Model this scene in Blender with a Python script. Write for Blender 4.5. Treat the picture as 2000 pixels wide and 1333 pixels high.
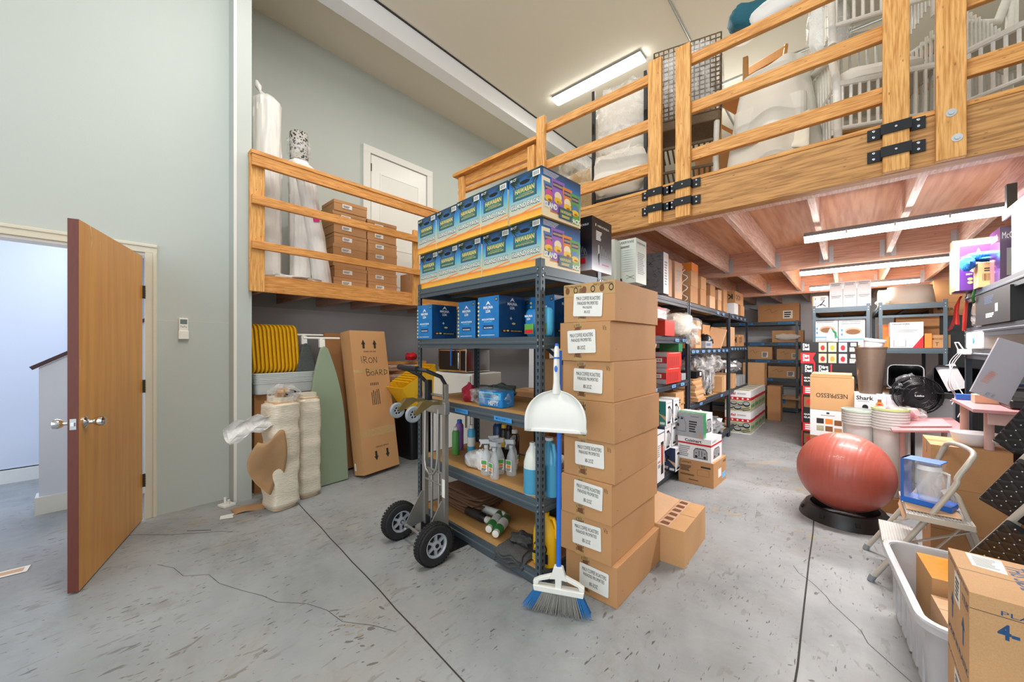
import bpy, bmesh, math, random
from mathutils import Vector, Matrix, noise
PI = math.pi
S = bpy.context.scene
COL = S.collection
for o in list(bpy.data.objects): bpy.data.objects.remove(o)

# ---------------------------------------------------------------- camera
HEAD = math.atan(655/740)                     # camera turned this far to the left of +Y
cam = bpy.data.cameras.new('camera'); camo = bpy.data.objects.new('camera', cam); COL.objects.link(camo)
camo.location = (0, 0, 1.355); camo.rotation_euler = (PI/2, 0, HEAD)
cam.sensor_width = 36; cam.lens = 36*740/2000; cam.shift_y = 0.00475; cam.clip_start = 0.05
S.camera = camo
# ---------------------------------------------------------------- light and exposure
S.view_settings.view_transform = 'Standard'; S.view_settings.look = 'None'
S.view_settings.gamma = 1; S.view_settings.use_curve_mapping = False
S.view_settings.exposure = 0.1
W = bpy.data.worlds.new('daylight'); S.world = W; W.use_nodes = True
bg = W.node_tree.nodes['Background']; bg.inputs[0].default_value = (0.86, 0.93, 1, 1); bg.inputs[1].default_value = 0.9
def area(name, loc, rot, sx, sy, power, col=(1, 1, 1), spread=PI):
    l = bpy.data.lights.new(name, 'AREA'); l.shape = 'RECTANGLE'; l.size = sx; l.size_y = sy
    l.energy = power; l.color = col; l.spread = spread
    o = bpy.data.objects.new(name, l); o.location = loc; o.rotation_euler = rot; COL.objects.link(o); return o
area('rollup_door_daylight', (0.3, -2.7, 2.2), (PI/2, 0, 0), 4.6, 3.6, 75, (0.93, 0.97, 1))
area('corridor_daylight', (-5.4, -2.0, 1.6), (PI/2, 0, 0), 1.0, 2.4, 24, (0.78, 0.86, 1))
area('corridor_top_fill', (-5.3, 0.3, 2.75), (0, 0, 0), 0.8, 1.2, 24, (0.85, 0.9, 1))  # unseen overhead light added to brighten the corridor
area('warehouse_lamp_light', (-2.1, 4.78, 4.98), (0, 0, 0), 2.4, 0.2, 60, (1, 0.96, 0.88))
area('front_fill_light', (-1.2, 0.6, 5.0), (0, 0, 0), 2.4, 0.2, 50, (1, 0.97, 0.92))  # unseen fill light added above the front, no fixture there
for nm_, lc, pw in (('front_ceiling_fill', (-1.0, 0.4, 4.3), 60), ('rear_ceiling_fill', (-1.4, 6.4, 4.3), 40), ('side_ceiling_fill', (1.4, 4.4, 4.4), 24)):  # unseen point lights added to brighten the ceiling
    l_ = bpy.data.lights.new(nm_, 'POINT'); l_.energy = pw; l_.shadow_soft_size = .35; l_.color = (1, .97, .92); o_ = bpy.data.objects.new(nm_, l_); o_.location = lc; COL.objects.link(o_)
area('left_fill_light', (-3.0, 1.9, 4.8), (0, 0, 0), 0.2, 2.4, 26, (1, 0.97, 0.92))  # unseen overhead fill added on the left, without a fixture

# ---------------------------------------------------------------- materials
MT = {}
def _new(name):
    m = bpy.data.materials.new(name); m.use_nodes = True; nt = m.node_tree
    return m, nt, nt.nodes['Principled BSDF']
def srgb(h):
    if isinstance(h, tuple): return h if len(h) == 4 else (*h, 1)
    c = [int(h[i:i+2], 16)/255 for i in (0, 2, 4)]
    return tuple(x/12.92 if x <= .04045 else ((x+.055)/1.055)**2.4 for x in c) + (1,)
def mat(name, h, rough=.6, metal=0, var=.06, scale=30, bump=0, alpha=1, trans=0, emit=0, coat=0, stretch=None):
    """plain procedural material: a colour with fine noise variation"""
    if name in MT: return MT[name]
    m, nt, b = _new(name); N = nt.nodes; L = nt.links; c = srgb(h)
    b.inputs['Roughness'].default_value = rough; b.inputs['Metallic'].default_value = metal
    if trans: b.inputs['Transmission Weight'].default_value = trans; b.inputs['IOR'].default_value = 1.25
    if coat: b.inputs['Coat Weight'].default_value = coat
    if alpha < 1: b.inputs['Alpha'].default_value = alpha
    tc = N.new('ShaderNodeTexCoord'); nz = N.new('ShaderNodeTexNoise'); nz.inputs['Scale'].default_value = scale
    nz.inputs['Detail'].default_value = 4
    src = tc.outputs['Object']
    if stretch:
        mp = N.new('ShaderNodeMapping'); mp.inputs['Scale'].default_value = stretch; L.new(src, mp.inputs[0]); src = mp.outputs[0]
    L.new(src, nz.inputs['Vector'])
    mx = N.new('ShaderNodeMix'); mx.data_type = 'RGBA'
    mx.inputs[6].default_value = tuple(x*(1-var*1.6) for x in c[:3])+(1,); mx.inputs[7].default_value = tuple(min(1, x*(1+var*1.6)) for x in c[:3])+(1,)
    L.new(nz.outputs['Fac'], mx.inputs[0]); L.new(mx.outputs[2], b.inputs['Base Color'])
    if bump:
        bp = N.new('ShaderNodeBump'); bp.inputs['Strength'].default_value = bump; bp.inputs['Distance'].default_value = .01
        L.new(nz.outputs['Fac'], bp.inputs['Height']); L.new(bp.outputs[0], b.inputs['Normal'])
    if emit:
        b.inputs['Emission Color'].default_value = c; b.inputs['Emission Strength'].default_value = emit
    MT[name] = m; return m
def wood(name, h1, h2, axis=0, scale=1.0, rough=.6, knots=True):
    """sawn timber: grain running along the given object axis, with knots"""
    m, nt, b = _new(name); N = nt.nodes; L = nt.links; b.inputs['Roughness'].default_value = rough
    tc = N.new('ShaderNodeTexCoord'); mp = N.new('ShaderNodeMapping'); s = [14*scale]*3; s[axis] = .9*scale
    oi = N.new('ShaderNodeObjectInfo'); ad = N.new('ShaderNodeVectorMath'); ad.operation = 'ADD'
    sc = N.new('ShaderNodeVectorMath'); sc.operation = 'SCALE'; sc.inputs['Scale'].default_value = 13
    L.new(oi.outputs['Random'], sc.inputs[0]); L.new(tc.outputs['Object'], ad.inputs[0]); L.new(sc.outputs[0], ad.inputs[1])
    mp.inputs['Scale'].default_value = s; L.new(ad.outputs[0], mp.inputs[0])
    n1 = N.new('ShaderNodeTexNoise'); n1.inputs['Scale'].default_value = 1.6; n1.inputs['Detail'].default_value = 3; n1.inputs['Distortion'].default_value = 1.2
    L.new(mp.outputs[0], n1.inputs['Vector'])
    wv = N.new('ShaderNodeMath'); wv.operation = 'MULTIPLY'; wv.inputs[1].default_value = 26; L.new(n1.outputs['Fac'], wv.inputs[0])
    sn = N.new('ShaderNodeMath'); sn.operation = 'SINE'; L.new(wv.outputs[0], sn.inputs[0])
    n2 = N.new('ShaderNodeTexNoise'); n2.inputs['Scale'].default_value = 9; L.new(mp.outputs[0], n2.inputs['Vector'])
    m1 = N.new('ShaderNodeMath'); m1.operation = 'MULTIPLY_ADD'; m1.inputs[1].default_value = .07; L.new(sn.outputs[0], m1.inputs[0]); L.new(n2.outputs['Fac'], m1.inputs[2])
    rp = N.new('ShaderNodeValToRGB'); rp.color_ramp.elements[0].color = srgb(h1); rp.color_ramp.elements[1].color = srgb(h2)
    rp.color_ramp.elements[0].position = .3; rp.color_ramp.elements[1].position = .66; L.new(m1.outputs[0], rp.inputs[0])
    out = rp.outputs[0]
    if knots:
        vo = N.new('ShaderNodeTexVoronoi'); mp2 = N.new('ShaderNodeMapping'); s2 = [5.5]*3; s2[axis] = 2.2; mp2.inputs['Scale'].default_value = s2
        L.new(ad.outputs[0], mp2.inputs[0]); L.new(mp2.outputs[0], vo.inputs['Vector'])
        kr = N.new('ShaderNodeValToRGB'); kr.color_ramp.elements[0].position = .04; kr.color_ramp.elements[1].position = .12
        kr.color_ramp.elements[0].color = (1, 1, 1, 1); kr.color_ramp.elements[1].color = (0, 0, 0, 1); L.new(vo.outputs['Distance'], kr.inputs[0])
        mk = N.new('ShaderNodeMix'); mk.data_type = 'RGBA'; mk.inputs[7].default_value = tuple(x*.35 for x in srgb(h1)[:3])+(1,)
        ml = N.new('ShaderNodeMath'); ml.operation = 'MULTIPLY'; ml.inputs[1].default_value = .75; L.new(kr.outputs[0], ml.inputs[0])
        L.new(ml.outputs[0], mk.inputs[0]); L.new(out, mk.inputs[6]); out = mk.outputs[2]
    L.new(out, b.inputs['Base Color'])
    bp = N.new('ShaderNodeBump'); bp.inputs['Strength'].default_value = .08; bp.inputs['Distance'].default_value = .002
    L.new(m1.outputs[0], bp.inputs['Height']); L.new(bp.outputs[0], b.inputs['Normal'])
    MT[name] = m; return m
def plastic_wrap(name, h='ffffff', density=.35, rough=.12, bumps=.6, scale=14):
    """clear crinkled film: mostly see-through with glossy folds"""
    if name in MT: return MT[name]
    m, nt, b = _new(name); N = nt.nodes; L = nt.links
    b.inputs['Base Color'].default_value = srgb(h); b.inputs['Roughness'].default_value = rough
    tc = N.new('ShaderNodeTexCoord'); nz = N.new('ShaderNodeTexNoise'); nz.inputs['Scale'].default_value = scale; nz.inputs['Detail'].default_value = 5
    nz.inputs['Distortion'].default_value = 1.5; L.new(tc.outputs['Object'], nz.inputs['Vector'])
    bp = N.new('ShaderNodeBump'); bp.inputs['Strength'].default_value = bumps; bp.inputs['Distance'].default_value = .03
    L.new(nz.outputs['Fac'], bp.inputs['Height']); L.new(bp.outputs[0], b.inputs['Normal'])
    rp = N.new('ShaderNodeMapRange'); rp.inputs[1].default_value = .35; rp.inputs[2].default_value = .7
    rp.inputs[3].default_value = max(0, density-.2); rp.inputs[4].default_value = min(1, density+.3)
    L.new(nz.outputs['Fac'], rp.inputs[0]); L.new(rp.outputs[0], b.inputs['Alpha'])
    MT[name] = m; return m
def wallpaint(name, h, rough=.55, blotch=.05):
    m, nt, b = _new(name); N = nt.nodes; L = nt.links; c = srgb(h); b.inputs['Roughness'].default_value = rough
    tc = N.new('ShaderNodeTexCoord'); a = N.new('ShaderNodeTexNoise'); a.inputs['Scale'].default_value = .8; a.inputs['Detail'].default_value = 5
    f = N.new('ShaderNodeTexNoise'); f.inputs['Scale'].default_value = 120; L.new(tc.outputs['Object'], a.inputs['Vector']); L.new(tc.outputs['Object'], f.inputs['Vector'])
    mx = N.new('ShaderNodeMix'); mx.data_type = 'RGBA'; mx.inputs[6].default_value = tuple(x*(1-blotch) for x in c[:3])+(1,); mx.inputs[7].default_value = tuple(min(1, x*(1+blotch)) for x in c[:3])+(1,)
    L.new(a.outputs['Fac'], mx.inputs[0]); L.new(mx.outputs[2], b.inputs['Base Color'])
    bp = N.new('ShaderNodeBump'); bp.inputs['Strength'].default_value = .12; bp.inputs['Distance'].default_value = .003
    L.new(f.outputs['Fac'], bp.inputs['Height']); L.new(bp.outputs[0], b.inputs['Normal']); MT[name] = m; return m
def concrete():
    m, nt, b = _new('painted_concrete'); N = nt.nodes; L = nt.links
    tc = N.new('ShaderNodeTexCoord'); P = tc.outputs['Object']
    def nz(scale, detail=4, rough=.5, dist=0, stretch=None):
        n = N.new('ShaderNodeTexNoise'); n.inputs['Scale'].default_value = scale; n.inputs['Detail'].default_value = detail
        n.inputs['Roughness'].default_value = rough; n.inputs['Distortion'].default_value = dist
        if stretch:
            mp = N.new('ShaderNodeMapping'); mp.inputs['Scale'].default_value = stretch[:3]; mp.inputs['Rotation'].default_value = (0, 0, stretch[3]); L.new(P, mp.inputs[0]); L.new(mp.outputs[0], n.inputs['Vector'])
        else: L.new(P, n.inputs['Vector'])
        return n.outputs['Fac']
    def ramp(s, p0, p1, v0=0, v1=1):
        r = N.new('ShaderNodeMapRange'); r.inputs[1].default_value = p0; r.inputs[2].default_value = p1; r.inputs[3].default_value = v0; r.inputs[4].default_value = v1; L.new(s, r.inputs[0]); return r.outputs[0]
    def mix(fac, a, c):
        x = N.new('ShaderNodeMix'); x.data_type = 'RGBA'
        (L.new(fac, x.inputs[0]) if not isinstance(fac, float) else setattr(x.inputs[0], 'default_value', fac))
        for s, v in ((x.inputs[6], a), (x.inputs[7], c)):
            if isinstance(v, tuple): s.default_value = v
            else: L.new(v, s)
        return x.outputs[2]
    def mul(a, c):
        x = N.new('ShaderNodeMath'); x.operation = 'MULTIPLY'
        for s, v in ((x.inputs[0], a), (x.inputs[1], c)):
            if isinstance(v, float): s.default_value = v
            else: L.new(v, s)
        return x.outputs[0]
    col = mix(ramp(nz(.9, 6, .6), .35, .65), srgb('7f8385'), srgb('a3a6a9'))
    col = mix(mul(ramp(nz(7, 6, .7), .4, .7), .7), col, srgb('9b9e9f'))
    dirt = ramp(nz(2.2, 8, .72, .8), .53, .68); col = mix(mul(dirt, .55), col, srgb('87857f'))
    region = ramp(nz(1.1, 3), .42, .62)
    flakes = mul(ramp(nz(26, 3, .55, .6, (1, .32, 1, .35)), .61, .64), region)       # dark chipped paint specks, smeared one way
    col = mix(mul(flakes, .75), col, srgb('6a665e'))
    fl2 = mul(ramp(nz(60, 2, .5, .4, (1, .25, 1, -.4)), .66, .69), ramp(nz(2.3, 2), .42, .55))
    col = mix(mul(fl2, .9), col, srgb('4c4843'))
    scr = ramp(nz(5, 8, .75, 2.5, (1.8, .2, 1, .55)), .498, .503); sc2 = ramp(nz(5, 8, .75, 2.5, (1.8, .2, 1, .55)), .508, .503)
    line = mul(mul(scr, sc2), ramp(nz(1.7, 2), .5, .65)); col = mix(mul(line, .55), col, srgb('75716a'))
    worn = ramp(nz(.55, 5, .6), .56, .72); col = mix(mul(worn, .5), col, srgb('b3a797'))
    pale = ramp(nz(14, 5, .7), .68, .74); col = mix(mul(pale, .6), col, srgb('c2c4c3'))
    L.new(col, b.inputs['Base Color'])
    L.new(ramp(nz(3, 4), .3, .7, .42, .62), b.inputs['Roughness'])
    bp = N.new('ShaderNodeBump'); bp.inputs['Strength'].default_value = .3; bp.inputs['Distance'].default_value = .004
    L.new(nz(18, 8, .7), bp.inputs['Height']); L.new(bp.outputs[0], b.inputs['Normal'])
    MT['painted_concrete'] = m; return m
def cardboard(name, h='b58758', var=.07):
    m, nt, b = _new(name); N = nt.nodes; L = nt.links; c = srgb(h); b.inputs['Roughness'].default_value = .75
    tc = N.new('ShaderNodeTexCoord'); oi = N.new('ShaderNodeObjectInfo')
    a = N.new('ShaderNodeTexNoise'); a.inputs['Scale'].default_value = 3; a.inputs['Detail'].default_value = 6
    f = N.new('ShaderNodeTexNoise'); f.inputs['Scale'].default_value = 260; f.inputs['Detail'].default_value = 1
    L.new(tc.outputs['Object'], a.inputs['Vector']); L.new(tc.outputs['Object'], f.inputs['Vector'])
    m1 = N.new('ShaderNodeMath'); m1.operation = 'MULTIPLY_ADD'; m1.inputs[1].default_value = .5; L.new(f.outputs['Fac'], m1.inputs[0]); L.new(a.outputs['Fac'], m1.inputs[2])
    m2 = N.new('ShaderNodeMath'); m2.operation = 'MULTIPLY_ADD'; m2.inputs[1].default_value = .35; L.new(oi.outputs['Random'], m2.inputs[0]); L.new(m1.outputs[0], m2.inputs[2])
    rp = N.new('ShaderNodeValToRGB'); rp.color_ramp.elements[0].position = .5; rp.color_ramp.elements[1].position = 1.2 if False else 1
    rp.color_ramp.elements[0].color = tuple(x*(1-var*2) for x in c[:3])+(1,); rp.color_ramp.elements[1].color = tuple(min(1, x*(1+var*2)) for x in c[:3])+(1,)
    L.new(m2.outputs[0], rp.inputs[0]); L.new(rp.outputs[0], b.inputs['Base Color'])
    MT[name] = m; return m
def ramp_print(name, stops, axis=2, rough=.35, noise_amt=.12, scale=9):
    """printed artwork whose inks change along one axis of the pack"""
    m, nt, b = _new(name); N = nt.nodes; L = nt.links; b.inputs['Roughness'].default_value = rough
    tc = N.new('ShaderNodeTexCoord'); sp = N.new('ShaderNodeSeparateXYZ'); L.new(tc.outputs['Generated'], sp.inputs[0])
    nz = N.new('ShaderNodeTexNoise'); nz.inputs['Scale'].default_value = scale; nz.inputs['Detail'].default_value = 5; L.new(tc.outputs['Object'], nz.inputs['Vector'])
    ma = N.new('ShaderNodeMath'); ma.operation = 'MULTIPLY_ADD'; ma.inputs[1].default_value = noise_amt; L.new(nz.outputs['Fac'], ma.inputs[0]); L.new(sp.outputs[axis], ma.inputs[2])
    su = N.new('ShaderNodeMath'); su.operation = 'SUBTRACT'; su.inputs[1].default_value = noise_amt/2; L.new(ma.outputs[0], su.inputs[0])
    rp = N.new('ShaderNodeValToRGB'); e = rp.color_ramp.elements
    while len(e) < len(stops): e.new(.5)
    for i, (p, h) in enumerate(stops): e[i].position = p; e[i].color = srgb(h)
    L.new(su.outputs[0], rp.inputs[0]); L.new(rp.outputs[0], b.inputs['Base Color']); MT[name] = m; return m
M = lambda n: MT[n]
mat('white_print', 'f2f2ee', .5, var=.01); mat('black_print', '17171a', .5, var=.05); mat('label_paper', 'eeece4', .6, var=.015)
mat('ink', '2c2a28', .6, var=.05); mat('blue_ink', '1d4a78', .6, var=.15); mat('red_print', 'c81e28', .45, var=.04); mat('grey_print', '9a9c9e', .5)
mat('tape', 'c09a66', .25, var=.08, scale=60, coat=.3); mat('printed_tape', 'bf9860', .3, var=.06, coat=.3)
mat('blue_tape', '3f95d8', .6, var=.04); mat('paleblue_tape', '7fb4e6', .6, var=.04)
cardboard('cardboard', 'b98a5c'); cardboard('cardboard_tan', 'c69a6b'); cardboard('cardboard_dark', 'a87648'); cardboard('cardboard_pale', 'd0a983'); cardboard('cardboard_pink', 'cfa98a')
mat('rack_steel', '56636b', .42, .35, var=.05); mat('rack_dark', '3f4650', .45, .3, var=.05); mat('hole_black', '0c0d0f', .8); mat('zinc', 'b9bcbd', .35, .85, var=.08)
mat('black_metal', '1b1d20', .4, .4); mat('chrome', 'd5d6d8', .12, 1, var=.02); mat('aluminium', 'b5b5b0', .32, .75, var=.08, scale=40, stretch=(4, 4, .3)); mat('rubber', '1c1c1d', .75, bump=.2, scale=80)
mat('black_plastic', '1a1b1e', .35, var=.05); mat('white_plastic', 'eeede6', .35, var=.01); mat('beige_enamel', 'cfc8bb', .35, var=.05)
mat('blue_plastic', '1f6bd0', .35, var=.04); mat('grey_plastic', '8e9499', .4); mat('particle_board', 'b98d55', .7, var=.16, scale=160)
mat('tube_glow', (1, .97, .95, 1), .4, emit=42, var=0); mat('tube_soft', (1, .98, .93, 1), .4, emit=13, var=0); mat('pvc_clear', 'dfe8ea', .15, alpha=.35, var=.02)
plastic_wrap('wrap', 'f6f6f4', .22, .12, .5, 7); plastic_wrap('wrap_dense', 'f4f3f0', .72, .25, .6, 9); plastic_wrap('wrap_thin', 'ffffff', .14, .1, .5, 6)
mat('bubble_wrap', 'ddd3bf', .3, var=.12, scale=26, bump=.5, coat=.3, stretch=(1, 1, 5))
wood('douglas', 'b97a36', 'e2a55c', 0); wood('douglas_z', 'be8038', 'e6ae66', 2); wood('douglas_y', 'b97a36', 'e09f58', 1)
wood('beam_wood', '9c6c38', 'cb9657', 0, .8); wood('joist_wood', 'cfa590', 'ecd0c0', 1, .8); wood('cross_wood', 'bd8e78', 'd8ae98', 0, .6); wood('ply', 'b98062', 'd09c7c', 0, .22, knots=False)
wood('rust_ply', 'c08a68', 'd8a884', 1, .2, knots=False)

# ---------------------------------------------------------------- mesh building helpers
_glyph = {}
def glyphs(s, bold=0.0):
    k = (s, bold)
    if k not in _glyph:
        cu = bpy.data.curves.new('lettering', 'FONT'); cu.body = s; cu.resolution_u = 2; cu.offset = bold; cu.size = 1
        ob = bpy.data.objects.new('lettering', cu); COL.objects.link(ob); bpy.context.view_layer.update()
        me = bpy.data.meshes.new_from_object(ob.evaluated_get(bpy.context.evaluated_depsgraph_get()))
        vs = [(v.co.x, v.co.y) for v in me.vertices]; fs = [tuple(p.vertices) for p in me.polygons]
        bpy.data.objects.remove(ob); bpy.data.curves.remove(cu); bpy.data.meshes.remove(me)
        x0 = min(v[0] for v in vs); x1 = max(v[0] for v in vs); y0 = min(v[1] for v in vs); y1 = max(v[1] for v in vs)
        _glyph[k] = ([((x-x0)/(x1-x0), (y-y0)/max(1e-6, y1-y0)) for x, y in vs], fs)
    return _glyph[k]
class MB:
    def __init__(s): s.v = []; s.f = []; s.m = []; s.mats = []; s.T = Matrix()
    def mi(s, m):
        m = MT[m] if isinstance(m, str) else m
        if m not in s.mats: s.mats.append(m)
        return s.mats.index(m)
    def add(s, vs, fs, m):
        b = len(s.v); s.v += [tuple(s.T @ Vector(v)) for v in vs]; k = s.mi(m)
        for f in fs: s.f.append(tuple(b+i for i in f)); s.m.append(k)
        return s
    def box(s, x0, x1, y0, y1, z0, z1, m):
        return s.add([(x, y, z) for z in (z0, z1) for y in (y0, y1) for x in (x0, x1)],
              [(0, 2, 3, 1), (4, 5, 7, 6), (0, 1, 5, 4), (2, 6, 7, 3), (0, 4, 6, 2), (1, 3, 7, 5)], m)
    def cbox(s, c, sz, m, rot=(0, 0, 0)):
        T = s.T; s.T = T @ Matrix.Translation(c) @ Matrix.Rotation(rot[2], 4, 'Z') @ Matrix.Rotation(rot[1], 4, 'Y') @ Matrix.Rotation(rot[0], 4, 'X')
        s.box(-sz[0]/2, sz[0]/2, -sz[1]/2, sz[1]/2, -sz[2]/2, sz[2]/2, m); s.T = T; return s
    def bar(s, p, q, w, h, m, up=(0, 0, 1)):
        p = Vector(p); q = Vector(q); d = (q-p).normalized(); u = Vector(up)
        if abs(d.dot(u)) > .98: u = Vector((1, 0, 0))
        r = d.cross(u).normalized(); u = r.cross(d)
        vs = [e + r*a*w/2 + u*b*h/2 for e in (p, q) for b in (-1, 1) for a in (-1, 1)]
        return s.add(vs, [(0, 2, 3, 1), (4, 5, 7, 6), (0, 1, 5, 4), (2, 6, 7, 3), (0, 4, 6, 2), (1, 3, 7, 5)], m)
    def tube(s, pts, r, m, seg=10, caps=True, flat=1.0):
        pts = [Vector(p) for p in pts]; n = len(pts); vs = []; fs = []; rr = r if isinstance(r, (list, tuple)) else [r]*n
        a = None
        for i, p in enumerate(pts):
            d = ((pts[min(i+1, n-1)]-pts[max(i-1, 0)]).normalized())
            if a is None: a = d.orthogonal().normalized()
            else:
                a = a - d*a.dot(d); a = a.normalized() if a.length > 1e-6 else d.orthogonal().normalized()
            b = d.cross(a)
            for k in range(seg):
                t = 2*PI*k/seg; vs.append(p + (a*math.cos(t) + b*math.sin(t)*flat)*rr[i])
        for i in range(n-1):
            for k in range(seg): fs.append((i*seg+k, i*seg+(k+1) % seg, (i+1)*seg+(k+1) % seg, (i+1)*seg+k))
        if caps: fs.append(tuple(range(seg-1, -1, -1))); fs.append(tuple((n-1)*seg+k for k in range(seg)))
        return s.add(vs, fs, m)
    def cyl(s, p, q, r, m, seg=20, r2=None): return s.tube([p, q], [r, r if r2 is None else r2], m, seg)
    def lathe(s, prof, m, seg=28, c=(0, 0, 0), sx=1, sy=1):
        vs = []; fs = []; n = len(prof)
        for r, z in prof:
            for k in range(seg):
                t = 2*PI*k/seg; vs.append((c[0]+r*sx*math.cos(t), c[1]+r*sy*math.sin(t), c[2]+z))
        for i in range(n-1):
            for k in range(seg): fs.append((i*seg+k, i*seg+(k+1) % seg, (i+1)*seg+(k+1) % seg, (i+1)*seg+k))
        if prof[0][0] > 1e-4: fs.append(tuple(range(seg-1, -1, -1)))
        if prof[-1][0] > 1e-4 and prof[-1] != prof[0]: fs.append(tuple((n-1)*seg+k for k in range(seg)))
        return s.add(vs, fs, m)
    def shell(s, prof, m, seg=28, c=(0, 0, 0), sx=1, sy=1):       # open at both ends (no caps)
        vs = []; fs = []; n = len(prof)
        for r, z in prof:
            for k in range(seg):
                t = 2*PI*k/seg; vs.append((c[0]+r*sx*math.cos(t), c[1]+r*sy*math.sin(t), c[2]+z))
        for i in range(n-1):
            for k in range(seg): fs.append((i*seg+k, i*seg+(k+1) % seg, (i+1)*seg+(k+1) % seg, (i+1)*seg+k))
        return s.add(vs, fs, m)
    def rprism(s, x0, x1, y0, y1, z0, z1, r, m, seg=4, grow=0):     # upright block with rounded corners, optional taper
        def ring(z, g):
            o = []
            for cx, cy, a0 in ((x1-r, y1-r, 0), (x0+r, y1-r, PI/2), (x0+r, y0+r, PI), (x1-r, y0+r, 3*PI/2)):
                for k in range(seg+1):
                    a = a0+PI/2*k/seg; px, py = cx+r*math.cos(a), cy+r*math.sin(a)
                    mx, my = (x0+x1)/2, (y0+y1)/2; o.append((mx+(px-mx)*(1+g), my+(py-my)*(1+g), z))
            return o
        a = ring(z0, 0); b = ring(z1, grow); n = len(a)
        return s.add(a+b, [tuple(range(n-1, -1, -1)), tuple(range(n, 2*n))]+[(i, (i+1) % n, n+(i+1) % n, n+i) for i in range(n)], m)
    def tub(s, x0, x1, y0, y1, z0, z1, r, t, m, grow=0, seg=4):      # open rounded container with wall thickness
        def ring(z, g, ins):
            o = []
            for cx, cy, a0 in ((x1-r, y1-r, 0), (x0+r, y1-r, PI/2), (x0+r, y0+r, PI), (x1-r, y0+r, 3*PI/2)):
                for k in range(seg+1):
                    a = a0+PI/2*k/seg; px, py = cx+(r-ins)*math.cos(a), cy+(r-ins)*math.sin(a)
                    mx, my = (x0+x1)/2, (y0+y1)/2; o.append((mx+(px-mx)*(1+g), my+(py-my)*(1+g), z))
            return o
        R = [ring(z0, 0, 0), ring(z1, grow, 0), ring(z1, grow, t), ring(z0+t, 0, t)]; n = len(R[0]); fs = [tuple(range(n-1, -1, -1)), tuple(range(3*n, 4*n))]
        for j in range(3): fs += [(j*n+i, j*n+(i+1) % n, (j+1)*n+(i+1) % n, (j+1)*n+i) for i in range(n)]
        return s.add(sum(R, []), fs, m)
    def grid(s, fn, nu, nv, m, thick=0):
        vs = [fn(i/nu, j/nv) for j in range(nv+1) for i in range(nu+1)]; w = nu+1
        return s.add(vs, [(j*w+i, j*w+i+1, (j+1)*w+i+1, (j+1)*w+i) for j in range(nv) for i in range(nu)], m)
    def blob(s, c, sz, m, amp=.15, fq=3.0, seed=0, nu=20, nv=12, floor=None, sq=1.0):
        """crumpled closed lump (bags, cloth, crumpled film)"""
        vs = []
        for j in range(nv+1):
            for i in range(nu):
                t = 2*PI*i/nu; p = PI*j/nv
                def q(x): return math.copysign(abs(x)**sq, x)
                d = Vector((q(math.sin(p))*q(math.cos(t)), q(math.sin(p))*q(math.sin(t)), q(math.cos(p))))
                k = 1 + amp*2*noise.noise(d*fq + Vector((seed*7.3, seed, 0))) + amp*noise.noise(d*fq*2.7 + Vector((seed*3.1, 0, 5)))
                x, y, z = c[0]+d.x*sz[0]*k, c[1]+d.y*sz[1]*k, c[2]+d.z*sz[2]*k
                if floor is not None: z = max(z, floor)
                vs.append((x, y, z))
        return s.add(vs, [(j*nu+i, (j+1)*nu+i, (j+1)*nu+(i+1) % nu, j*nu+(i+1) % nu) for j in range(nv) for i in range(nu)], m)
    def build(s, name, parent=None, bevel=0, smooth=False, loc=None, rz=0, sub=0, solid=0, rot=None):
        me = bpy.data.meshes.new(name); me.from_pydata([tuple(v) for v in s.v], [], s.f)
        for m in s.mats: me.materials.append(m)
        me.polygons.foreach_set('material_index', s.m)
        me.update()
        if smooth is not False:
            me.polygons.foreach_set('use_smooth', [True]*len(me.polygons))
            me.set_sharp_from_angle(angle=math.radians(smooth if smooth is not True else 40))
        o = bpy.data.objects.new(name, me); COL.objects.link(o)
        if parent is not None: o.parent = parent
        if loc is not None: o.location = loc
        o.rotation_euler = rot if rot else (0, 0, rz)
        if solid: md = o.modifiers.new('thickness', 'SOLIDIFY'); md.thickness = solid; md.offset = 0
        if bevel: md = o.modifiers.new('edges', 'BEVEL'); md.width = bevel; md.segments = 2; md.limit_method = 'ANGLE'; md.angle_limit = 1
        if sub: md = o.modifiers.new('smooth', 'SUBSURF'); md.levels = sub; md.render_levels = sub
        return o
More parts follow.
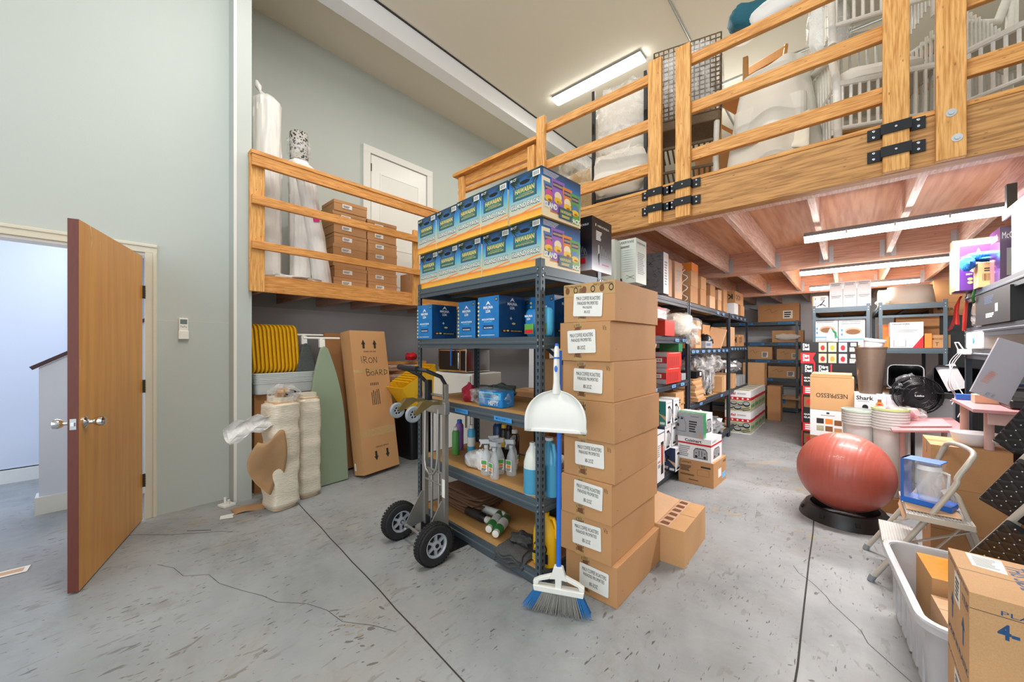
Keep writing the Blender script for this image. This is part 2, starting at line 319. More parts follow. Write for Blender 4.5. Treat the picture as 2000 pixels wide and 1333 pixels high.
class Face:
    """flat artwork on a face: origin o (lower left), unit u to the right, unit v up; coordinates in metres"""
    def __init__(s, mb, o, u, v, w, h, lift=.00035):
        s.mb = mb; s.o = Vector(o); s.u = Vector(u).normalized(); s.v = Vector(v).normalized(); s.n = s.u.cross(s.v); s.w = w; s.h = h; s.k = 0; s.lift = lift
    def pt(s, a, b): return s.o + s.u*a*s.w + s.v*b*s.h + s.n*(s.lift*(1+s.k))
    def rect(s, a0, a1, b0, b1, m): s.mb.add([s.pt(a0, b0), s.pt(a1, b0), s.pt(a1, b1), s.pt(a0, b1)], [(0, 1, 2, 3)], m); return s
    def poly(s, pts, m): s.mb.add([s.pt(*p) for p in pts], [tuple(range(len(pts)))], m); return s
    def ell(s, a, b, ra, rb, m, n=18): return s.poly([(a+ra*math.cos(2*PI*k/n), b+rb*math.sin(2*PI*k/n)) for k in range(n)], m)
    def up(s): s.k += 1; return s
    def text(s, t, a0, a1, b0, b1, m, bold=.01, slope=0, flip=False):
        vs, fs = glyphs(t, bold)
        if flip: vs = [(1-x, 1-y) for x, y in vs]
        s.mb.add([s.pt(a0+(a1-a0)*x, b0+(b1-b0)*y+slope*x) for x, y in vs], fs, m); return s
    def lines(s, a0, a1, b0, b1, n, m, seed=0):      # rows of small print too small to read
        r = random.Random(seed)
        for i in range(n):
            y = b1-(b1-b0)*(i+.5)/n; hh = (b1-b0)/n*.3; s.rect(a0, a0+(a1-a0)*r.uniform(.6, 1), y-hh, y+hh, m)
        return s
    def bars(s, a0, a1, b0, b1, m='black_print', n=14, seed=1):
        r = random.Random(seed); x = a0; st = (a1-a0)/n
        for i in range(n): s.rect(a0+i*st, a0+i*st+st*r.uniform(.25, .7), b0, b1, m)
        return s
    def stroke(s, pts, w, m):
        for (a, b), (c, d) in zip(pts, pts[1:]):
            dx, dy = (c-a)*s.w, (d-b)*s.h; L = math.hypot(dx, dy) or 1; nx, ny = -dy/L*w/2/s.w, dx/L*w/2/s.h; ex, ey = dx/L*w/3/s.w, dy/L*w/3/s.h
            s.poly([(a-ex-nx, b-ey-ny), (c+ex-nx, d+ey-ny), (c+ex+nx, d+ey+ny), (a-ex+nx, b-ey+ny)], m)
        return s
def faces(mb, w, d, h, z=0, lift=.00035):
    """the faces of a pack centred on its base: front looks -Y, right +X, left -X, back +Y, top up"""
    return dict(front=Face(mb, (-w/2, -d/2, z), (1, 0, 0), (0, 0, 1), w, h, lift), right=Face(mb, (w/2, -d/2, z), (0, 1, 0), (0, 0, 1), d, h, lift),
                left=Face(mb, (-w/2, d/2, z), (0, -1, 0), (0, 0, 1), d, h, lift), back=Face(mb, (w/2, d/2, z), (-1, 0, 0), (0, 0, 1), w, h, lift),
                top=Face(mb, (-w/2, -d/2, z+h), (1, 0, 0), (0, 1, 0), w, d, lift))
def tag(o, label=None, cat=None, group=None, kind=None):
    if label: o['label'] = label
    if cat: o['category'] = cat
    if group: o['group'] = group
    if kind: o['kind'] = kind
    return o
def empty(name, loc, rz=0, label=None, cat=None, group=None, rot=None):
    o = bpy.data.objects.new(name, None); COL.objects.link(o); o.location = loc; o.rotation_euler = rot if rot else (0, 0, rz); o.empty_display_size = .1
    return tag(o, label, cat, group)
def struct(mb, name, **k): return tag(mb.build(name, **k), kind='structure')
def copy_tree(o, parent=None, loc=None, rz=None, label=None, group=None, rot=None):
    c = o.copy(); COL.objects.link(c)
    if parent is not None: c.parent = parent
    if loc is not None: c.location = loc
    if rz is not None: c.rotation_euler = (0, 0, rz)
    if rot is not None: c.rotation_euler = rot
    if label: c['label'] = label
    if group: c['group'] = group
    for ch in [x for x in bpy.data.objects if x.parent == o]: copy_tree(ch, c)
    return c

# ================================================================= THE BUILDING
XW = -4.12; XR = -5.0; ZC = 5.15
wallpaint('wall_green', 'bec5c0'); wallpaint('wall_white', 'dfe3e6'); wallpaint('ceiling_cream', 'dcd7c8', .8, .02); wallpaint('beam_white', 'eceef0', .5, .01)
wallpaint('corridor_paint', 'd6dcea', .6, .03); mat('trim_cream', 'd8d2c0', .45, var=.02); mat('trim_white', 'e6e5df', .45, var=.01); mat('crack', '3a3733', .9, var=.1)
concrete()
mb = MB(); mb.box(-9, 3.4, -3.2, 11, -.1, 0, 'painted_concrete')
def crack(pts, w, m='crack'):
    for k, ((x0, y0), (x1, y1)) in enumerate(zip(pts, pts[1:])):
        dx, dy = x1-x0, y1-y0; L = math.hypot(dx, dy); nx, ny = -dy/L*w/2, dx/L*w/2
        mb.add([(x0-nx, y0-ny, .0006), (x1-nx, y1-ny, .0006), (x1+nx, y1+ny, .0006), (x0+nx, y0+ny, .0006)], [(0, 1, 2, 3)], m)
def jag(a, b, n, amp, seed):
    r = random.Random(seed); return [(a[0]+(b[0]-a[0])*i/n + r.uniform(-amp, amp)*(0 < i < n), a[1]+(b[1]-a[1])*i/n + r.uniform(-amp, amp)*(0 < i < n)) for i in range(n+1)]
crack(jag((-3.52, 1.22), (-.75, .98), 14, .003, 1), .007); crack(jag((-.15, 1.5), (-.27, 7.5), 24, .004, 2), .008)
crack(jag((-3.2, .30), (-1.6, .98), 12, .03, 3), .0025); crack(jag((-3.95, .1), (-3.35, .72), 8, .015, 4), .004); crack(jag((-3.62, .5), (-3.5, .62), 2, .0, 5), .008)
crack(jag((.2, 2.2), (-.25, 2.9), 9, .03, 6), .003); crack(jag((-1.3, .9), (-.5, 1.45), 9, .03, 7), .002); crack(jag((-3.9, .98), (-1.35, 6.1), 3, .0, 8), .0)
mat('paint_flake', '6f6c66', .85, var=.15); mat('paint_worn', '9c9384', .85, var=.1)
FZ = [.0002]
def flake(x, y, L_, w_, a, m, r):
    FZ[0] += 4e-7; n = 9; c_, s_ = math.cos(a), math.sin(a); vs = []
    for k in range(n): t = 2*PI*k/n; q = r.uniform(.6, 1.15); u, v = L_*math.cos(t)*q, w_*math.sin(t)*q; vs.append((x+u*c_-v*s_, y+u*s_+v*c_, FZ[0]))
    mb.add(vs, [tuple(range(n))], m)
rf = random.Random(12)
for cx, cy, n, sp, L0 in ((-1.75, .86, 26, .10, .016), (-1.45, .75, 40, .35, .007), (-2.6, .4, 60, .55, .006), (-3.3, .75, 50, .4, .007), (-1.2, 1.2, 40, .3, .006), (-.55, 1.35, 60, .4, .006), (-.05, 2.0, 60, .4, .008), (-.6, 2.0, 30, .3, .007), (-.3, 3.2, 60, .8, .011), (-2.9, .0, 40, .4, .005), (-.9, .9, 40, .35, .006), (-3.4, 1.2, 30, .3, .008), (-1.9, 1.2, 30, .4, .006)):
    for k in range(n): L_ = L0*rf.uniform(.3, 1.6); flake(cx+rf.gauss(0, sp), cy+rf.gauss(0, sp*.7), L_, L_*rf.uniform(.15, .5), .95+rf.gauss(0, .5), 'paint_flake', rf)
for cx, cy, s_ in ((-1.77, .86, .06), (-3.75, .55, .12), (-3.55, .85, .14), (-.62, 5.1, .3), (-.35, 4.4, .22), (-.75, 3.5, .12), (-.2, 3.45, .14)):
    for k in range(14): L_ = s_*rf.uniform(.1, .35); flake(cx+rf.gauss(0, s_*.6), cy+rf.gauss(0, s_*.5), L_, L_*rf.uniform(.25, .6), .95+rf.gauss(0, .3), 'paint_worn', rf)
struct(mb, 'floor')
# walls of the front room: door opening in the left wall
mb = MB()
mb.box(XW-.13, XW, .345, .86, 0, ZC, 'wall_green'); mb.box(XW-.13, XW, -3.2, -.62, 0, ZC, 'wall_green'); mb.box(XW-.13, XW, -.62, .345, 2.085, ZC, 'wall_green')
mb.box(XW, XW+.001, .345, .86, 1.555, 1.559, 'trim_cream')
struct(mb, 'wall_left')
mb = MB(); mb.box(XR, -3.95, .855, .985, 0, ZC, 'wall_green'); mb.box(-3.951, -3.947, .853, .875, 0, ZC, 'trim_white'); struct(mb, 'wall_pilaster')
mb = MB(); mb.box(XR-.12, XR, .95, 11, 0, 1.8, 'wall_white'); mb.box(XR-.12, XR, .95, 11, 1.8, ZC, 'wall_green'); struct(mb, 'wall_recess')
mb = MB(); mb.box(-9, 3.4, 10.8, 10.95, 0, ZC, 'wall_white'); struct(mb, 'wall_back')
mb = MB(); mb.box(2.6, 2.75, -3.2, 10.8, 0, ZC, 'wall_white'); struct(mb, 'wall_right')
mb = MB(); mb.box(-9, 3.4, -3.2, 11, ZC, ZC+.12, 'ceiling_cream'); struct(mb, 'ceiling')
mb = MB(); mb.box(-4.07, -3.88, .985, 10.8, 4.9, ZC, 'beam_white'); mb.box(-3.88, -3.86, .985, 10.8, ZC-.012, ZC, 'crack'); struct(mb, 'trim_beam')  # dark strip along the beam top paints its gap and shadow
mb = MB(); mb.tube([(-1.46, 1.0, ZC-.02), (-1.45, 10.7, ZC-.02)], .012, 'zinc', 8); mb.tube([(-1.45, 6.1, ZC-.02), (2.5, 6.1, ZC-.02)], .012, 'zinc', 8); mb.cbox((-1.45, 6.1, ZC-.04), (.12, .12, .07), 'grey_plastic'); mb.tube([(-1.45, 6.1, ZC-.05), (-1.45, 6.1, 3.3)], .014, 'zinc', 8)
tag(mb.build('conduit_pipe'), 'thin grey electrical conduit with a junction box across the cream ceiling', 'pipe')
# corridor beyond the open door
mb = MB()
mb.box(-6.3, -6.2, -3.2, .0, 0, 2.9, 'corridor_paint'); mb.box(-6.3, XW-.13, .9, 1.0, 0, 2.9, 'corridor_paint'); mb.box(-7.6, -7.5, -3, .9, 0, 2.9, 'corridor_paint'); mb.box(-6.3, -6.08, -.0, .1, 0, 2.9, 'corridor_paint')
struct(mb, 'wall_corridor')
mb = MB(); mb.box(-7.6, XW-.13, -3.2, 1, 2.9, 3.0, 'corridor_paint'); struct(mb, 'ceiling_corridor')
mb = MB(); mb.box(-6.2, -6.18, -3.2, 0, 0, .13, 'trim_white'); mb.box(-6.22, -6.2, -3.2, 0, .13, .14, 'trim_white'); struct(mb, 'baseboard_corridor')
# stair knee wall with sloping dark cap
ky0, ky1 = -.24, .88
mb = MB(); T = [(ky0, 0), (ky1, 0), (ky1, 1.9), (ky0, 1.18)]
mb.add([(-5.0, y, z) for y, z in T]+[(-4.86, y, z) for y, z in T], [(3, 2, 1, 0), (4, 5, 6, 7), (0, 1, 5, 4), (1, 2, 6, 5), (2, 3, 7, 6), (3, 0, 4, 7)], 'corridor_paint')
mb.box(-4.86, -4.84, ky0, ky1, 0, .14, 'trim_white'); mb.box(-5.0, -4.84, ky0-.02, ky0, 0, .14, 'trim_white'); struct(mb, 'wall_stair')
mat('dark_trim', '4a3035', .4)
mb = MB(); mb.bar((-4.93, ky0-.04, 1.175), (-4.93, ky1, 1.92), .18, .03, 'dark_trim'); struct(mb, 'trim_stair_cap')
# door frame
mb = MB()
for y0, y1 in ((.315, .385), (-.69, -.62)):
    mb.box(XW, XW+.018, y0, y1, 0, 2.085, 'trim_cream'); mb.box(XW+.018, XW+.026, y0+.045 if y0 > 0 else y0+.005, y0+.065 if y0 > 0 else y0+.025, 0, 2.085, 'trim_cream')
mb.box(XW, XW+.018, -.69, .385, 2.085, 2.155, 'trim_cream'); mb.box(XW+.018, XW+.026, -.69, .385, 2.13, 2.15, 'trim_cream')
mb.box(XW-.14, XW, .325, .345, 0, 2.065, 'trim_white'); mb.box(XW-.14, XW, -.62, -.60, 0, 2.065, 'trim_white'); mb.box(XW-.14, XW, -.62, .345, 2.065, 2.085, 'trim_white')
struct(mb, 'trim_door_frame', bevel=.003)
# the open door
wood('door_veneer', 'cf8a34', 'dd9c42', 2, .18, .3, False); mat('door_edge', '6b3328', .5, var=.15, stretch=(3, 3, .5)); mat('hinge', '4d4640', .4, .7)
hx, hy = -4.08, .30; fx, fy = -3.147, -.018; L = math.hypot(fx-hx, fy-hy); a = math.atan2(fy-hy, fx-hx)
door = tag(empty('door_1', (hx, hy, .012), a), kind='structure')
mb = MB(); mb.box(0, L, -.044, 0, 0, 2.035, 'door_veneer'); mb.box(L-.0005, L+.0012, -.0435, -.0005, 0, 2.035, 'door_edge'); mb.box(0, L, -.0435, -.0005, 2.0345, 2.036, 'door_edge')
f = Face(mb, (0, 0, 0), (1, 0, 0), (0, 0, 1), L, 2.035, .0006)
f.n = Vector((0, 1, 0)); mat('chip', 'e8cda0', .8)
f.poly([(.86, 1.0), (.875, 1.0), (.85, .965), (.862, .935), (.845, .955)], 'chip'); f.poly([(.74, .97), (.745, .97), (.742, .93)], 'chip'); f.poly([(.985, .62), (.995, .625), (.99, .57)], 'chip')
leaf = mb.build('door_leaf', door)
for z in (.30, 1.03, 1.76):
    mb = MB(); mb.cyl((-.008, .008, z-.05), (-.008, .008, z+.05), .007, 'hinge', 10); mb.box(-.004, -.001, -.04, .008, z-.05, z+.05, 'hinge')
    for k in range(5): mb.box(-.0162, -.002, -.0005, .0165, z-.05+k*.02, z-.049+k*.02, 'black_metal')
    mb.build('hinge', leaf)
for sgn in (1, -1):
    y = 0 if sgn > 0 else -.044
    mb = MB(); mb.T = Matrix.Translation((L-.065, y, .915)) @ Matrix.Rotation(-sgn*PI/2, 4, 'X')
    mb.lathe([(.034, 0), (.034, .006), (.02, .012), (.013, .02), (.013, .035), (.022, .045), (.028, .06), (.027, .075), (.016, .083), (.008, .084)], 'chrome', 24); mb.build('door_knob', leaf, smooth=40)
mb = MB(); mb.box(L+.001, L+.003, -.035, -.009, .885, .945, 'zinc'); mb.cbox((L+.006, -.022, .915), (.012, .014, .02), 'chrome'); mb.build('strike_latch', leaf, bevel=.001)
# wall mounted remote
t = empty('remote_control', (XW+.001, .545, 1.41), 0, 'white air conditioner remote in a holder on the green wall', 'remote control')
mb = MB(); mb.box(0, .022, -.03, .03, .035, .175, 'white_plastic'); mb.build('body', t, bevel=.004)
mb = MB(); mb.box(0, .028, -.033, .033, 0, .07, 'white_plastic'); mb.build('holder', t, bevel=.003)
mb = MB(); mat('lcd', '6e7f7c', .2); mb.box(.0215, .0235, -.022, .022, .125, .163, 'lcd'); mb.build('display', t)
for k in range(4): mb = MB(); mb.cbox((.023, -.0165+.011*k, .108-.006*(k % 2)), (.003, .008, .006), 'grey_print'); mb.build('button', t)
# door on the loft
ds = tag(empty('door_2', (XR, 3.12, 2.0)), kind='structure'); mat('door_white', 'e9e9e4', .35, var=.01); mat('flap_seam', '55554f', .9)  # seam colour: dark line where carton flaps meet
mb = MB(); mb.box(0, .02, -.46, .46, 0, 2.03, 'door_white')
for z0, z1 in ((.22, .78), (.98, 1.82)):
    mb.box(.02, .026, -.33, .33, z0, z0+.025, 'door_white'); mb.box(.02, .026, -.33, .33, z1-.025, z1, 'door_white'); mb.box(.02, .026, -.33, -.305, z0+.025, z1-.025, 'door_white'); mb.box(.02, .026, .305, .33, z0+.025, z1-.025, 'door_white'); mb.box(.0195, .021, -.30, .30, z0+.03, z1-.03, 'trim_white')
mb.build('door_leaf', ds, bevel=.002)
mb = MB(); mb.box(0, .035, -.58, -.475, 0, 2.045, 'trim_white'); mb.box(0, .035, .475, .58, 0, 2.045, 'trim_white'); mb.box(0, .035, -.58, .58, 2.045, 2.14, 'trim_white'); mb.build('door_frame', ds, bevel=.003)
mb = MB(); mb.cyl((.02, .41, .95), (.07, .41, .95), .012, 'zinc'); mb.cyl((.07, .41, .93), (.07, .41, 1.03), .012, 'zinc'); mb.box(.02, .024, .38, .44, .9, 1.08, 'zinc'); mb.build('door_handle', ds, smooth=True)
mb = MB(); mb.cyl((.03, -.465, 1.8), (.03, -.465, 1.9), .008, 'hinge'); mb.build('hinge', ds)

# ================================================================= MEZZANINE
YB = 3.0; ZB = 2.32; ZT = 2.60
mat('bounce_grey', 'a9a08f', .9)
mz = empty('mezzanine', (0, YB, ZB), 0, 'timber mezzanine floor on joists running across the back of the store', 'mezzanine')
def part(mb, name, root, **k):
    o = mb.build(name, root, **k); o.matrix_parent_inverse = Matrix.Translation(-Vector(root.location)); return o
def wpart(root, name, x0, x1, y0, y1, z0, z1, m, **k):       # axis aligned timber with its own origin so that the grain runs along it
    c = Vector(((x0+x1)/2, (y0+y1)/2, (z0+z1)/2)); mb = MB(); mb.box(x0-c.x, x1-c.x, y0-c.y, y1-c.y, z0-c.z, z1-c.z, m)
    return mb.build(name, root, loc=c-Vector(root.location), bevel=.004, **k)
wpart(mz, 'fascia_beam', -2.36, 2.6, YB, YB+.09, ZB, ZT-.015, 'beam_wood')
wpart(mz, 'sill_plate', -2.36, 2.6, YB+.085, YB+.16, ZB-.0, ZB+.04, 'joist_wood')
wpart(mz, 'deck_edge', -2.36, 2.6, YB-.004, YB+.1, ZT-.015, ZT+.012, 'douglas')
wpart(mz, 'cross_beam', -4.9, 2.6, 5.8, 5.89, 2.30, 2.60, 'cross_wood')
wpart(mz, 'cross_beam', -4.9, 2.6, 8.55, 8.64, 2.30, 2.60, 'cross_wood')
wpart(mz, 'deck', -2.4, 2.6, YB+.09, 10.8, ZT-.012, ZT, 'rust_ply'); wpart(mz, 'deck', -4.9, -2.4, 3.4, 10.8, ZT-.012, ZT, 'rust_ply'); wpart(mz, 'bounce_layer', -2.4, 2.6, YB+.1, 10.8, ZT, ZT+.012, 'bounce_grey'); wpart(mz, 'bounce_layer', -4.9, -2.4, 3.4, 10.8, ZT, ZT+.012, 'bounce_grey')  # grey layer added over the deck to keep its bounce from tinting the ceiling
wpart(mz, 'side_beam', -2.40, -2.33, 3.0, 5.8, 2.34, 2.6, 'joist_wood')
mat('galvanised', 'b9bfc4', .35, .8, var=.1, scale=60)
for y0, y1 in ((YB+.16, 5.8), (5.89, 8.55), (8.64, 10.8)):
    for i in range(9):
        x = -1.73+.515*i + (.06 if y0 > 5 else 0)
        wpart(mz, 'joist', x-.021, x+.021, y0, y1, 2.345, ZT-.012, 'joist_wood')
        if y0 < 8:
            mb = MB(); r = Vector(mz.location)
            for sx in (-1, 1):
                mb.box(x+sx*.0235-.0015, x+sx*.0235+.0015, y1-.06, y1-.002, 2.345, 2.5, 'galvanised'); mb.box(x+sx*.044-.02, x+sx*.044+.02, y1-.006, y1-.001, 2.335, 2.52, 'galvanised')
                for k in range(5): mb.box(x+sx*.05-.004, x+sx*.05+.004, y1-.009, y1-.005, 2.36+.033*k, 2.368+.033*k, 'zinc')
            mb.box(x-.025, x+.025, y1-.06, y1, 2.341, 2.345, 'galvanised'); part(mb, 'joist_hanger', mz)
# railing of the mezzanine: removable gates held in black brackets
def bracket(root, x, z, w):
    mb = MB(); y = YB-.005
    mb.box(x-w/2-.008, x+w/2+.008, y-.047, y-.041, z-.028, z+.028, 'black_metal')
    for s_ in (-1, 1):
        mb.box(x+s_*(w/2+.005)-.003, x+s_*(w/2+.005)+.003, y-.046, y, z-.028, z+.028, 'black_metal')
        mb.box(x+s_*(w/2+.032)-.03, x+s_*(w/2+.032)+.03, y-.006, y, z-.032, z+.032, 'black_metal')
        for dz in (-.017, .017): mb.cyl((x+s_*(w/2+.035), y-.005, z+dz), (x+s_*(w/2+.035), y-.012, z+dz), .007, 'chrome', 8)
    mb.cyl((x, y-.046, z), (x, y-.051, z), .006, 'zinc', 8)
    part(mb, 'bracket', root, bevel=.001)
def gate(x0, x1, w0, w1, zt, label, rails, brk=True, name='railing_gate'):
    g = empty(name, (x0, YB, ZB), 0, label, 'railing')
    for x, w in ((x0, w0), (x1, w1)):
        if w: wpart(g, 'post', x-w/2, x+w/2, YB-.043, YB-.005, ZB+.0, zt, 'douglas_z')
    for z0, z1 in rails: wpart(g, 'rail', x0-(w0/2-.012 if w0 else .0), x1+(w1/2-.03 if w1 else 0), YB-.002+.0, YB+.036, z0, z1, 'douglas')
    if brk:
        for x, w in ((x0, w0), (x1, w1)):
            if w:
                for z in (2.435, 2.56): bracket(g, x, z, w)
    return g
RZ = ((3.46, 3.535), (3.09, 3.175), (2.735, 2.825))
gate(-2.25, -1.13, .10, .105, 3.60, 'wooden railing gate left of the paired posts, in front of plastic wrapped furniture', RZ)
gate(-.92, .20, .105, .105, 3.60, 'wide wooden railing gate between the paired bracketed posts and the white rattan chair', RZ)
g = gate(.40, 2.5, .105, .0, 3.60, 'fixed wooden railing at the right with a thick post bolted to the beam', RZ, False, 'bolted_railing')
for z in (2.42, 2.555):
    mb = MB(); mb.cyl((.40+(.02 if z < 2.5 else -.0), YB-.042, z), (.40+(.02 if z < 2.5 else 0), YB-.046, z), .02, 'zinc', 20); mb.cyl((.40+(.02 if z < 2.5 else 0), YB-.046, z), (.40+(.02 if z < 2.5 else 0), YB-.053, z), .011, 'zinc', 6); part(mb, 'bolt', g, smooth=30)
# side railing going back along the left edge of the mezzanine
g = empty('side_railing', (-2.36, 3.0, 2.6), 0, 'wooden railing section with a flat cap, behind the stacked chip cartons', 'railing')
for x in (-2.42, -3.5): wpart(g, 'post', x-.045, x+.045, 3.02, 3.06, 2.32, 3.40, 'douglas_z')
wpart(g, 'cap_rail', -3.62, -2.33, 2.99, 3.09, 3.42, 3.46, 'douglas'); wpart(g, 'rail', -3.6, -2.35, 3.06, 3.10, 3.30, 3.42, 'douglas'); wpart(g, 'rail', -3.6, -2.35, 3.06, 3.10, 3.22, 3.27, 'douglas')
# ================================================================= LOFT OVER THE RECESS
XL = -3.93
lf = empty('loft_floor', (XL, .99, 1.84), 0, 'low timber loft platform over the recess beside the pilaster', 'loft')
wpart(lf, 'fascia_board', XL-.04, XL, .99, 4.9, 1.84, 1.995, 'douglas_y'); wpart(lf, 'deck', XR+.002, XL-.04, .99, 4.9, 1.975, 2.0, 'ply')
for i in range(9): wpart(lf, 'joist', XR+.002, XL-.04, 1.05+.44*i, 1.09+.44*i, 1.845, 1.975, 'cross_wood')
g = empty('loft_railing', (XL, .99, 1.84), 0, 'orange timber railing in front of the rug rolls on the low loft', 'railing')
wpart(g, 'post', XL, XL+.04, .955, 1.07, 1.835, 3.03, 'douglas_z'); wpart(g, 'post', XL, XL+.04, 2.62, 2.70, 1.84, 2.75, 'douglas_z')
wpart(g, 'cap_rail', XL-.03, XL+.085, .955, 3.3, 3.025, 3.06, 'douglas_y')
for z0, z1 in ((2.93, 3.025), (2.595, 2.675), (2.205, 2.275)): wpart(g, 'rail', XL+.04, XL+.078, .965, 3.3, z0, z1, 'douglas_y')

# ================================================================= LAMPS
def strip_light(x0, x1, y, z, power, label, group, w=.085, rz=0, glow='tube_glow'):
    L = (x1-x0); t = empty('ceiling_light', ((x0+x1)/2, y, z), rz, label, 'light', group)
    mb = MB(); mb.add([(-L/2, -w/2, .05), (L/2, -w/2, .05), (L/2, w/2, .05), (-L/2, w/2, .05), (-L/2, -w/2+.02, .085), (L/2, -w/2+.02, .085), (L/2, w/2-.02, .085), (-L/2, w/2-.02, .085)],
        [(0, 1, 5, 4), (1, 2, 6, 5), (2, 3, 7, 6), (3, 0, 4, 7), (4, 5, 6, 7), (3, 2, 1, 0)], 'grey_plastic'); mb.build('housing', t)
    mb = MB(); prof = [(-w/2+.004, .05), (-w/2+.004, .028), (-w/4, .01), (w/4, .01), (w/2-.004, .028), (w/2-.004, .05)]
    n = len(prof); mb.add([(-L/2+.005, a, b) for a, b in prof]+[(L/2-.005, a, b) for a, b in prof], [tuple(range(n)), tuple(range(2*n-1, n-1, -1))]+[(i, n+i, n+i+1, i+1) for i in range(n-1)], glow); mb.build('diffuser', t)
    for k in range(3): mb = MB(); mb.box(-L/4*1+L/4*k-.006, -L/4+L/4*k+.006, -w/2-.003, -w/2+.004, .03, .06, 'zinc'); mb.build('clip', t)
    l = area('lamp_light', ((x0+x1)/2, y, z+.002), (0, 0, rz), L, w, power, (1, .97, .95)); return t
strip_light(-.27, .79, 3.96, 2.20, 48, 'long white batten lamp hanging nearest below the mezzanine joists', 'strip lamps under the mezzanine')
strip_light(-.43, .76, 5.72, 2.19, 50, 'white batten lamp second below the mezzanine, behind the nearest one', 'strip lamps under the mezzanine')
strip_light(-.44, .73, 7.45, 2.20, 50, 'white batten lamp farthest below the mezzanine, behind the white cartons', 'strip lamps under the mezzanine')
strip_light(-3.36, -1.98, 4.8, ZC-.085, 0.1, 'long glowing strip lamp flush on the cream ceiling above the mezzanine', None, .2, 0, 'tube_soft')

# ================================================================= STEEL RACKS
def keyholes(mb, x, y, h, fx, fy, z0=.04, step=.038):
    """keyhole slots on the two flanges of an angle post standing at (x, y); fx, fy = which way the faces look"""
    n = int((h-z0)/step)
    for k in range(n):
        z = z0+k*step
        if fy:
            yy = y+fy*.0006; mb.add([(x+a*1.0, yy, z+b) for a, b in ((-.006, .004), (-.003, -.012), (.003, -.012), (.006, .004), (.003, .009), (-.003, .009))], [(0, 1, 2, 3, 4, 5) if fy < 0 else (5, 4, 3, 2, 1, 0)], 'hole_black')
        if fx:
            xx = x+fx*.0006; mb.add([(xx, y+a, z+b) for a, b in ((-.006, .004), (-.003, -.012), (.003, -.012), (.006, .004), (.003, .009), (-.003, .009))], [(0, 1, 2, 3, 4, 5) if fx > 0 else (5, 4, 3, 2, 1, 0)], 'hole_black')
def rack(name, loc, rz, L, D, H, levels, label, m='rack_steel', group=None, holes=True, board='particle_board', braces=()):
    """boltless rack: loc = front right foot, running to -x for L and back to +y for D"""
    r = empty(name, loc, rz, label, 'rack', group); w = .038; t = .002
    for ix, (x, sx) in enumerate(((0, -1), (-L, 1))):
        for iy, (y, sy) in enumerate(((0, 1), (D, -1))):
            mb = MB(); mb.box(min(x, x+sx*w), max(x, x+sx*w), min(y, y+sy*t), max(y, y+sy*t), 0, H, m)
            mb.box(min(x, x+sx*t), max(x, x+sx*t), min(y, y+sy*w), max(y, y+sy*w), 0, H, m); mb.box(min(x, x+sx*w), max(x, x+sx*w), min(y, y+sy*w), max(y, y+sy*w), 0, .006, m)
            if holes:
                keyholes(mb, x+sx*w*.5, y-sy*0, H, 0, -sy); n = int(H/.038)
                k2 = MB(); keyholes(mb, x, y+sy*w*.5, H, -sx, 0)
                keyholes(mb, x+sx*w*.5, y+sy*t, H, 0, sy)
            mb.build('post', r)
    for z in levels:
        for (y, sy) in ((0, -1), (D, 1)):
            mb = MB(); y0 = y-sy*.003
            P = [(0, -.07), (0, -.045), (.006, -.04), (.006, -.03), (0, -.025), (0, 0), (-.022, 0), (-.022, -.07)]
            vs = [(-w*.6, y0+sy*a-sy*.0, z+b) for a, b in P]+[(-L+w*.6, y0+sy*a, z+b) for a, b in P]; n = len(P)
            fs = [tuple(range(n)), tuple(range(2*n-1, n-1, -1))]+[(i, n+i, n+(i+1) % n, (i+1) % n) for i in range(n)]
            mb.add(vs, fs if sy < 0 else [f[::-1] for f in fs], m)
            for x in (-.019, -L+.019):
                for dz in (-.02, -.055): mb.cyl((x, y+sy*.0005, z+dz), (x, y+sy*.004, z+dz), .0055, 'zinc', 8)
            mb.build('beam', r)
        for (x, sx) in ((0, 1), (-L, -1)):
            mb = MB(); mb.box(min(x-sx*.003, x-sx*.022), max(x-sx*.003, x-sx*.022), w*.6, D-w*.6, z-.07, z, m); mb.box(min(x+sx*.003, x-sx*.003), max(x+sx*.003, x-sx*.003), w, D-w, z-.052, z-.036, m)
            for y in (.019, D-.019):
                for dz in (-.02, -.055): mb.cyl((x+sx*.0005, y, z+dz), (x+sx*.004, y, z+dz), .0055, 'zinc', 8)
            mb.build('side_beam', r)
        mb = MB(); mb.box(-L+.024, -.024, .024, D-.024, z-.018, z-.002, board)
        mb.box(-L+.05, -.05, D*.5-.02, D*.5+.02, z-.045, z-.02, m); mb.build('shelf_board', r)
    for (p, q) in braces: mb = MB(); mb.bar(p, q, .004, .03, m); mb.build('brace', r)
    return r
FR = (-1.275, 1.679, 0); FRZ = -math.radians(4.27); FL = 1.31; FD = .61; LV = (.081, .484, .946, 1.408, 1.805)
frack = rack('storage_rack', FR, FRZ, FL, FD, 1.845, LV, 'grey steel rack in front, stacked with chip cartons on top and cleaning supplies below')
cF, sF = math.cos(FRZ), math.sin(FRZ)
def fr(x, y, z): return (FR[0]+x*cF-y*sF, FR[1]+x*sF+y*cF, z)     # rack coordinates (x to the left is negative) to the room
# blue tape strips on its middle beam
for i, (x, w, s) in enumerate(((-.30, .16, 'MENS SHIRTS 1'), (-.72, .15, 'PILLOWCASES'))):
    mb = MB(); f = Face(mb, (-w/2, 0, -.014), (1, 0, 0), (0, 0, 1), w, .028, .0); f.rect(0, 1, 0, 1, 'blue_tape'); f.up(); f.text(s, .12, .86, .25, .75, 'black_print')
    f.mb.build('tape_label', frack, loc=(x, -.0085, .905)) if True else None

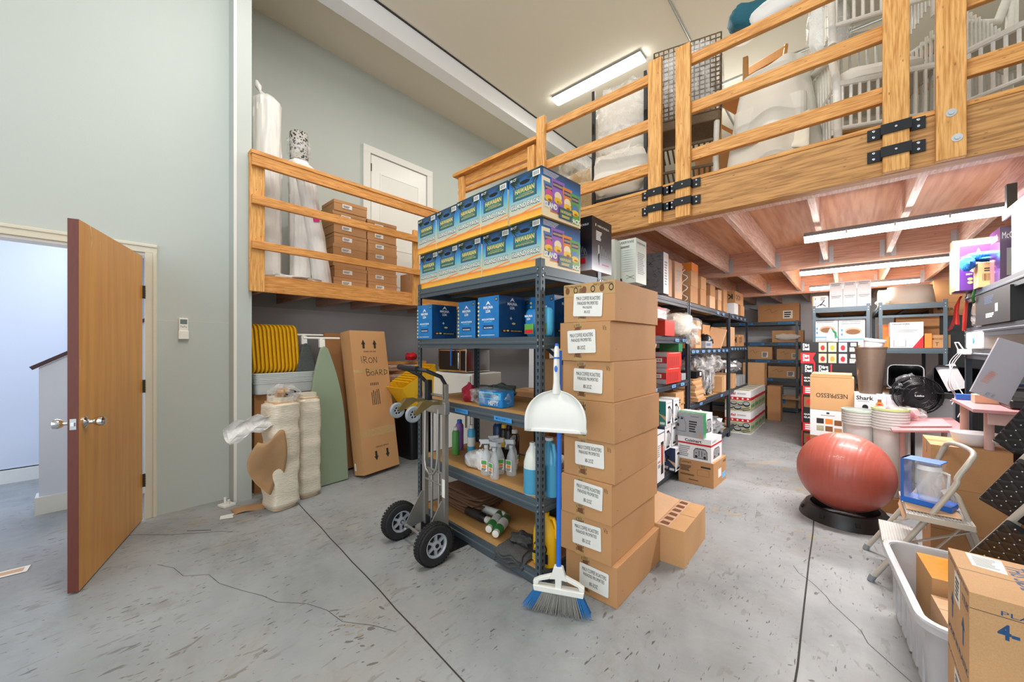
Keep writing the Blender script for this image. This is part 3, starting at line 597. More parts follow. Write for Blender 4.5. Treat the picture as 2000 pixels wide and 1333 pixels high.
# ------------------------------------------------ chip cartons (two layers of five)
ramp_print('chip_print', [(0, 'f3bd4e'), (.10, 'f0a83a'), (.15, 'e07c3a'), (.18, 'c9c6ac'), (.34, 'a9b9ad'), (.52, '62aebe'), (.68, '3289c4'), (.82, '22609f'), (1, '18364f')], 2, .35, .05, 7)
mat('palm_green', '2d4a3e', .4, var=.3); mat('sign_teal', '1d6a63', .4, var=.04); mat('sign_purple', '4a3a78', .4); mat('gold_print', 'e9cf7a', .4); mat('sky_print', '2f7fc4', .4, var=.2)
mat('bag_purple', '9a6cc4', .4, var=.1); mat('bag_orange', 'ee8a35', .4, var=.08); mat('bag_green', '5ea64a', .4, var=.2); mat('bag_blue', '5a86b8', .4, var=.1); mat('cream_print', 'f6e6c0', .4, var=.03); mat('orange_print', 'f28a2a', .4); mat('yellow_print', 'f5c63c', .4); mat('pink_print', 'd85a98', .4)
CW, CD, CH = .256, .365, .272
def chip_mesh():
    mb = MB(); mb.box(-CW/2, CW/2, -CD/2, CD/2, 0, CH, 'chip_print'); F = faces(mb, CW, CD, CH); r = random.Random(4)
    for nm in ('front', 'back'):
        f = F[nm]
        f.poly([(0, .14), (.3, .15), (.6, .2), (.85, .235), (1, .24), (1, .215), (.85, .205), (.6, .17), (.3, .12), (0, .11)], 'red_print' if False else 'orange_print')
        for cx in (.02, .98):                                     # palm fronds hanging in from the top corners
            for k in range(34):
                a = r.uniform(-.1, 1.1) if cx < .5 else PI-r.uniform(-.1, 1.1); a = -a if cx < .5 else -a; l = r.uniform(.2, .46); y = r.uniform(.9, 1.0)
                x1, y1 = cx+l*math.cos(a), y-abs(l*math.sin(a))*.8; f.poly([(max(0, min(1, p)), min(1, q)) for p, q in ((cx, y), ((cx+x1)/2, (y+y1)/2+.02), (x1, y1), ((cx+x1)/2, (y+y1)/2-.01))], 'palm_green')
        f.up(); f.ell(.5, .81, .16, .042, 'hole_black'); f.rect(.74, .96, .84, .955, 'white_print'); f.rect(.13, .86, .46, .735, 'sign_purple'); f.up(); f.bars(.76, .94, .855, .94); f.rect(.16, .83, .475, .72, 'sign_teal'); f.rect(.3, .72, .56, .57, 'gold_print')
        f.up(); f.text('HAWAIIAN', .2, .79, .595, .70, 'gold_print', .02); f.text('KETTLE STYLE POTATO CHIPS', .22, .78, .505, .54, 'gold_print', .01)
        f.text('ISLAND PACK', .08, .95, .275, .395, 'black_print', .055); f.up(); f.text('ISLAND PACK', .09, .94, .285, .385, 'white_print', .012); f.text('30 CT', .04, .24, .90, .955, 'white_print', .02)
    for nm in ('right', 'left'):
        f = F[nm]; f.rect(0, 1, 0, .12, 'cream_print'); f.rect(0, .2, .12, .8, 'cream_print')
        for k in range(4): f.rect(.04, .42-.03*k, .945-.03*k, .955-.03*k, 'white_print')
        f.up(); bags = ((.04, .30, .24, .72, 'bag_blue', 'pink_print'), (.22, .56, .16, .84, 'bag_purple', 'cream_print'), (.50, .76, .12, .76, 'bag_orange', 'cream_print'), (.70, .97, .05, .70, 'bag_green', 'bag_blue'))
        for a0, a1, b0, b1, c, c2 in bags:
            f.poly([(a0+.02, b0), (a1, b0), (a1-.03, (b0+b1)/2), (a1, b1), (a0, b1), (a0+.03, (b0+b1)/2)], c); f.up(); f.rect(a0+.04, a1-.04, b1-.17, b1-.06, 'sign_purple'); f.up(); f.text('HAWAIIAN', a0+.05, a1-.05, b1-.14, b1-.09, 'gold_print', .02)
            f.ell((a0+a1)/2, (b0+b1)/2, .09, .1, c2); f.up(); f.ell((a0+a1)/2, (b0+b1)/2-.09, .1, .07, 'yellow_print'); f.ell((a0+a1)/2+.02, (b0+b1)/2-.12, .05, .03, 'orange_print')
        f.up(); f.text('ISLAND', .05, .36, .19, .31, 'white_print', .05); f.text('PACK', .72, .97, .05, .16, 'white_print', .05); f.rect(.40, .76, .06, .30, 'sign_purple'); f.up(); f.rect(.42, .74, .075, .285, 'sign_teal'); f.up(); f.text('HAWAIIAN', .44, .72, .18, .25, 'gold_print', .02); f.lines(.47, .69, .09, .15, 2, 'gold_print')
    f = F['top']; f.rect(0, 1, .485, .515, 'flap_seam')
    return mb
chip = chip_mesh().build('chip_carton', bevel=.002)
tag(chip, None, 'carton', 'two layers of blue chip cartons on the front rack')
ords = ('nearest to the broom', 'second from the right', 'middle', 'fourth from the right', 'leftmost')
for lay in (0, 1):
    for i in range(5):
        c = chip if (lay == 0 and i == 0) else chip.copy()
        if c is not chip: COL.objects.link(c)
        x = -CW/2-.002 - i*(CW+.004) + (.012 if lay else 0) + ((.004, -.003, .005, 0, -.002)[i] if lay else 0)
        c.location = fr(x, CD/2+(-.012 if lay else .01)+.004*math.sin(i*2.1+lay), 1.806+lay*(CH+.001)); c.rotation_euler = (0, 0, FRZ+.006*math.sin(i*1.7+lay*2))
        c['label'] = 'chip carton with teal sign, %s layer, %s of its row' % (('lower', 'upper')[lay], ords[i])
        c['group'] = 'two layers of blue chip cartons on the front rack'

# ------------------------------------------------ plain carton maker
def carton(w, d, h, m='cardboard', tape=True, seams=True, art=None, name='cardboard_box', bevel=.003, tape_m='tape', z0=0):
    """art(F): draws printing on the faces; returns the mesh object with a packing_tape part"""
    mb = MB(); mb.box(-w/2, w/2, -d/2, d/2, z0, h, m); o = None; F = faces(mb, w, d, h)
    if seams: F['top'].rect(0, 1, .496, .504, 'flap_seam'); [F[k].rect(.0, 1, .985, .99, 'ink') for k in ()]
    if art: art(F)
    o = mb.build(name, bevel=0)
    if tape:
        tb = MB(); G = faces(tb, w, d, h, lift=.0014); t = .024/d; G['top'].rect(0, 1, .5-t, .5+t, tape_m); G['left'].rect(.5-t, .5+t, .7, 1, tape_m); G['right'].rect(.5-t, .5+t, .7, 1, tape_m)
        tb.build('packing_tape', o)
    return o
def put(o, loc, rz=0, label=None, cat='box', group=None):
    o.location = loc; o.rotation_euler = (0, 0, rz); return tag(o, label, cat, group)
# ------------------------------------------------ tall stack of coffee cartons
cw, cd, ch = .31, .60, .2105
def coffee_label(mb, f, dx, dz, tilt=0):
    pass
def coffee(i, lab, dx=0, dz=0, extra=False):
    mb = MB(); mb.box(-cw/2, cw/2, -cd/2, cd/2, 0, ch, 'cardboard'); F = faces(mb, cw, cd, ch); f = F['front']
    if i in (1, 2, 4, 5, 6): f.text('V/s', .86, .93, .78, .9, 'ink', 0)
    F['right'].rect(.1, .12, .3, .31, 'ink'); F['top'].rect(.496, .504, 0, 1, 'flap_seam')
    o = mb.build('coffee_carton', bevel=.002)
    tb = MB(); g = Face(tb, (-cw/2, -cd/2, 0), (1, 0, 0), (0, 0, 1), cw, ch, .0003); a = .30+dx*.3; g.rect(a, a+.17, 0, 1, 'printed_tape'); g.up()
    for k in range(3):
        b = .08+.33*k
        if k % 2: g.ell(a+.085, b+.08, .06, .08, 'ink', 14); g.up(); g.ell(a+.085, b+.08, .045, .06, 'printed_tape', 14); g.ell(a+.085, b+.08, .02, .04, 'ink', 8)
        else: g.poly([(a+.03, b+.02), (a+.14, b), (a+.14, b+.15), (a+.03, b+.13)], 'coffee_brown'); [g.rect(a+.05+.03*q, a+.06+.03*q, b+.15, b+.22, 'ink') for q in range(3)]
        for q in range(2): g.rect(a+.01, a+.02, b+.12*q, b+.12*q+.08, 'ink'); g.rect(a+.15, a+.16, b+.1*q, b+.1*q+.07, 'ink')
    if extra:
        g.rect(0, 1, .68, .98, 'printed_tape'); g.up()
        for q in range(6): g.ell(.08+.17*q, .83, .045, .09, 'ink' if q % 2 else 'coffee_brown', 12)
        g.up(); [g.ell(.08+.17*q, .83, .03, .06, 'printed_tape', 10) for q in (1, 3, 5)]; g.text('Premium Maui Coffee', .02, .36, .9, .96, 'ink', 0, flip=True); g.text('Premium Maui Coffee', .6, .96, .9, .96, 'ink', 0, flip=True)
    tb.build('printed_tape', o)
    if lab:
        lb = MB(); lb.T = Matrix.Translation((-cw/2+(.22+dx)*cw, -cd/2, (.14+dz)*ch)) @ Matrix.Rotation(math.radians((3, -2, 1.5, 0, -1, 2, -1.5, 1)[i]), 4, 'Y')
        W_, H_ = .175, .125; g = Face(lb, (0, 0, 0), (1, 0, 0), (0, 0, 1), W_, H_, .0012); g.k = 3
        g.poly([(.03, 0), (.97, 0), (1, .04), (1, .96), (.97, 1), (.03, 1), (0, .96), (0, .04)], 'label_paper'); g.up(); g.text('MAUI COFFEE ROASTERS', .1, .92, .70, .86, 'ink', .0); g.text('PARADISE PROPERTIES', .14, .86, .5, .64, 'ink', .0)
        if i == 0: g.text('MAUI BLEND', .34, .66, .34, .44, 'ink', 0); g.text('80-2OZ', .4, .6, .14, .25, 'ink', 0)
        else: g.text('80-2OZ', .36, .64, .16, .32, 'ink', .0)
        lb.build('label', o)
    return o
mat('coffee_brown', '7a4a2c', .5)
pos = ((.004, .0, 0, .012), (-.012, -.008, .0, -.01), (-.006, .004, .0, .014), (.008, 0, 0, -.006), (0, .006, 0, .01), (-.004, -.006, 0, -.012), (-.016, 0, 0, .008), (.012, .012, 0, 0))
nm = ('topmost', 'second from the top', 'third from the top', 'fourth from the top, behind the dustpan', 'fourth from the floor', 'third from the floor', 'second from the floor', 'lowest, behind the broom head')
for i in range(8):
    k = 7-i; dx, dy, _, rz = pos[i]
    o = coffee(i, i != 3, (.0, -.02, .03, 0, .05, .07, .06, .09)[i]+(-.02), (.02, .05, .08, 0, .18, .2, .12, .06)[i], i == 0)
    put(o, (-1.052+dx, 2.10+dy, .001+k*(ch+.0015)), rz, 'brown coffee carton of the tall stack, %s' % nm[i], 'box', 'tall stack of brown coffee cartons')
# loose carton beside the stack, one flap up
o = carton(.34, .49, .225, 'cardboard_tan', tape=False)
put(o, (-.915, 2.655, 0), .02, 'loose brown carton on the floor beside the tall stack, one top flap raised', 'box')
mb = MB(); mb.cbox((-.085, 0, .012), (.17, .48, .004), 'cardboard_pale', (0, .14, 0)); mb.build('flap', o, loc=(0, 0, .225))
tb = MB(); G = faces(tb, .34, .49, .225, lift=.002); g = G['top']; g.rect(.52, .72, 0, 1, 'cardboard_pink'); g.up(); [g.poly([(.54, .06+.16*k), (.7, .05+.16*k), (.7, .13+.16*k), (.56, .14+.16*k)], 'coffee_brown') for k in range(6)]
g = G['front']; g.rect(.28, .48, 0, 1, 'printed_tape'); g.up(); [g.poly([(.3, .08+.24*k), (.46, .1+.24*k), (.46, .2+.24*k), (.31, .22+.24*k)], 'coffee_brown') for k in range(4)]; [g.rect(.33, .36, .02+.24*k, .06+.24*k, 'ink') for k in range(4)]
tb.build('printed_tape', o)

# ------------------------------------------------ blue nut cartons on the second shelf
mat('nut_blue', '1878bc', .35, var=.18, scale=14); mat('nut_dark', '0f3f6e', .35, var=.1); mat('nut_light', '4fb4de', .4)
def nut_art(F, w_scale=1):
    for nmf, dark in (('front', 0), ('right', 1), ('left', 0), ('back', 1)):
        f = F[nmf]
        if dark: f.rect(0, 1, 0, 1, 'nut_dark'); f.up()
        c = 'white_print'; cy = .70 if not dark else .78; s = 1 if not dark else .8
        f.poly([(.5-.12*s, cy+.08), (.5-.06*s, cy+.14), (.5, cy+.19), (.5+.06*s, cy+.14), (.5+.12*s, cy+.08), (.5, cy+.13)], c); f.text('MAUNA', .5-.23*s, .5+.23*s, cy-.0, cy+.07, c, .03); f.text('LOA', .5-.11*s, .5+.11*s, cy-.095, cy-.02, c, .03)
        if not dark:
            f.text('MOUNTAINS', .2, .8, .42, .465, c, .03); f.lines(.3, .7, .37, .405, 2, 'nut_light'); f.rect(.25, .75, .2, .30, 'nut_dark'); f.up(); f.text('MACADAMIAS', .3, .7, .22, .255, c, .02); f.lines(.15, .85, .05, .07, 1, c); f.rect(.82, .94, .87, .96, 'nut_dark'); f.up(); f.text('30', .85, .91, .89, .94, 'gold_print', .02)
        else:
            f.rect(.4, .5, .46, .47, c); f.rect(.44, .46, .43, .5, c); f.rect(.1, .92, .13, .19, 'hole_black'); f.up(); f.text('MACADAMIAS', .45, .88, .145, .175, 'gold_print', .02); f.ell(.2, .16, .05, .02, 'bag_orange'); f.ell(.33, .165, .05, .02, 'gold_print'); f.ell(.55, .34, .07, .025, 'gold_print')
    f = F['front']
    for k in range(9): f.ell(.03, .06+.1*k, .045, .028, 'gold_print', 8)
nw, nd, nh = .205, .235, .265
def nut():
    mb = MB(); mb.box(-nw/2, nw/2, -nd/2, nd/2, 0, nh, 'nut_blue'); nut_art(faces(mb, nw, nd, nh)); return mb.build('nut_carton', bevel=.0015)
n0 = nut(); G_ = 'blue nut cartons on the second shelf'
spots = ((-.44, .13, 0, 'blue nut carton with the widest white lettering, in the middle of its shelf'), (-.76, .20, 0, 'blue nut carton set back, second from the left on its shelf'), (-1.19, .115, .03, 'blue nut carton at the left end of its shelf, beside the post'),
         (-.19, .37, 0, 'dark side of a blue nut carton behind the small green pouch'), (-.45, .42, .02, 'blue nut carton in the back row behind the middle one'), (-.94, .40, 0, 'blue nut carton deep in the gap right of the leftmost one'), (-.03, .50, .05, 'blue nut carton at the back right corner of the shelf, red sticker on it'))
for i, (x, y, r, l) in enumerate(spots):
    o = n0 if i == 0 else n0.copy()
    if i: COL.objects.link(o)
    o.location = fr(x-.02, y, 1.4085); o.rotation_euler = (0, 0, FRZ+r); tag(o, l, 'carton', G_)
t = empty('snack_pouch', fr(-.09, .09, 1.409), FRZ, 'small teal and green nut pouches standing behind the perforated rack post', 'pouch')
for k, x in enumerate((-.05, .05)):
    mb = MB(); mb.blob((x, 0, .085), (.048, .03, .085), 'nut_blue' if k == 0 else 'nut_light', .04, 2, k, 16, 10, sq=.6); f = Face(mb, (x-.045, -.031, 0), (1, 0, 0), (0, 0, 1), .09, .17, .003)
    f.rect(.1, .9, .1, .45, 'bag_green'); f.up(); f.rect(.15, .85, .12, .25, 'red_print'); f.text('MAUNA', .15, .85, .68, .76, 'white_print', .03); f.text('LOA', .35, .65, .58, .66, 'white_print', .03); mb.build('pouch', t, smooth=True)

# ------------------------------------------------ things on the lower shelves of the front rack
mat('towel_grey', '4a4a4a', .95, bump=.6, scale=90, var=.12); mat('cloth_red', '9e2336', .9, bump=.4, scale=50); mat('cloth_green', '4b5550', .95, bump=.6, scale=60, var=.15); mat('burlap', '7a5a44', .9, var=.15, bump=.5, scale=120)
z = .9465
tag(MB().blob((0, 0, .05), (.15, .11, .07), 'cloth_green', .22, 2.2, 3, 26, 14, floor=0).build('folded_cloth', loc=fr(-.70, .30, z), smooth=True, rz=.2), 'crumpled dark green cloth behind the wrapped blue pack on the middle shelf', 'cloth')
tag(MB().blob((0, 0, .045), (.055, .06, .08), 'cloth_red', .2, 2, 5, 20, 12, floor=0).build('cloth', loc=fr(-.83, .15, z), smooth=True), 'crumpled dark red cloth on the middle shelf beside the hand truck', 'cloth')
tag(MB().blob((0, 0, .04), (.10, .09, .05), 'towel_grey', .2, 2, 9, 20, 12, floor=0).build('cloth', loc=fr(-.95, .30, z), smooth=True), 'dark grey cloth at the back of the middle shelf, left of the red one', 'cloth')
t = empty('wrapped_pack', fr(-.54, .145, z), FRZ+.1, 'blue printed pack of bottles in clear film on the middle shelf', 'pack')
mb = MB(); mb.rprism(-.10, .12, -.065, .065, .002, .105, .015, 'nut_blue', 3); f = Face(mb, (-.10, -.065, 0), (1, 0, 0), (0, 0, 1), .22, .105, .001); f.rect(.05, .95, .5, .92, 'nut_light'); f.up(); f.lines(.1, .9, .55, .85, 4, 'nut_dark'); f.text('HEFTY', .45, .85, .12, .4, 'white_print', .02); mb.build('pack', t, smooth=30)
MB().blob((-.045, 0, .058), (.17, .082, .058), 'wrap', .09, 2.5, 2, 26, 14, floor=.001, sq=.7).build('film', t, smooth=True)
z = .4845
# spray bottles
mat('clear_pet', 'e8eef0', .08, alpha=.35, var=.0); mat('trigger_clear', 'd8dde0', .15, alpha=.75, var=.02); mat('label_green', '58a050', .4); mat('liquid_blue', '4a9cc0', .15, var=.03)
def spray():
    t = empty('spray_bottle', (0, 0, 0))
    mb = MB(); mb.lathe([(.036, 0), (.038, .01), (.038, .09), (.030, .13), (.016, .165), (.013, .18)], 'clear_pet', 20, sx=1, sy=.75); mb.build('bottle', t, smooth=60)
    mb = MB(); f = Face(mb, (-.025, -.0292, .03), (1, 0, 0), (0, 0, 1), .05, .075, .001); f.rect(0, 1, 0, 1, 'label_paper'); f.up(); f.rect(.1, .9, .6, .95, 'label_green'); f.rect(.2, .8, .32, .55, 'bag_orange'); f.lines(.1, .9, .03, .28, 4, 'ink'); mb.build('label', t)
    mb = MB(); mb.cyl((0, 0, .178), (0, 0, .2), .015, 'trigger_clear', 14); mb.cbox((-.008, 0, .222), (.07, .022, .03), 'trigger_clear', (0, -.12, 0)); mb.cbox((-.038, 0, .2), (.01, .014, .045), 'trigger_clear', (0, .5, 0)); mb.cyl((-.042, 0, .225), (-.052, 0, .226), .009, 'trigger_clear', 10); mb.build('trigger', t, bevel=.003)
    return t
sp0 = spray(); tag(sp0, None, 'bottle')
for i, (x, y, r, l) in enumerate(((-.565, .085, .3, 'clear spray bottle in front at the left of its cluster, orange label'), (-.47, .075, -.2, 'clear spray bottle in front at the right of its cluster, orange label'), (-.52, .165, 1, 'clear spray bottle in the middle row of the cluster'), (-.60, .20, .5, 'clear spray bottle at the back left of the cluster'),
                                 (-.44, .20, .1, 'clear spray bottle at the back right of the cluster, beside the wire basket'), (-.50, .28, 2, 'clear spray bottle rearmost in the cluster'))):
    o = sp0 if i == 0 else copy_tree(sp0); o.location = fr(x, y, z); o.rotation_euler = (0, 0, r); tag(o, l, 'bottle', 'clear spray bottles on the fourth shelf')
# jugs
def jug(name, loc, rz, body, liquid, cap, h, lab, label, w=.07, d=.05):
    t = empty(name, loc, rz, label, 'jug')
    mb = MB(); prof = [(1, 0), (1.02, .02), (1.02, h*.52), (.98, h*.62), (.72, h*.8), (.36, h*.92), (.3, h*.96)]
    mb.lathe([(w*p, q) for p, q in prof], body, 24, sx=1, sy=d/w); mb.build('bottle', t, smooth=50)
    if liquid: mb = MB(); mb.lathe([(w*1.025, .004), (w*1.03, h*.50), (w*.9, h*.52)], liquid, 24, sx=1, sy=d/w); mb.build('liquid', t, smooth=30)
    mb = MB(); mb.tube([(w*.95, 0, h*.55), (w*1.0, 0, h*.75), (w*.75, 0, h*.9), (w*.3, 0, h*.9)], .012, body, 10); mb.build('handle', t, smooth=True)
    mb = MB(); mb.cyl((0, 0, h*.95), (0, 0, h*1.0), w*.33, cap, 16); mb.build('cap', t, smooth=30)
    if lab: mb = MB(); f = Face(mb, (-w*.72, -d*1.04, .03), (1, 0, 0), (0, 0, 1), w*1.44, h*.45, .004); lab(f); mb.build('label', t)
    return t
mat('hdpe', 'dfe2d8', .3, alpha=1, var=.02); mat('zep_yellow', 'f2b90f', .35, var=.04)
def windex(f): f.rect(0, 1, 0, 1, 'blue_ink'); f.up(); f.ell(.5, .75, .38, .17, 'red_print'); f.up(); f.text('Windex', .2, .8, .68, .82, 'white_print', .02); f.lines(.1, .9, .1, .5, 5, 'white_print')
jug('glass_cleaner_jug', fr(-.055, .14, z), -.5, 'liquid_blue', None, 'white_plastic', .33, windex, 'blue window cleaner jug with a red and blue label, behind the rack post', .075, .05)
jug('cleaner_bottle', fr(-.125, .07, z), .4, 'hdpe', 'liquid_blue', 'hdpe', .30, None, 'translucent unlabelled jug half full of blue liquid left of the post', .052, .045)
# other bottles and packs on this shelf
t = empty('tissue_pack', fr(-.73, .14, z), .2, 'pack of tissue rolls in crinkled white film with a blue end', 'pack')
mb = MB(); mb.blob((0, 0, .058), (.085, .06, .058), 'wrap_dense', .08, 2.4, 4, 22, 12, floor=.001, sq=.7); mb.build('pack', t, smooth=True); mb = MB(); mb.ell = None; mb.cyl((-.082, 0, .06), (-.088, 0, .06), .035, 'blue_plastic', 16); mb.build('printed_end', t)
mat('tissue', 'f3f3f1', .9, var=.02, bump=.2)
tag(MB().blob((0, 0, .07), (.055, .04, .07), 'tissue', .14, 2, 11, 16, 10, floor=.001, sq=.5).build('paper_roll', loc=fr(-.64, .13, z), smooth=30), 'unwrapped white paper between the film pack and the spray bottles', 'paper')
def can(loc, r, h, m, cap, label, name='spray_can', band=None):
    t = empty(name, loc, random.Random(int(h*1000+r*10000)).uniform(0, 3), label, 'can'); mb = MB(); mb.lathe([(r*.95, 0), (r, .004), (r, h*.8), (r*.7, h*.88)], m, 18)
    if band: mb.shell([(r*1.01, h*.3), (r*1.01, h*.6)], band, 18)
    mb.build('body', t, smooth=40); mb = MB(); mb.lathe([(r*.62, h*.86), (r*.62, h*.97), (r*.5, h)], cap, 14); mb.build('cap', t, smooth=40); return t
mat('brown_glass', '3a2418', .15, coat=.5); mat('can_green', '3f8a46', .3, .2)
can(fr(-.72, .45, z), .036, .26, 'black_plastic', 'black_metal', 'black aerosol can with a grey band, at the back of the fourth shelf', band='grey_print')
can(fr(-.80, .47, z), .034, .25, 'black_plastic', 'yellow_print', 'black can with a yellow top at the back of the fourth shelf', band='yellow_print')
can(fr(-.64, .43, z), .036, .24, 'brown_glass', 'white_print', 'dark brown bottle behind the spray bottle cluster')
can(fr(-.90, .50, z), .045, .27, 'nut_dark', 'grey_plastic', 'dark blue bottle with a grey cap at the back, left of the black cans', 'bottle')
can(fr(-1.0, .30, z), .032, .24, 'nut_light', 'white_plastic', 'light blue and white bottle seen through the hand truck bars', 'bottle', 'white_print')
can(fr(-1.10, .22, z), .03, .22, 'label_green', 'white_plastic', 'green bottle seen through the hand truck bars', 'bottle')
can(fr(-1.2, .33, z), .034, .25, 'bag_purple', 'blue_plastic', 'purple bottle at the left end of the fourth shelf', 'bottle')
t = empty('wire_basket', fr(-.30, .47, z), FRZ, 'black wire basket holding folded papers at the back of the fourth shelf', 'basket')
mb = MB()
for zz in (.004, .05, .1): mb.tube([(-.15, -.09, zz), (.15, -.09, zz), (.15, .09, zz), (-.15, .09, zz), (-.15, -.09, zz)], .002, 'black_metal', 6)
for k in range(16): mb.cyl((-.15+.02*k, -.09, 0.003), (-.15+.02*k, -.09, .1), .0013, 'black_metal', 5); mb.cyl((-.15+.02*k, .09, 0.003), (-.15+.02*k, .09, .1), .0013, 'black_metal', 5); mb.cyl((-.15+.02*k, -.09, .004), (-.15+.02*k, .09, .004), .0013, 'black_metal', 5)
mb.build('basket', t)
mb = MB(); [mb.cbox((0, 0, .02+.018*k), (.26-.01*(k % 3), .15, .014), ('cardboard_pale', 'label_paper', 'cardboard_pink')[k % 3], (0, 0, .03*(k % 2))) for k in range(5)]; tag(mb.build('papers', loc=fr(-.30, .47, z)), 'folded papers lying in the wire basket', 'papers')
# bottom shelf
z = .0815
t = empty('towels', fr(-.26, .09, z), FRZ+.15, 'folded charcoal towels hanging over the front edge of the bottom shelf', 'towel')
def fold(dx, dz, w, seed, hang):
    mb = MB(); r = random.Random(seed)
    def fn(u, v):
        y = .13-.30*v; x = (u-.5)*w + dx; zz = dz+.012*math.sin(u*9+seed)*v + .01*noise.noise(Vector((u*4, v*4, seed)))
        if y < -.085: zz -= hang*((-.085-y)/.085)**1.1*1.0; y = -.085-.03*((-.085-y)/.085)
        return (x+.02*math.sin(v*3+seed), y, max(zz, -.07 if y < -.09 else .002))
    mb.grid(fn, 16, 16, 'towel_grey'); return mb.build('towel', t, smooth=True, solid=.009)
for k in range(4): fold(.0+.008*k, .012+.011*k, .21-.012*k, k, .05-.009*k)
MB().blob((.02, .02, .075), (.09, .055, .03), 'towel_grey', .25, 2, 7, 20, 10).build('towel', t, smooth=True)
jugz = jug('degreaser_jug', fr(-.065, .115, z), .1, 'zep_yellow', None, 'zep_yellow', .30, lambda f: (f.rect(0, 1, 0, .42, 'black_plastic'), f.up(), f.ell(.55, .62, .42, .3, 'black_print', 24), f.up(), f.ell(.55, .62, .36, .24, 'zep_yellow', 24), f.up(), f.text('Zep', .25, .85, .48, .78, 'black_print', .04), f.lines(.1, .9, .05, .35, 5, 'yellow_print')), 'yellow and black degreaser jug on the bottom shelf behind the post', .075, .055)
def lying(loc, rz, r, h, m, cap, label, name='spray_can', band=None, tilt=0):
    t = empty(name, loc, 0, label, 'can', rot=(0, PI/2, rz)); mb = MB(); mb.lathe([(r*.95, 0), (r, .004), (r, h*.8), (r*.7, h*.88)], m, 18)
    if band: mb.shell([(r*1.01, h*.25), (r*1.01, h*.65)], band, 18)
    mb.build('body', t, smooth=40); mb = MB(); mb.lathe([(r*.7, h*.86), (r*.72, h*.99), (r*.5, h)], cap, 14); mb.build('cap', t, smooth=40); return t
lying(fr(-.88, .17, z+.034), -.05, .033, .24, 'black_plastic', 'hdpe', 'black aerosol can lying on the bottom shelf, cap toward the green one', band='ink')
lying(fr(-.66, .30, z+.034), -1.15, .033, .24, 'can_green', 'white_plastic', 'green aerosol can lying on the bottom shelf, left of its twin', band='white_print')
lying(fr(-.58, .29, z+.034), -1.15, .033, .24, 'can_green', 'white_plastic', 'green aerosol can lying on the bottom shelf, right of its twin', band='white_print')
lying(fr(-.84, .27, z+.034), .1, .03, .26, 'hdpe', 'grey_plastic', 'white tube lying behind the black aerosol can', 'tube')
for k in range(7): tag(MB().grid(lambda u, v: ((u-.5)*.42, (v-.5)*.3, .012*math.sin(u*5+k)*math.sin(v*4+k)), 14, 10, 'burlap').build('burlap_sack', loc=fr(-1.03+.01*(k % 3), .30+.008*k, z+.02+.018*k), rz=.1*(k % 3)-.1, smooth=True, solid=.008), 'folded brown burlap sack in the pile on the bottom shelf, number %s up' % ('one', 'two', 'three', 'four', 'five', 'six', 'seven')[k] if False else 'folded brown burlap sack in the flat pile on the bottom shelf', 'sack', 'pile of burlap sacks on the bottom shelf')

# ------------------------------------------------ hand truck
ht = empty('hand_truck', (-2.125, 1.6, 0), -.08, 'aluminium convertible hand truck with black tyres leaning on the front rack', 'hand truck')
mat('tyre', '1f1f20', .8, bump=.5, scale=70); mat('wheel_grey', 'a8acb2', .45, .1); mat('caster_grey', '8f979c', .5); mat('brass', '9a8658', .4, .8, var=.15)
def wheel(parent, loc, R, w, rim, tyre, name='wheel'):
    mb = MB(); mb.T = Matrix.Translation(loc) @ Matrix.Rotation(PI/2, 4, 'Y'); mb.lathe([(R*.58, -w*.42), (R*.72, -w*.5), (R*.9, -w*.46), (R*.985, -w*.25), (R, 0), (R*.985, w*.25), (R*.9, w*.46), (R*.72, w*.5), (R*.58, w*.42), (R*.58, -w*.42)], tyre, 40)
    if R > .1:
        for k in range(40):      # tread blocks
            a = 2*PI*k/40; c_, s_ = math.cos(a), math.sin(a)
            for q in (-1, 0, 1): mb.cbox(((R+.0005)*c_*(.99 if q else 1), (R+.0005)*s_*(.99 if q else 1), q*w*.26), (.006, .013, w*.2), tyre, (0, 0, a))
    o = mb.build(name, parent, smooth=35)
    mb = MB(); mb.T = Matrix.Translation(loc) @ Matrix.Rotation(PI/2, 4, 'Y'); mb.shell([(R*.6, -w*.4), (R*.54, -w*.43), (R*.48, -w*.3), (R*.48, w*.3), (R*.54, w*.43), (R*.6, w*.4)], rim, 32); mb.lathe([(R*.48, -w*.1), (R*.48, w*.1)], 'black_metal', 32); mb.lathe([(R*.22, -w*.42), (R*.22, w*.42)], rim, 24); mb.lathe([(R*.10, -w*.46), (R*.10, w*.46)], 'black_metal', 16)
    for k in range(6): a = PI/3*k; mb.cbox((R*.35*math.cos(a), R*.35*math.sin(a), 0), (R*.30, R*.12, w*.6), rim, (0, 0, a))
    mb.build('rim', o, smooth=35); return o
for sx in (-1, 1): wheel(ht, (sx*.222, -.145, .127), .127, .075, 'wheel_grey', 'tyre')
mb = MB(); mb.cyl((-.25, -.145, .127), (.25, -.145, .127), .009, 'zinc', 12); mb.build('axle', ht, smooth=40)
for sx in (-1, 1):
    mb = MB(); mb.add([(sx*.125+d_, y, z_) for d_ in (-.004, .004) for y, z_ in ((.02, .33), (.02, .12), (-.145, .10), (-.165, .127), (-.145, .155), (-.03, .33))], [(5, 4, 3, 2, 1, 0), (6, 7, 8, 9, 10, 11)]+[(i, (i+1) % 6, 6+(i+1) % 6, 6+i) for i in range(6)], 'aluminium'); mb.build('wheel_bracket', ht)
    mb = MB(); mb.box(sx*.125-.016, sx*.125+.016, -.012, .016, .10, 1.10, 'aluminium'); mb.box(sx*.125-.017, sx*.125+.017, -.0135, -.012, .13, 1.0, 'aluminium')
    mb.box(sx*.125-.0165, sx*.125+.0165, -.0145, -.0135, .35, .47, 'label_paper') if sx > 0 else None; mb.build('upright', ht, bevel=.003)
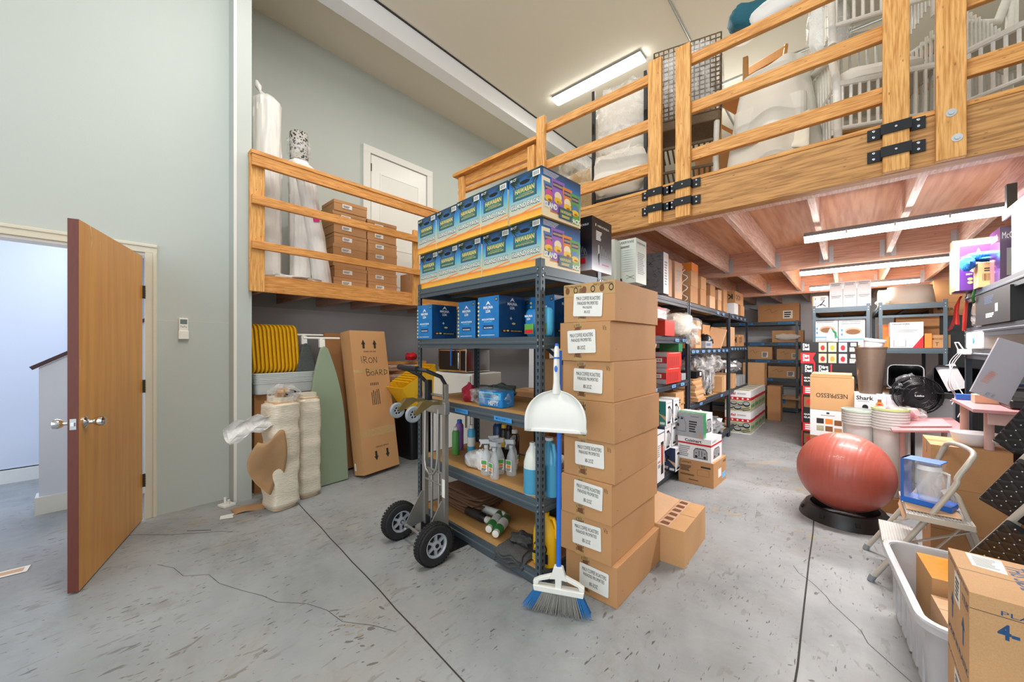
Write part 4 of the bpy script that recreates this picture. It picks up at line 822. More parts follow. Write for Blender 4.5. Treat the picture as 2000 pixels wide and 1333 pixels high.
for x in (-.045, .045): mb = MB(); mb.cyl((x, .004, .12), (x, .004, .98), .009, 'aluminium', 12); mb.build('bar', ht, smooth=40)
for zc, rr in ((.42, .007), (.50, .007), (.90, .008), (1.02, .009)): mb = MB(); mb.cyl((-.125, -.004, zc), (.125, -.004, zc), rr, 'aluminium', 10); mb.build('crossbar', ht, smooth=40)
mb = MB(); mb.tube([(-.09, -.02, .93), (-.09, -.025, .56), (-.07, -.028, .50), (-.02, -.03, .475), (.03, -.03, .49), (.06, -.028, .53), (.07, -.025, .60), (.07, -.02, .93)], .0085, 'aluminium', 10); mb.build('kick_loop', ht, smooth=True)
mb = MB(); mb.box(-.18, .18, .0, .24, .001, .009, 'black_metal'); mb.box(-.18, .18, -.004, .004, .001, .16, 'black_metal'); mb.build('toe_plate', ht, bevel=.002)
mb = MB(); mb.box(-.15, .15, -.02, .02, .90, .98, 'aluminium'); mb.build('top_plate', ht, bevel=.004)
mb = MB(); mb.cbox((-.05, -.02, 1.05), (.04, .04, .14), 'black_plastic'); mb.build('latch', ht, bevel=.006)
for sx in (-1, 1):
    mb = MB(); mb.bar((sx*.105, -.02, .975), (sx*.105, -.16, .985), .03, .02, 'brass'); mb.add([(sx*.105+d_, y, z_) for d_ in (-.019, .019) for y, z_ in ((-.10, .998), (-.10, .97), (-.21, .915), (-.232, .932), (-.17, 1.0))], [(4, 3, 2, 1, 0), (5, 6, 7, 8, 9)]+[(i, (i+1) % 5, 5+(i+1) % 5, 5+i) for i in range(5)], 'brass')
    b = mb.build('caster_fork', ht, bevel=.002); wheel(ht, (sx*.105, -.225, .925), .052, .03, 'wheel_grey', 'caster_grey', 'caster_wheel')
mb = MB(); mb.tube([(.125, 0, 1.0), (.125, 0, 1.10), (.12, -.03, 1.15), (.10, -.13, 1.195), (.04, -.17, 1.205), (-.10, -.17, 1.205), (-.18, -.165, 1.21), (-.15, -.13, 1.195), (-.10, -.06, 1.15), (-.09, -.01, 1.10), (-.09, 0, 1.0)], .013, 'black_plastic', 12); mb.build('handle_loop', ht, smooth=True)
mb = MB(); mb.tube([(.06, -.17, 1.205), (-.10, -.17, 1.205), (-.19, -.165, 1.21)], .019, 'rubber', 14); mb.build('grip', ht, smooth=True)

# ------------------------------------------------ broom with its dustpan clipped on
bz = .62
br = empty('broom', (-1.10, 1.60, 0), .44, 'blue handled broom with white head leaning on the rack post', 'broom')
mb = MB(); mb.cyl((0, 0, .19), (0, .035, 1.33), .0125, 'blue_plastic', 16); mb.build('handle', br, smooth=40)
mb = MB()
outer = [(-.125, .105), (.125, .105), (.13, .145), (.10, .165), (.035, .19), (.022, .235), (-.022, .235), (-.035, .19), (-.10, .165), (-.13, .145)]
hl = [(-.105, .13), (-.015, .13), (-.015, .15), (-.045, .165), (-.1, .145)]; hr = [(-x, z_) for x, z_ in hl]
def plate(pts, y0, y1, m):
    n = len(pts); mb.add([(x, y0, z_) for x, z_ in pts]+[(x, y1, z_) for x, z_ in pts], [tuple(range(n)), tuple(range(2*n-1, n-1, -1))]+[(i, n+i, n+(i+1) % n, (i+1) % n) for i in range(n)], m)
plate([(-.125, .10), (.125, .10), (.13, .128), (-.13, .128)], -.02, .02, 'white_plastic')
plate([(-.13, .128), (-.105, .13), (-.1, .147), (-.045, .166), (-.035, .19), (-.10, .165), (-.13, .147)], -.012, .012, 'white_plastic'); plate([(.13, .147), (.10, .165), (.035, .19), (.045, .166), (.1, .147), (.105, .13), (.13, .128)], -.012, .012, 'white_plastic')
plate([(-.015, .125), (.015, .125), (.016, .17), (.045, .166), (.035, .19), (.022, .235), (-.022, .235), (-.035, .19), (-.045, .166), (-.016, .17)], -.014, .014, 'white_plastic')
mb.build('broom_head', br, bevel=.003)
for nmb, m, rng in (('bristles', 'bristle_blue', (0, 9)), ('bristles', 'bristle_grey', (9, 47)), ('bristles', 'bristle_blue', (47, 54))):
    if m not in MT: mat('bristle_blue', '1a6fb0', .6, var=.1); mat('bristle_grey', '8b8984', .7, var=.15)
    mb = MB(); r = random.Random(7)
    for i in range(*rng):
        for j in range(4):
            u = i/53*2-1; x0 = u*.118; y0 = -.013+.0085*j; x1 = u*.175+r.uniform(-.004, .004)-.01; y1 = y0*2.2+r.uniform(-.006, .006)-.006
            mb.tube([(x0, y0, .105), ((x0+x1)/2*1.01, (y0+y1)/2, .055), (x1, y1, .003+r.uniform(0, .008)+.008*abs(u))], [.0022, .0022, .0013], m, 4, caps=False)
    mb.build(nmb, br)
dp = empty('dustpan', (-1.105, 1.595, .93), .44, 'white dustpan clipped upside down on the broom handle', 'dustpan')
mb = MB()
def pan(u, v):      # v 0 = wide lower lip, 1 = neck
    hw = .152*(1-.0*v) if v < .25 else .152*math.sqrt(max(0, 1-((v-.25)/.76)**2.2)); x = (u-.5)*2*max(hw, .02); z_ = v*.20
    edge = abs(u-.5)*2; return (x, -.045+.03*v+.022*(1-edge**4)*.0 + (.028*(edge**6)*-1) - .012*math.sin(v*PI), z_)
mb.grid(pan, 24, 20, 'white_plastic'); mb.build('pan', dp, smooth=50, solid=.004)
mb = MB(); mb.box(-.152, .152, -.055, -.02, -.006, .012, 'white_plastic'); mb.build('lip', dp, bevel=.004)
mb = MB(); mb.tube([(0, -.018, .185), (0, -.02, .24), (0, -.018, .33), (0, -.014, .41), (0, -.012, .435)], [.024, .017, .0165, .013, .006], 'white_plastic', 16, flat=.8); mb.build('handle', dp, smooth=True)
mb = MB(); mb.lathe([(.0001, 0), (.008, .001), (.008, .004), (.0001, .005)], 'blue_plastic', 16, c=(0, 0, 0), sy=2); o = mb.build('finger_hole', dp, loc=(0, -.0345, .31), rot=(PI/2, 0, 0))
mb = MB(); mb.tube([(0, -.017, .36), (0, -.0165, .368)], [.0165, .0163], 'blue_plastic', 16, flat=.86); mb.tube([(0, -.0125, .425), (0, -.012, .437)], [.011, .007], 'blue_plastic', 12); mb.build('blue_tip', dp, smooth=True)

# ================================================================= UNDER THE LOW LOFT
mat('tray_yellow', 'e8b41a', .4, var=.05); mat('tub_clear', 'e4e9e8', .25, alpha=.62, var=.02); mat('cover_green', '8b9a82', .9, var=.03, scale=200); mat('cover_dark', '4c5250', .9, var=.3, scale=60); mat('kraft', 'b08a62', .85, var=.08, bump=.4, scale=12)
GY = 'row of nested yellow plastic trays standing on edge'
def tray():
    mb = MB(); w, h, t, r = .34, .46, .026, .07
    def ring(y, ins):
        o = []
        for cx, cz, a0 in ((w/2-r, h-r, 0), (-w/2+r, h-r, PI/2), (-w/2+r, r, PI), (w/2-r, r, 3*PI/2)):
            for k in range(6): a = a0+PI/2*k/5; o.append((cx+(r-ins)*math.cos(a), y, cz+(r-ins)*math.sin(a)))
        return o
    R = [ring(-.014, 0), ring(-.010, -.004), ring(-.002, 0), ring(.010, .012), ring(.012, .03)]; n = len(R[0]); fs = []
    for j in range(4): fs += [(j*n+i, j*n+(i+1) % n, (j+1)*n+(i+1) % n, (j+1)*n+i) for i in range(n)]
    fs.append(tuple(range(4*n, 5*n))); fs.append(tuple(range(n-1, -1, -1)))
    mb.add(sum(R, []), fs, 'tray_yellow'); return mb.build('plastic_tray', smooth=35)
t0 = tray()
for i in range(12):
    o = t0 if i == 0 else t0.copy()
    if i: COL.objects.link(o)
    o.location = (-4.22, 1.035+.0335*i, 1.098); o.rotation_euler = (.07, 0, .05); tag(o, 'yellow plastic tray standing on edge on the clear tubs behind the pilaster', 'tray', GY)
def clear_tub():
    mb = MB(); mb.tub(-.17, .17, -.25, .25, 0, .11, .04, .004, 'tub_clear', .04); mb.rprism(-.182, .182, -.266, .266, .098, .106, .045, 'tub_clear'); return mb.build('clear_tub', smooth=35)
c0 = clear_tub()
for i in range(6):
    o = c0 if i == 0 else c0.copy()
    if i: COL.objects.link(o)
    o.location = (-4.17, 1.28, .91+.0165*i); o.rotation_euler = (0, 0, .01*(i % 3)); tag(o, 'clear plastic tub nested in the low stack under the yellow trays', 'tub', 'nested clear tubs under the yellow trays')
o = carton(.46, .30, .905, 'cardboard_dark'); put(o, (-4.2, 1.26, 0), PI/2, 'tall brown carton behind the bubble wrapped parcels, clear tubs on top')
# bubble wrapped parcels
def parcel(name, loc, sx, sy, h, seed, label, rz=0, lean=0):
    t = empty(name, loc, rz, label, 'parcel', rot=(0, lean, rz)); mb = MB()
    def fn(u, v):
        a = 2*PI*u; k = 1+.10*noise.noise(Vector((math.cos(a)*1.5, math.sin(a)*1.5, v*6+seed)))+.03*math.sin(v*40)*abs(math.sin(v*9+seed)); sq = .55
        cx = math.copysign(abs(math.cos(a))**sq, math.cos(a)); cy = math.copysign(abs(math.sin(a))**sq, math.sin(a))
        e = 1 if .04 < v < .95 else (.8 if v <= .04 else .72); return (cx*sx*k*e, cy*sy*k*e, max(.002, v*h))
    mb.grid(fn, 36, 44, 'bubble_wrap'); mb.add([fn(i/36, 1) for i in range(36)], [tuple(range(36))], 'bubble_wrap'); mb.build('wrap', t, smooth=60)
    mb = MB(); mb.rprism(-sx*.8, sx*.8, -sy*.8, sy*.8, .01, h*.96, sx*.3, 'cardboard_pale'); mb.build('contents', t, smooth=30)
    return t
p = parcel('wrapped_parcel', (-3.58, 1.10, 0), .125, .115, .93, 1, 'bubble wrapped roll nearest the pilaster, torn open at the top', .2)
mb = MB()
for k in range(2): mb.grid(lambda u, v: (.05+.03*math.sin(v*6+k)-.0*u, -.08-.33*u-.03*v*k, .74+.10*(v-.5)*(1+.5*u)+.05*u*(1-u)*2-.06*u+.015*math.sin(u*14+v*9)), 14, 10, 'wrap_dense')
mb.build('torn_film', p, smooth=True)
mb = MB(); mb.blob((0, .02, .93), (.12, .11, .10), 'wrap', .2, 2.4, 8, 20, 12); mb.build('torn_film', p, smooth=True)
mb = MB(); mb.blob((.03, .0, .95), (.06, .05, .05), 'kraft', .25, 2, 2, 14, 10); mb.cbox((.07, .03, .965), (.06, .09, .012), 'black_plastic', (.2, .2, .3)); mb.build('contents', p, smooth=40)
mb = MB()
mb.grid(lambda u, v: (.13+.04*math.sin(u*4+v*3), -.04-.26*v*math.sin(.9+u*1.7), .66-.42*u+.03*math.sin(v*6)-.04*v), 12, 12, 'kraft'); mb.build('brown_paper', p, smooth=50, solid=.002)
parcel('wrapped_parcel', (-3.68, 1.34, 0), .105, .10, .93, 6, 'narrow bubble wrapped parcel touching the green ironing board', .1)
# scraps on the floor by the pilaster
mb = MB(); mb.grid(lambda u, v: (-3.80+.13*v+.06*u, .80+.30*u, .004+.035*math.sin(u*3.1)*math.sin(v*3.1)+.008*math.sin(u*9)), 12, 8, 'kraft'); tag(mb.build('paper_scrap', smooth=True, solid=.002), 'crumpled brown paper scrap lying on the floor at the pilaster', 'paper')
mb = MB(); mb.add([(-3.73, .72, .002), (-3.66, .70, .002), (-3.62, .78, .003), (-3.67, .785, .002), (-3.69, .80, .002), (-3.71, .81, .002)], [(0, 1, 2, 3, 4, 5)], 'white_print'); tag(mb.build('paper_scrap', solid=.001), 'small white paper corner on the floor beside the brown paper', 'paper')
t = empty('wall_bracket', (-3.93, .80, 0), .3, 'white plastic bracket lying on the floor against the pilaster', 'bracket'); mb = MB(); mb.box(-.05, .05, -.045, .045, .001, .02, 'white_plastic'); mb.cyl((-.02, 0, .02), (-.025, 0, .07), .010, 'white_plastic', 10); mb.cyl((.025, 0, .02), (.03, 0, .06), .010, 'white_plastic', 10); mb.build('plate', t, bevel=.003)
mb = MB(); mb.cbox((0, 0, .004), (.40, .09, .0015), 'label_paper'); mb.cbox((0, 0, .0052), (.36, .05, .0008), 'cardboard_pink'); tag(mb.build('floor_sticker', loc=(-3.75, -.42, 0), rz=1.45), 'long pinkish sticker on the floor at the open doorway', 'sticker')
# ironing boards
def ironing_board(loc, rz, lean, m, label, L=1.33, W=.36, bar=True):
    t = empty('ironing_board', loc, rz, label, 'ironing board', rot=(-lean, 0, rz)); mb = MB(); pts = []
    n = 26
    for k in range(n+1):
        v = k/n; hw = W/2*(1 if v < .35 else (1-((v-.35)/.65)**2.1*.80)); pts.append((hw, v*L))
    out = [(-x, z_) for x, z_ in pts] + [(0, L+.025)] + [(x, z_) for x, z_ in reversed(pts)]
    n = len(out); mb.add([(x, -.016, z_+.004) for x, z_ in out]+[(x, .016, z_+.004) for x, z_ in out], [tuple(range(n-1, -1, -1)), tuple(range(n, 2*n))]+[(i, (i+1) % n, n+(i+1) % n, n+i) for i in range(n)], m); mb.build('cover', t, bevel=.008, smooth=50)
    mb = MB(); mb.tube([(-.17, .05, L+.115), (.19, .05, L+.115)], .011, 'white_plastic', 10); mb.tube([(0, .05, L+.11), (0, .045, L-.4), (.03, .045, .25)], .012, 'white_plastic', 8); mb.cbox((0, .04, L+.06), (.05, .03, .08), 'white_plastic'); mb.build('leg', t, smooth=40)
    return t
ironing_board((-3.79, 1.60, 0), PI/2+.06, .10, 'cover_green', 'ironing board with plain sage green cover standing beside the tall carton')
ironing_board((-3.95, 1.47, 0), PI/2, .08, 'cover_dark', 'ironing board with dark patterned cover, mostly hidden behind the green one', 1.36, .30)
def tall_art(F):
    f = F['front']
    for a in (.28, .60):
        f.rect(a+.03, a+.09, .87, .905, 'ink'); f.poly([(a, .90), (a+.12, .90), (a+.06, .935)], 'ink'); f.rect(a+.06, a+.12, .10, .14, 'ink'); f.poly([(a+.03, .105), (a+.15, .105), (a+.09, .075)], 'ink')
    f.text('STAND ON END', .32, .68, .842, .853, 'ink', .02); f.text('STAND ON END', .38, .74, .16, .171, 'ink', .02, flip=True)
    st = lambda p, w=.006: f.stroke([(.24+a*.5, .72+b*.085) for a, b in p], w, 'ink')
    y = .32      # handwriting: IRON / BOARD
    for p in ([(0, 1.1), (.03, .55)], [(.12, 1.1), (.13, .5)], [(.12, 1.08), (.28, 1.02), (.27, .85), (.13, .78)], [(.16, .78), (.32, .5)], [(.5, .98), (.40, .85), (.42, .6), (.54, .52), (.62, .7), (.58, .9), (.5, .98)], [(.66, .5), (.70, 1.0), (.86, .52), (.88, 1.02)]): st(p)
    sb = lambda p: f.stroke([(.34+a*.5, .70+b*.07) for a, b in p], .006, 'ink')
    for p in ([(0, .3), (.02, -.4)], [(0, .3), (.16, .22), (.14, .02), (.02, 0)], [(.02, 0), (.2, -.1), (.18, -.34), (.02, -.4)], [(.34, .0), (.25, -.12), (.28, -.34), (.38, -.38), (.44, -.2), (.40, -.02), (.34, 0)], [(.48, -.4), (.58, .15), (.66, -.42)], [(.5, -.2), (.66, -.2)], [(.74, -.4), (.76, .15), (.9, .08), (.88, -.1), (.76, -.15), (.92, -.42)], [(1.02, -.4), (1.04, .15), (1.2, .0), (1.2, -.25), (1.02, -.4)]): sb(p)
    r = random.Random(3)
    for k in range(5):
        a = .42+.05*k; f.rect(a, a+.022, .46, .46+.13*r.uniform(.6, 1), 'ink'); f.rect(a, a+.022, .60, .60+.02, 'ink')
        for q in range(14): f.rect(a-.002, a+.024, .462+.01*q, .464+.01*q, 'cardboard')
    f.rect(0, 1, .245, .30, 'tape'); f.rect(0, 1, .695, .72, 'tape'); F['left'].rect(.1, .24, .03, .08, 'label_paper')
o = carton(.45, .16, 1.50, 'cardboard', tape=False, seams=False, art=tall_art, name='tall_carton'); o.location = (-3.77, 2.09, .027); o.rotation_euler = (-.17, 0, PI/2+.16); tag(o, 'tall brown carton hand lettered IRON BOARD leaning against the recess', 'box')
o = carton(.36, .10, 1.48, 'cardboard_dark', tape=False, seams=False, name='tall_carton'); o.location = (-4.10, 1.90, .018); o.rotation_euler = (-.12, 0, PI/2+.1); tag(o, 'slim dark brown carton standing behind the lettered tall one', 'box')
# yellow bin, black bins, wood pile further in
t = empty('mop_bucket', (-3.72, 2.62, .74), 0, 'yellow slatted plastic bin tilted behind the hand truck, small red label', 'bin')
mb = MB(); mb.T = Matrix.Rotation(.5, 4, 'X'); mb.tub(-.16, .16, -.22, .22, 0, .32, .04, .006, 'tray_yellow', .16); [mb.cbox((0, -.15+.045*k, .327), (.33, .014, .012), 'tray_yellow') for k in range(8)]; mb.cbox((.185, -.10, .13), (.004, .07, .05), 'red_print', (0, .17, 0)); mb.build('bin', t, smooth=35)
g = 'nested black bins behind the hand truck'
for i in range(5):
    mb = MB(); mb.tub(-.17, .17, -.20, .20, 0, .52-.0*i, .05, .006, 'black_plastic', .12) if i == 0 else mb.tub(-.19, .19, -.222, .222, .50, .522, .06, .03, 'black_plastic', .01); tag(mb.build('black_bin', loc=(-4.02, 2.76, .0+.036*i), smooth=35), 'black plastic bin nested in the dark stack on the floor behind the hand truck', 'bin', g)
for k in range(8): r = random.Random(k); tag(MB().cbox((0, 0, 0), (.7, .09, .035), ('joist_wood', 'douglas', 'cross_wood')[k % 3]).build('plank', loc=(-4.35+.04*(k % 3), 2.55+.12*(k % 3), .86+.04*k), rz=.9+.3*(k % 3)), 'offcut plank in the jumbled pile below the loft, right of the tall carton', 'plank', 'jumbled plank pile below the loft')
o = carton(.6, .6, .84, 'cardboard_dark'); put(o, (-4.55, 2.62, 0), 0, 'dark brown carton under the jumbled planks below the loft')
tag(MB().blob((0, 0, .03), (.08, .07, .045), 'red_print', .15, 2, 3, 16, 10).build('red_bag', loc=(-4.1, 2.72, 1.19), smooth=True), 'small red bag lying on the jumbled planks', 'bag')
# white cabinet with a microwave, seen through the front rack
t = empty('cabinet', (-3.25, 2.88, 0), 0, 'white cabinet behind the front rack with the microwave on top', 'cabinet'); mb = MB(); mb.box(-.32, .32, -.2, .25, 0, 1.06, 'door_white'); mb.build('body', t, bevel=.01)
mb = MB(); mb.box(-.31, .31, -.222, -.2, .03, 1.04, 'door_white'); d = mb.build('door', t, bevel=.004); mb = MB(); mb.cyl((.27, -.24, .5), (.27, -.24, .8), .009, 'chrome', 10); mb.build('handle', d)
t = empty('microwave', (-3.25, 2.85, 1.061), 0, 'silver microwave with a dark door on the white cabinet', 'microwave'); mb = MB(); mb.box(-.24, .24, -.18, .18, .01, .26, 'chrome'); mb.build('body', t, bevel=.01)
mb = MB(); mb.box(-.21, .13, -.186, -.179, .03, .24, 'black_plastic'); mb.build('door', t, bevel=.002); mb = MB(); mb.box(.155, .225, -.186, -.179, .03, .24, 'black_metal'); mb.build('control_panel', t); mb = MB(); mb.cyl((.14, -.20, .05), (.14, -.20, .22), .008, 'chrome', 10); mb.build('handle', t)
mb = MB(); mb.tube([(-.12, -.2, .27), (-.12, -.2, .08)], .01, 'blue_plastic', 8); tag(mb.build('blue_strap', loc=(-3.1, 2.84, 1.06)), 'blue strap hanging down in front of the microwave', 'strap')

# ================================================================= ON THE LOW LOFT
def roll(loc, r, h, m, lean, rz, label, top=None, core=None, knot=False, seed=0):
    t = empty('rug_roll', loc, rz, label, 'rug', 'wrapped rug rolls', rot=(0, lean, rz)); mb = MB()
    def fn(u, v):
        a = 2*PI*u; k = 1+.07*noise.noise(Vector((math.cos(a)*2, math.sin(a)*2, v*5+seed)))+.09*noise.noise(Vector((math.cos(a)*5, math.sin(a)*5, v*2.5+seed)))+.05*noise.noise(Vector((math.cos(a)*9, math.sin(a)*9, v*14+seed)))
        e = min(1, .55+(1-v)*14) if v > .95 else 1; return (math.cos(a)*r*k*e, math.sin(a)*r*k*e, v*h)
    mb.grid(fn, 48, 60, m); mb.add([fn(i/48, 1) for i in range(48)], [tuple(range(48))], m); mb.build('wrapping', t, smooth=60)
    if top: mb = MB(); mb.lathe([(r*.86, h-.02), (r*.86, h+.27), (r*.7, h+.28), (r*.5, h+.25), (r*.3, h+.28), (.001, h+.27)], top, 24); mb.build('rug', t, smooth=40); MB().blob((0, 0, h+.10), (r*1.1, r*1.1, .13), 'wrap', .2, 3, 4, 20, 12).build('film', t, smooth=True)
    if knot: mb = MB(); mb.tube([(-.0, -.02, h-.01), (-.02, -.05, h+.05), (-.03, -.06, h+.09), (-.05, -.07, h+.15)], [.035, .012, .03, .012], m, 10); mb.build('knot', t, smooth=True)
    return t
mat('rug_white', 'e6e4e0', .35, var=.03, scale=5, bump=.25); 
m, nt, b = _new('rug_pattern'); vz = nt.nodes.new('ShaderNodeTexVoronoi'); vz.inputs['Scale'].default_value = 40; tc = nt.nodes.new('ShaderNodeTexCoord'); nt.links.new(tc.outputs['Object'], vz.inputs['Vector'])
rr = nt.nodes.new('ShaderNodeValToRGB'); rr.color_ramp.interpolation = 'CONSTANT'; rr.color_ramp.elements[0].color = srgb('3a3a3b'); rr.color_ramp.elements[1].position = .42; rr.color_ramp.elements[1].color = srgb('b8b5ae'); nt.links.new(vz.outputs['Distance'], rr.inputs[0]); nt.links.new(rr.outputs[0], b.inputs['Base Color']); b.inputs['Roughness'].default_value = .9; MT['rug_pattern'] = m
roll((-4.28, 1.19, 2.001), .125, 1.80, 'rug_white', 0, 0, 'tallest white wrapped rug roll beside the pilaster, film knotted at its top', knot=True)
roll((-4.25, 1.49, 2.001), .10, 1.30, 'rug_white', -.03, 0, 'rug roll with its black and grey pattern showing above the white wrapping', top='rug_pattern', seed=4)
r3 = roll((-4.16, 1.68, 2.001), .085, 1.22, 'rug_white', 0, 0, 'narrow white rug roll leaning left, with a bright pink tag', seed=8); r3.rotation_euler = (.16, 0, 0)
mb = MB(); mb.cbox((.092, .0, .68), (.006, .06, .09), 'hot_pink' if 'hot_pink' in MT else mat('hot_pink', 'e8178a', .5)); mb.build('pink_tag', r3)
MB().blob((0, 0, .02), (.13, .25, .03), 'rug_white', .2, 3, 5, 20, 8, floor=.0).build('rug_film', loc=(-4.12, 1.40, 2.002), smooth=True); tag(bpy.data.objects['rug_film'], 'loose white film gathered at the feet of the rug rolls', 'film')
# shoe box sized cartons in two columns
mb = MB(); mb.box(-.165, .165, -.19, .19, 0, .118, 'cardboard'); mb.box(-.168, .168, -.193, .193, .085, .122, 'cardboard'); lb = mb.build('small_carton', bevel=.002); m2 = MB(); f = Face(m2, (.168, -.1, .04), (0, 1, 0), (0, 0, 1), .11, .045, .002); f.rect(0, 1, 0, 1, 'label_paper'); f.up(); f.lines(.1, .8, .2, .8, 3, 'grey_print'); m2.build('label', lb)
k = 0
for cidx, (y, n) in enumerate(((2.02, 8), (2.42, 7))):
    for i in range(n):
        o = lb if k == 0 else copy_tree(lb)
        o.location = (-4.42+.006*math.sin(i*3), y+.006*math.sin(i*2+cidx), 2.001+.1235*i); o.rotation_euler = (0, 0, .02*math.sin(i*1.7+cidx)); k += 1
        tag(o, 'small labelled carton, %s column on the low loft, %s up from the floor' % (('left', 'right')[cidx], ('first', 'second', 'third', 'fourth', 'fifth', 'sixth', 'seventh', 'eighth')[i]), 'box', 'two columns of small cartons on the low loft')
o = carton(.5, .42, .95, 'cardboard_dark'); put(o, (-4.72, 2.1, 2.001), PI/2, 'larger brown carton against the wall behind the small labelled cartons')
o = carton(.36, .4, .30, 'cardboard_tan'); put(o, (-4.3, 3.0, 2.001), PI/2, 'open brown carton on the low loft just left of the chip cartons')
t = empty('flowers', (-4.9, 2.95, 2.95), 0, 'small clear wrapped bunch taped to the white loft door', 'decoration'); MB().blob((0, 0, 0), (.05, .10, .07), 'wrap', .3, 3, 2, 14, 8).build('bunch', t, smooth=True); bpy.data.objects.remove(bpy.data.objects['bunch']); bpy.data.objects.remove(t)

# ================================================================= STORED ON THE MEZZANINE
ZM = 2.613
mat('fabric_white', 'e6e2d6', .7, var=.03, scale=6, bump=.15); mat('rattan', 'b39a6d', .6, var=.25, scale=70); mat('rattan_dark', '6e5a42', .65, var=.25, scale=60); mat('white_cane', 'e2dfd6', .5, var=.06, scale=60); mat('oak', 'b8803f', .45, var=.12, scale=12, stretch=(6, 6, .8)); mat('teal_cloth', '1f5f70', .8, bump=.4, scale=60); mat('pillow_white', 'efefec', .8, var=.02); mat('foam', 'efe9d8', .6, var=.02)
o = carton(.42, .42, .42, 'cardboard_tan'); put(o, (-3.15, 3.55, ZM), .2, 'open topped tan carton behind the side railing of the mezzanine')
mb = MB(); mb.add([(-.21, 0, .42), (.21, 0, .42), (.14, .10, .55), (-.14, .10, .55)], [(0, 1, 2, 3)], 'cardboard_tan'); mb.build('flap', o, solid=.004)
o = carton(.5, .5, .5, 'cardboard_pale'); put(o, (-3.7, 4.3, ZM), .1, 'pale carton further back behind the side railing')
# wicker ottoman/chair wrapped in plastic
def weave_box(mb, x0, x1, y0, y1, z0, z1, m, st=.035, r=.004):
    for f in range(4):
        a, b = (((x0, y0), (x1, y0)), ((x1, y0), (x1, y1)), ((x1, y1), (x0, y1)), ((x0, y1), (x0, y0)))[f]
        n = max(2, int(math.hypot(b[0]-a[0], b[1]-a[1])/st)); k = max(2, int((z1-z0)/st))
        for i in range(n+1): t_ = i/n; p = (a[0]+(b[0]-a[0])*t_, a[1]+(b[1]-a[1])*t_); mb.tube([(*p, z0), (*p, z1)], r, m, 5)
        for j in range(k+1): z_ = z0+(z1-z0)*j/k; mb.tube([(*a, z_), (*b, z_)], r, m, 5)
t = empty('wicker_chair', (-2.12, 3.62, ZM), .25, 'tan wicker armchair under clear film behind the left end of the railing', 'chair')
mb = MB(); mb.rprism(-.28, .28, -.25, .25, .12, .42, .06, 'rattan'); mb.build('seat', t, smooth=30, bevel=.01)
mb = MB(); mb.grid(lambda u, v: (-.3*math.cos(PI*u)*1.0, .05+.24*math.sin(PI*u), .3+.5*v*(.6+.4*math.sin(PI*u))), 20, 8, 'rattan'); mb.build('backrest', t, smooth=True, solid=.03)
for x, y in ((-.25, -.22), (.25, -.22), (-.25, .22), (.25, .22)): mb = MB(); mb.cyl((x, y, 0), (x, y, .14), .02, 'rattan'); mb.build('leg', t)
MB().blob((0, 0, .5), (.31, .29, .34), 'wrap_thin', .08, 3, 2, 26, 16, sq=.7).build('film', t, smooth=True)
# white wrapped stacked cushions / chair with black upright tubes
t = empty('wrapped_ottoman', (-1.58, 3.42, ZM), .12, 'white upholstered seats stacked and wrapped in film, behind the left railing gate', 'seat')
mb = MB(); mb.blob((0, 0, .33), (.29, .24, .22), 'fabric_white', .07, 2, 1, 28, 16, sq=.45); mb.build('cushion', t, smooth=True)
mb = MB(); mb.blob((0, .05, .82), (.27, .20, .27), 'fabric_white', .07, 2, 5, 28, 16, sq=.45); mb.build('cushion', t, smooth=True)
MB().blob((0, .02, .6), (.29, .25, .60), 'wrap_thin', .06, 4, 3, 30, 22, sq=.6).build('film', t, smooth=True)
for x, y in ((-.24, -.2), (.24, -.2), (-.24, .2), (.24, .2)): mb = MB(); mb.box(x-.014, x+.014, y-.014, y+.014, 0, 1.14 if y < 0 else .3, 'black_metal'); mb.build('leg', t)
mb = MB(); mb.bar((-.24, -.2, .10), (.24, -.2, .10), .02, .02, 'black_metal'); mb.bar((-.24, .2, .10), (.24, -.2, .10), .02, .02, 'black_metal'); mb.build('brace', t)
# lattice rattan bench standing up, wrapped
t = empty('rattan_bench', (-1.04, 3.44, ZM), .25, 'dark lattice woven bench wrapped in crinkled film behind the paired posts', 'bench')
mb = MB(); weave_box(mb, -.24, .26, -.18, .18, .62, 1.22, 'rattan_dark', .036, .005); mb.build('lattice', t)
mb = MB(); mb.rprism(-.24, .26, -.18, .18, .54, .62, .03, 'rattan_dark'); mb.build('seat', t, bevel=.01)
mb = MB(); mb.box(-.19, .21, -.12, .12, .66, 1.16, 'pillow_white'); mb.build('cushion', t, bevel=.04)
for x, y in ((-.21, -.15), (.23, -.15), (-.21, .15), (.23, .15)): mb = MB(); mb.tube([(x, y, 0), (x*.96, y, .25), (x, y, .56)], .022, 'white_cane' if x > 0 else 'rattan_dark', 10); mb.build('leg', t, smooth=True)
for z_ in (.2, .4): mb = MB(); [mb.tube([(-.22+.04*k, -.14, z_), (-.22+.04*k, .14, z_)], .008, 'rattan_dark', 6) for k in range(12)]; mb.bar((-.22, -.15, z_), (.24, -.15, z_), .02, .02, 'rattan_dark'); mb.build('slat_shelf', t)
mb = MB(); mb.blob((.01, 0, .93), (.27, .20, .34), 'wrap', .05, 5, 3, 34, 22, sq=.5); mb.build('film', t, smooth=True)
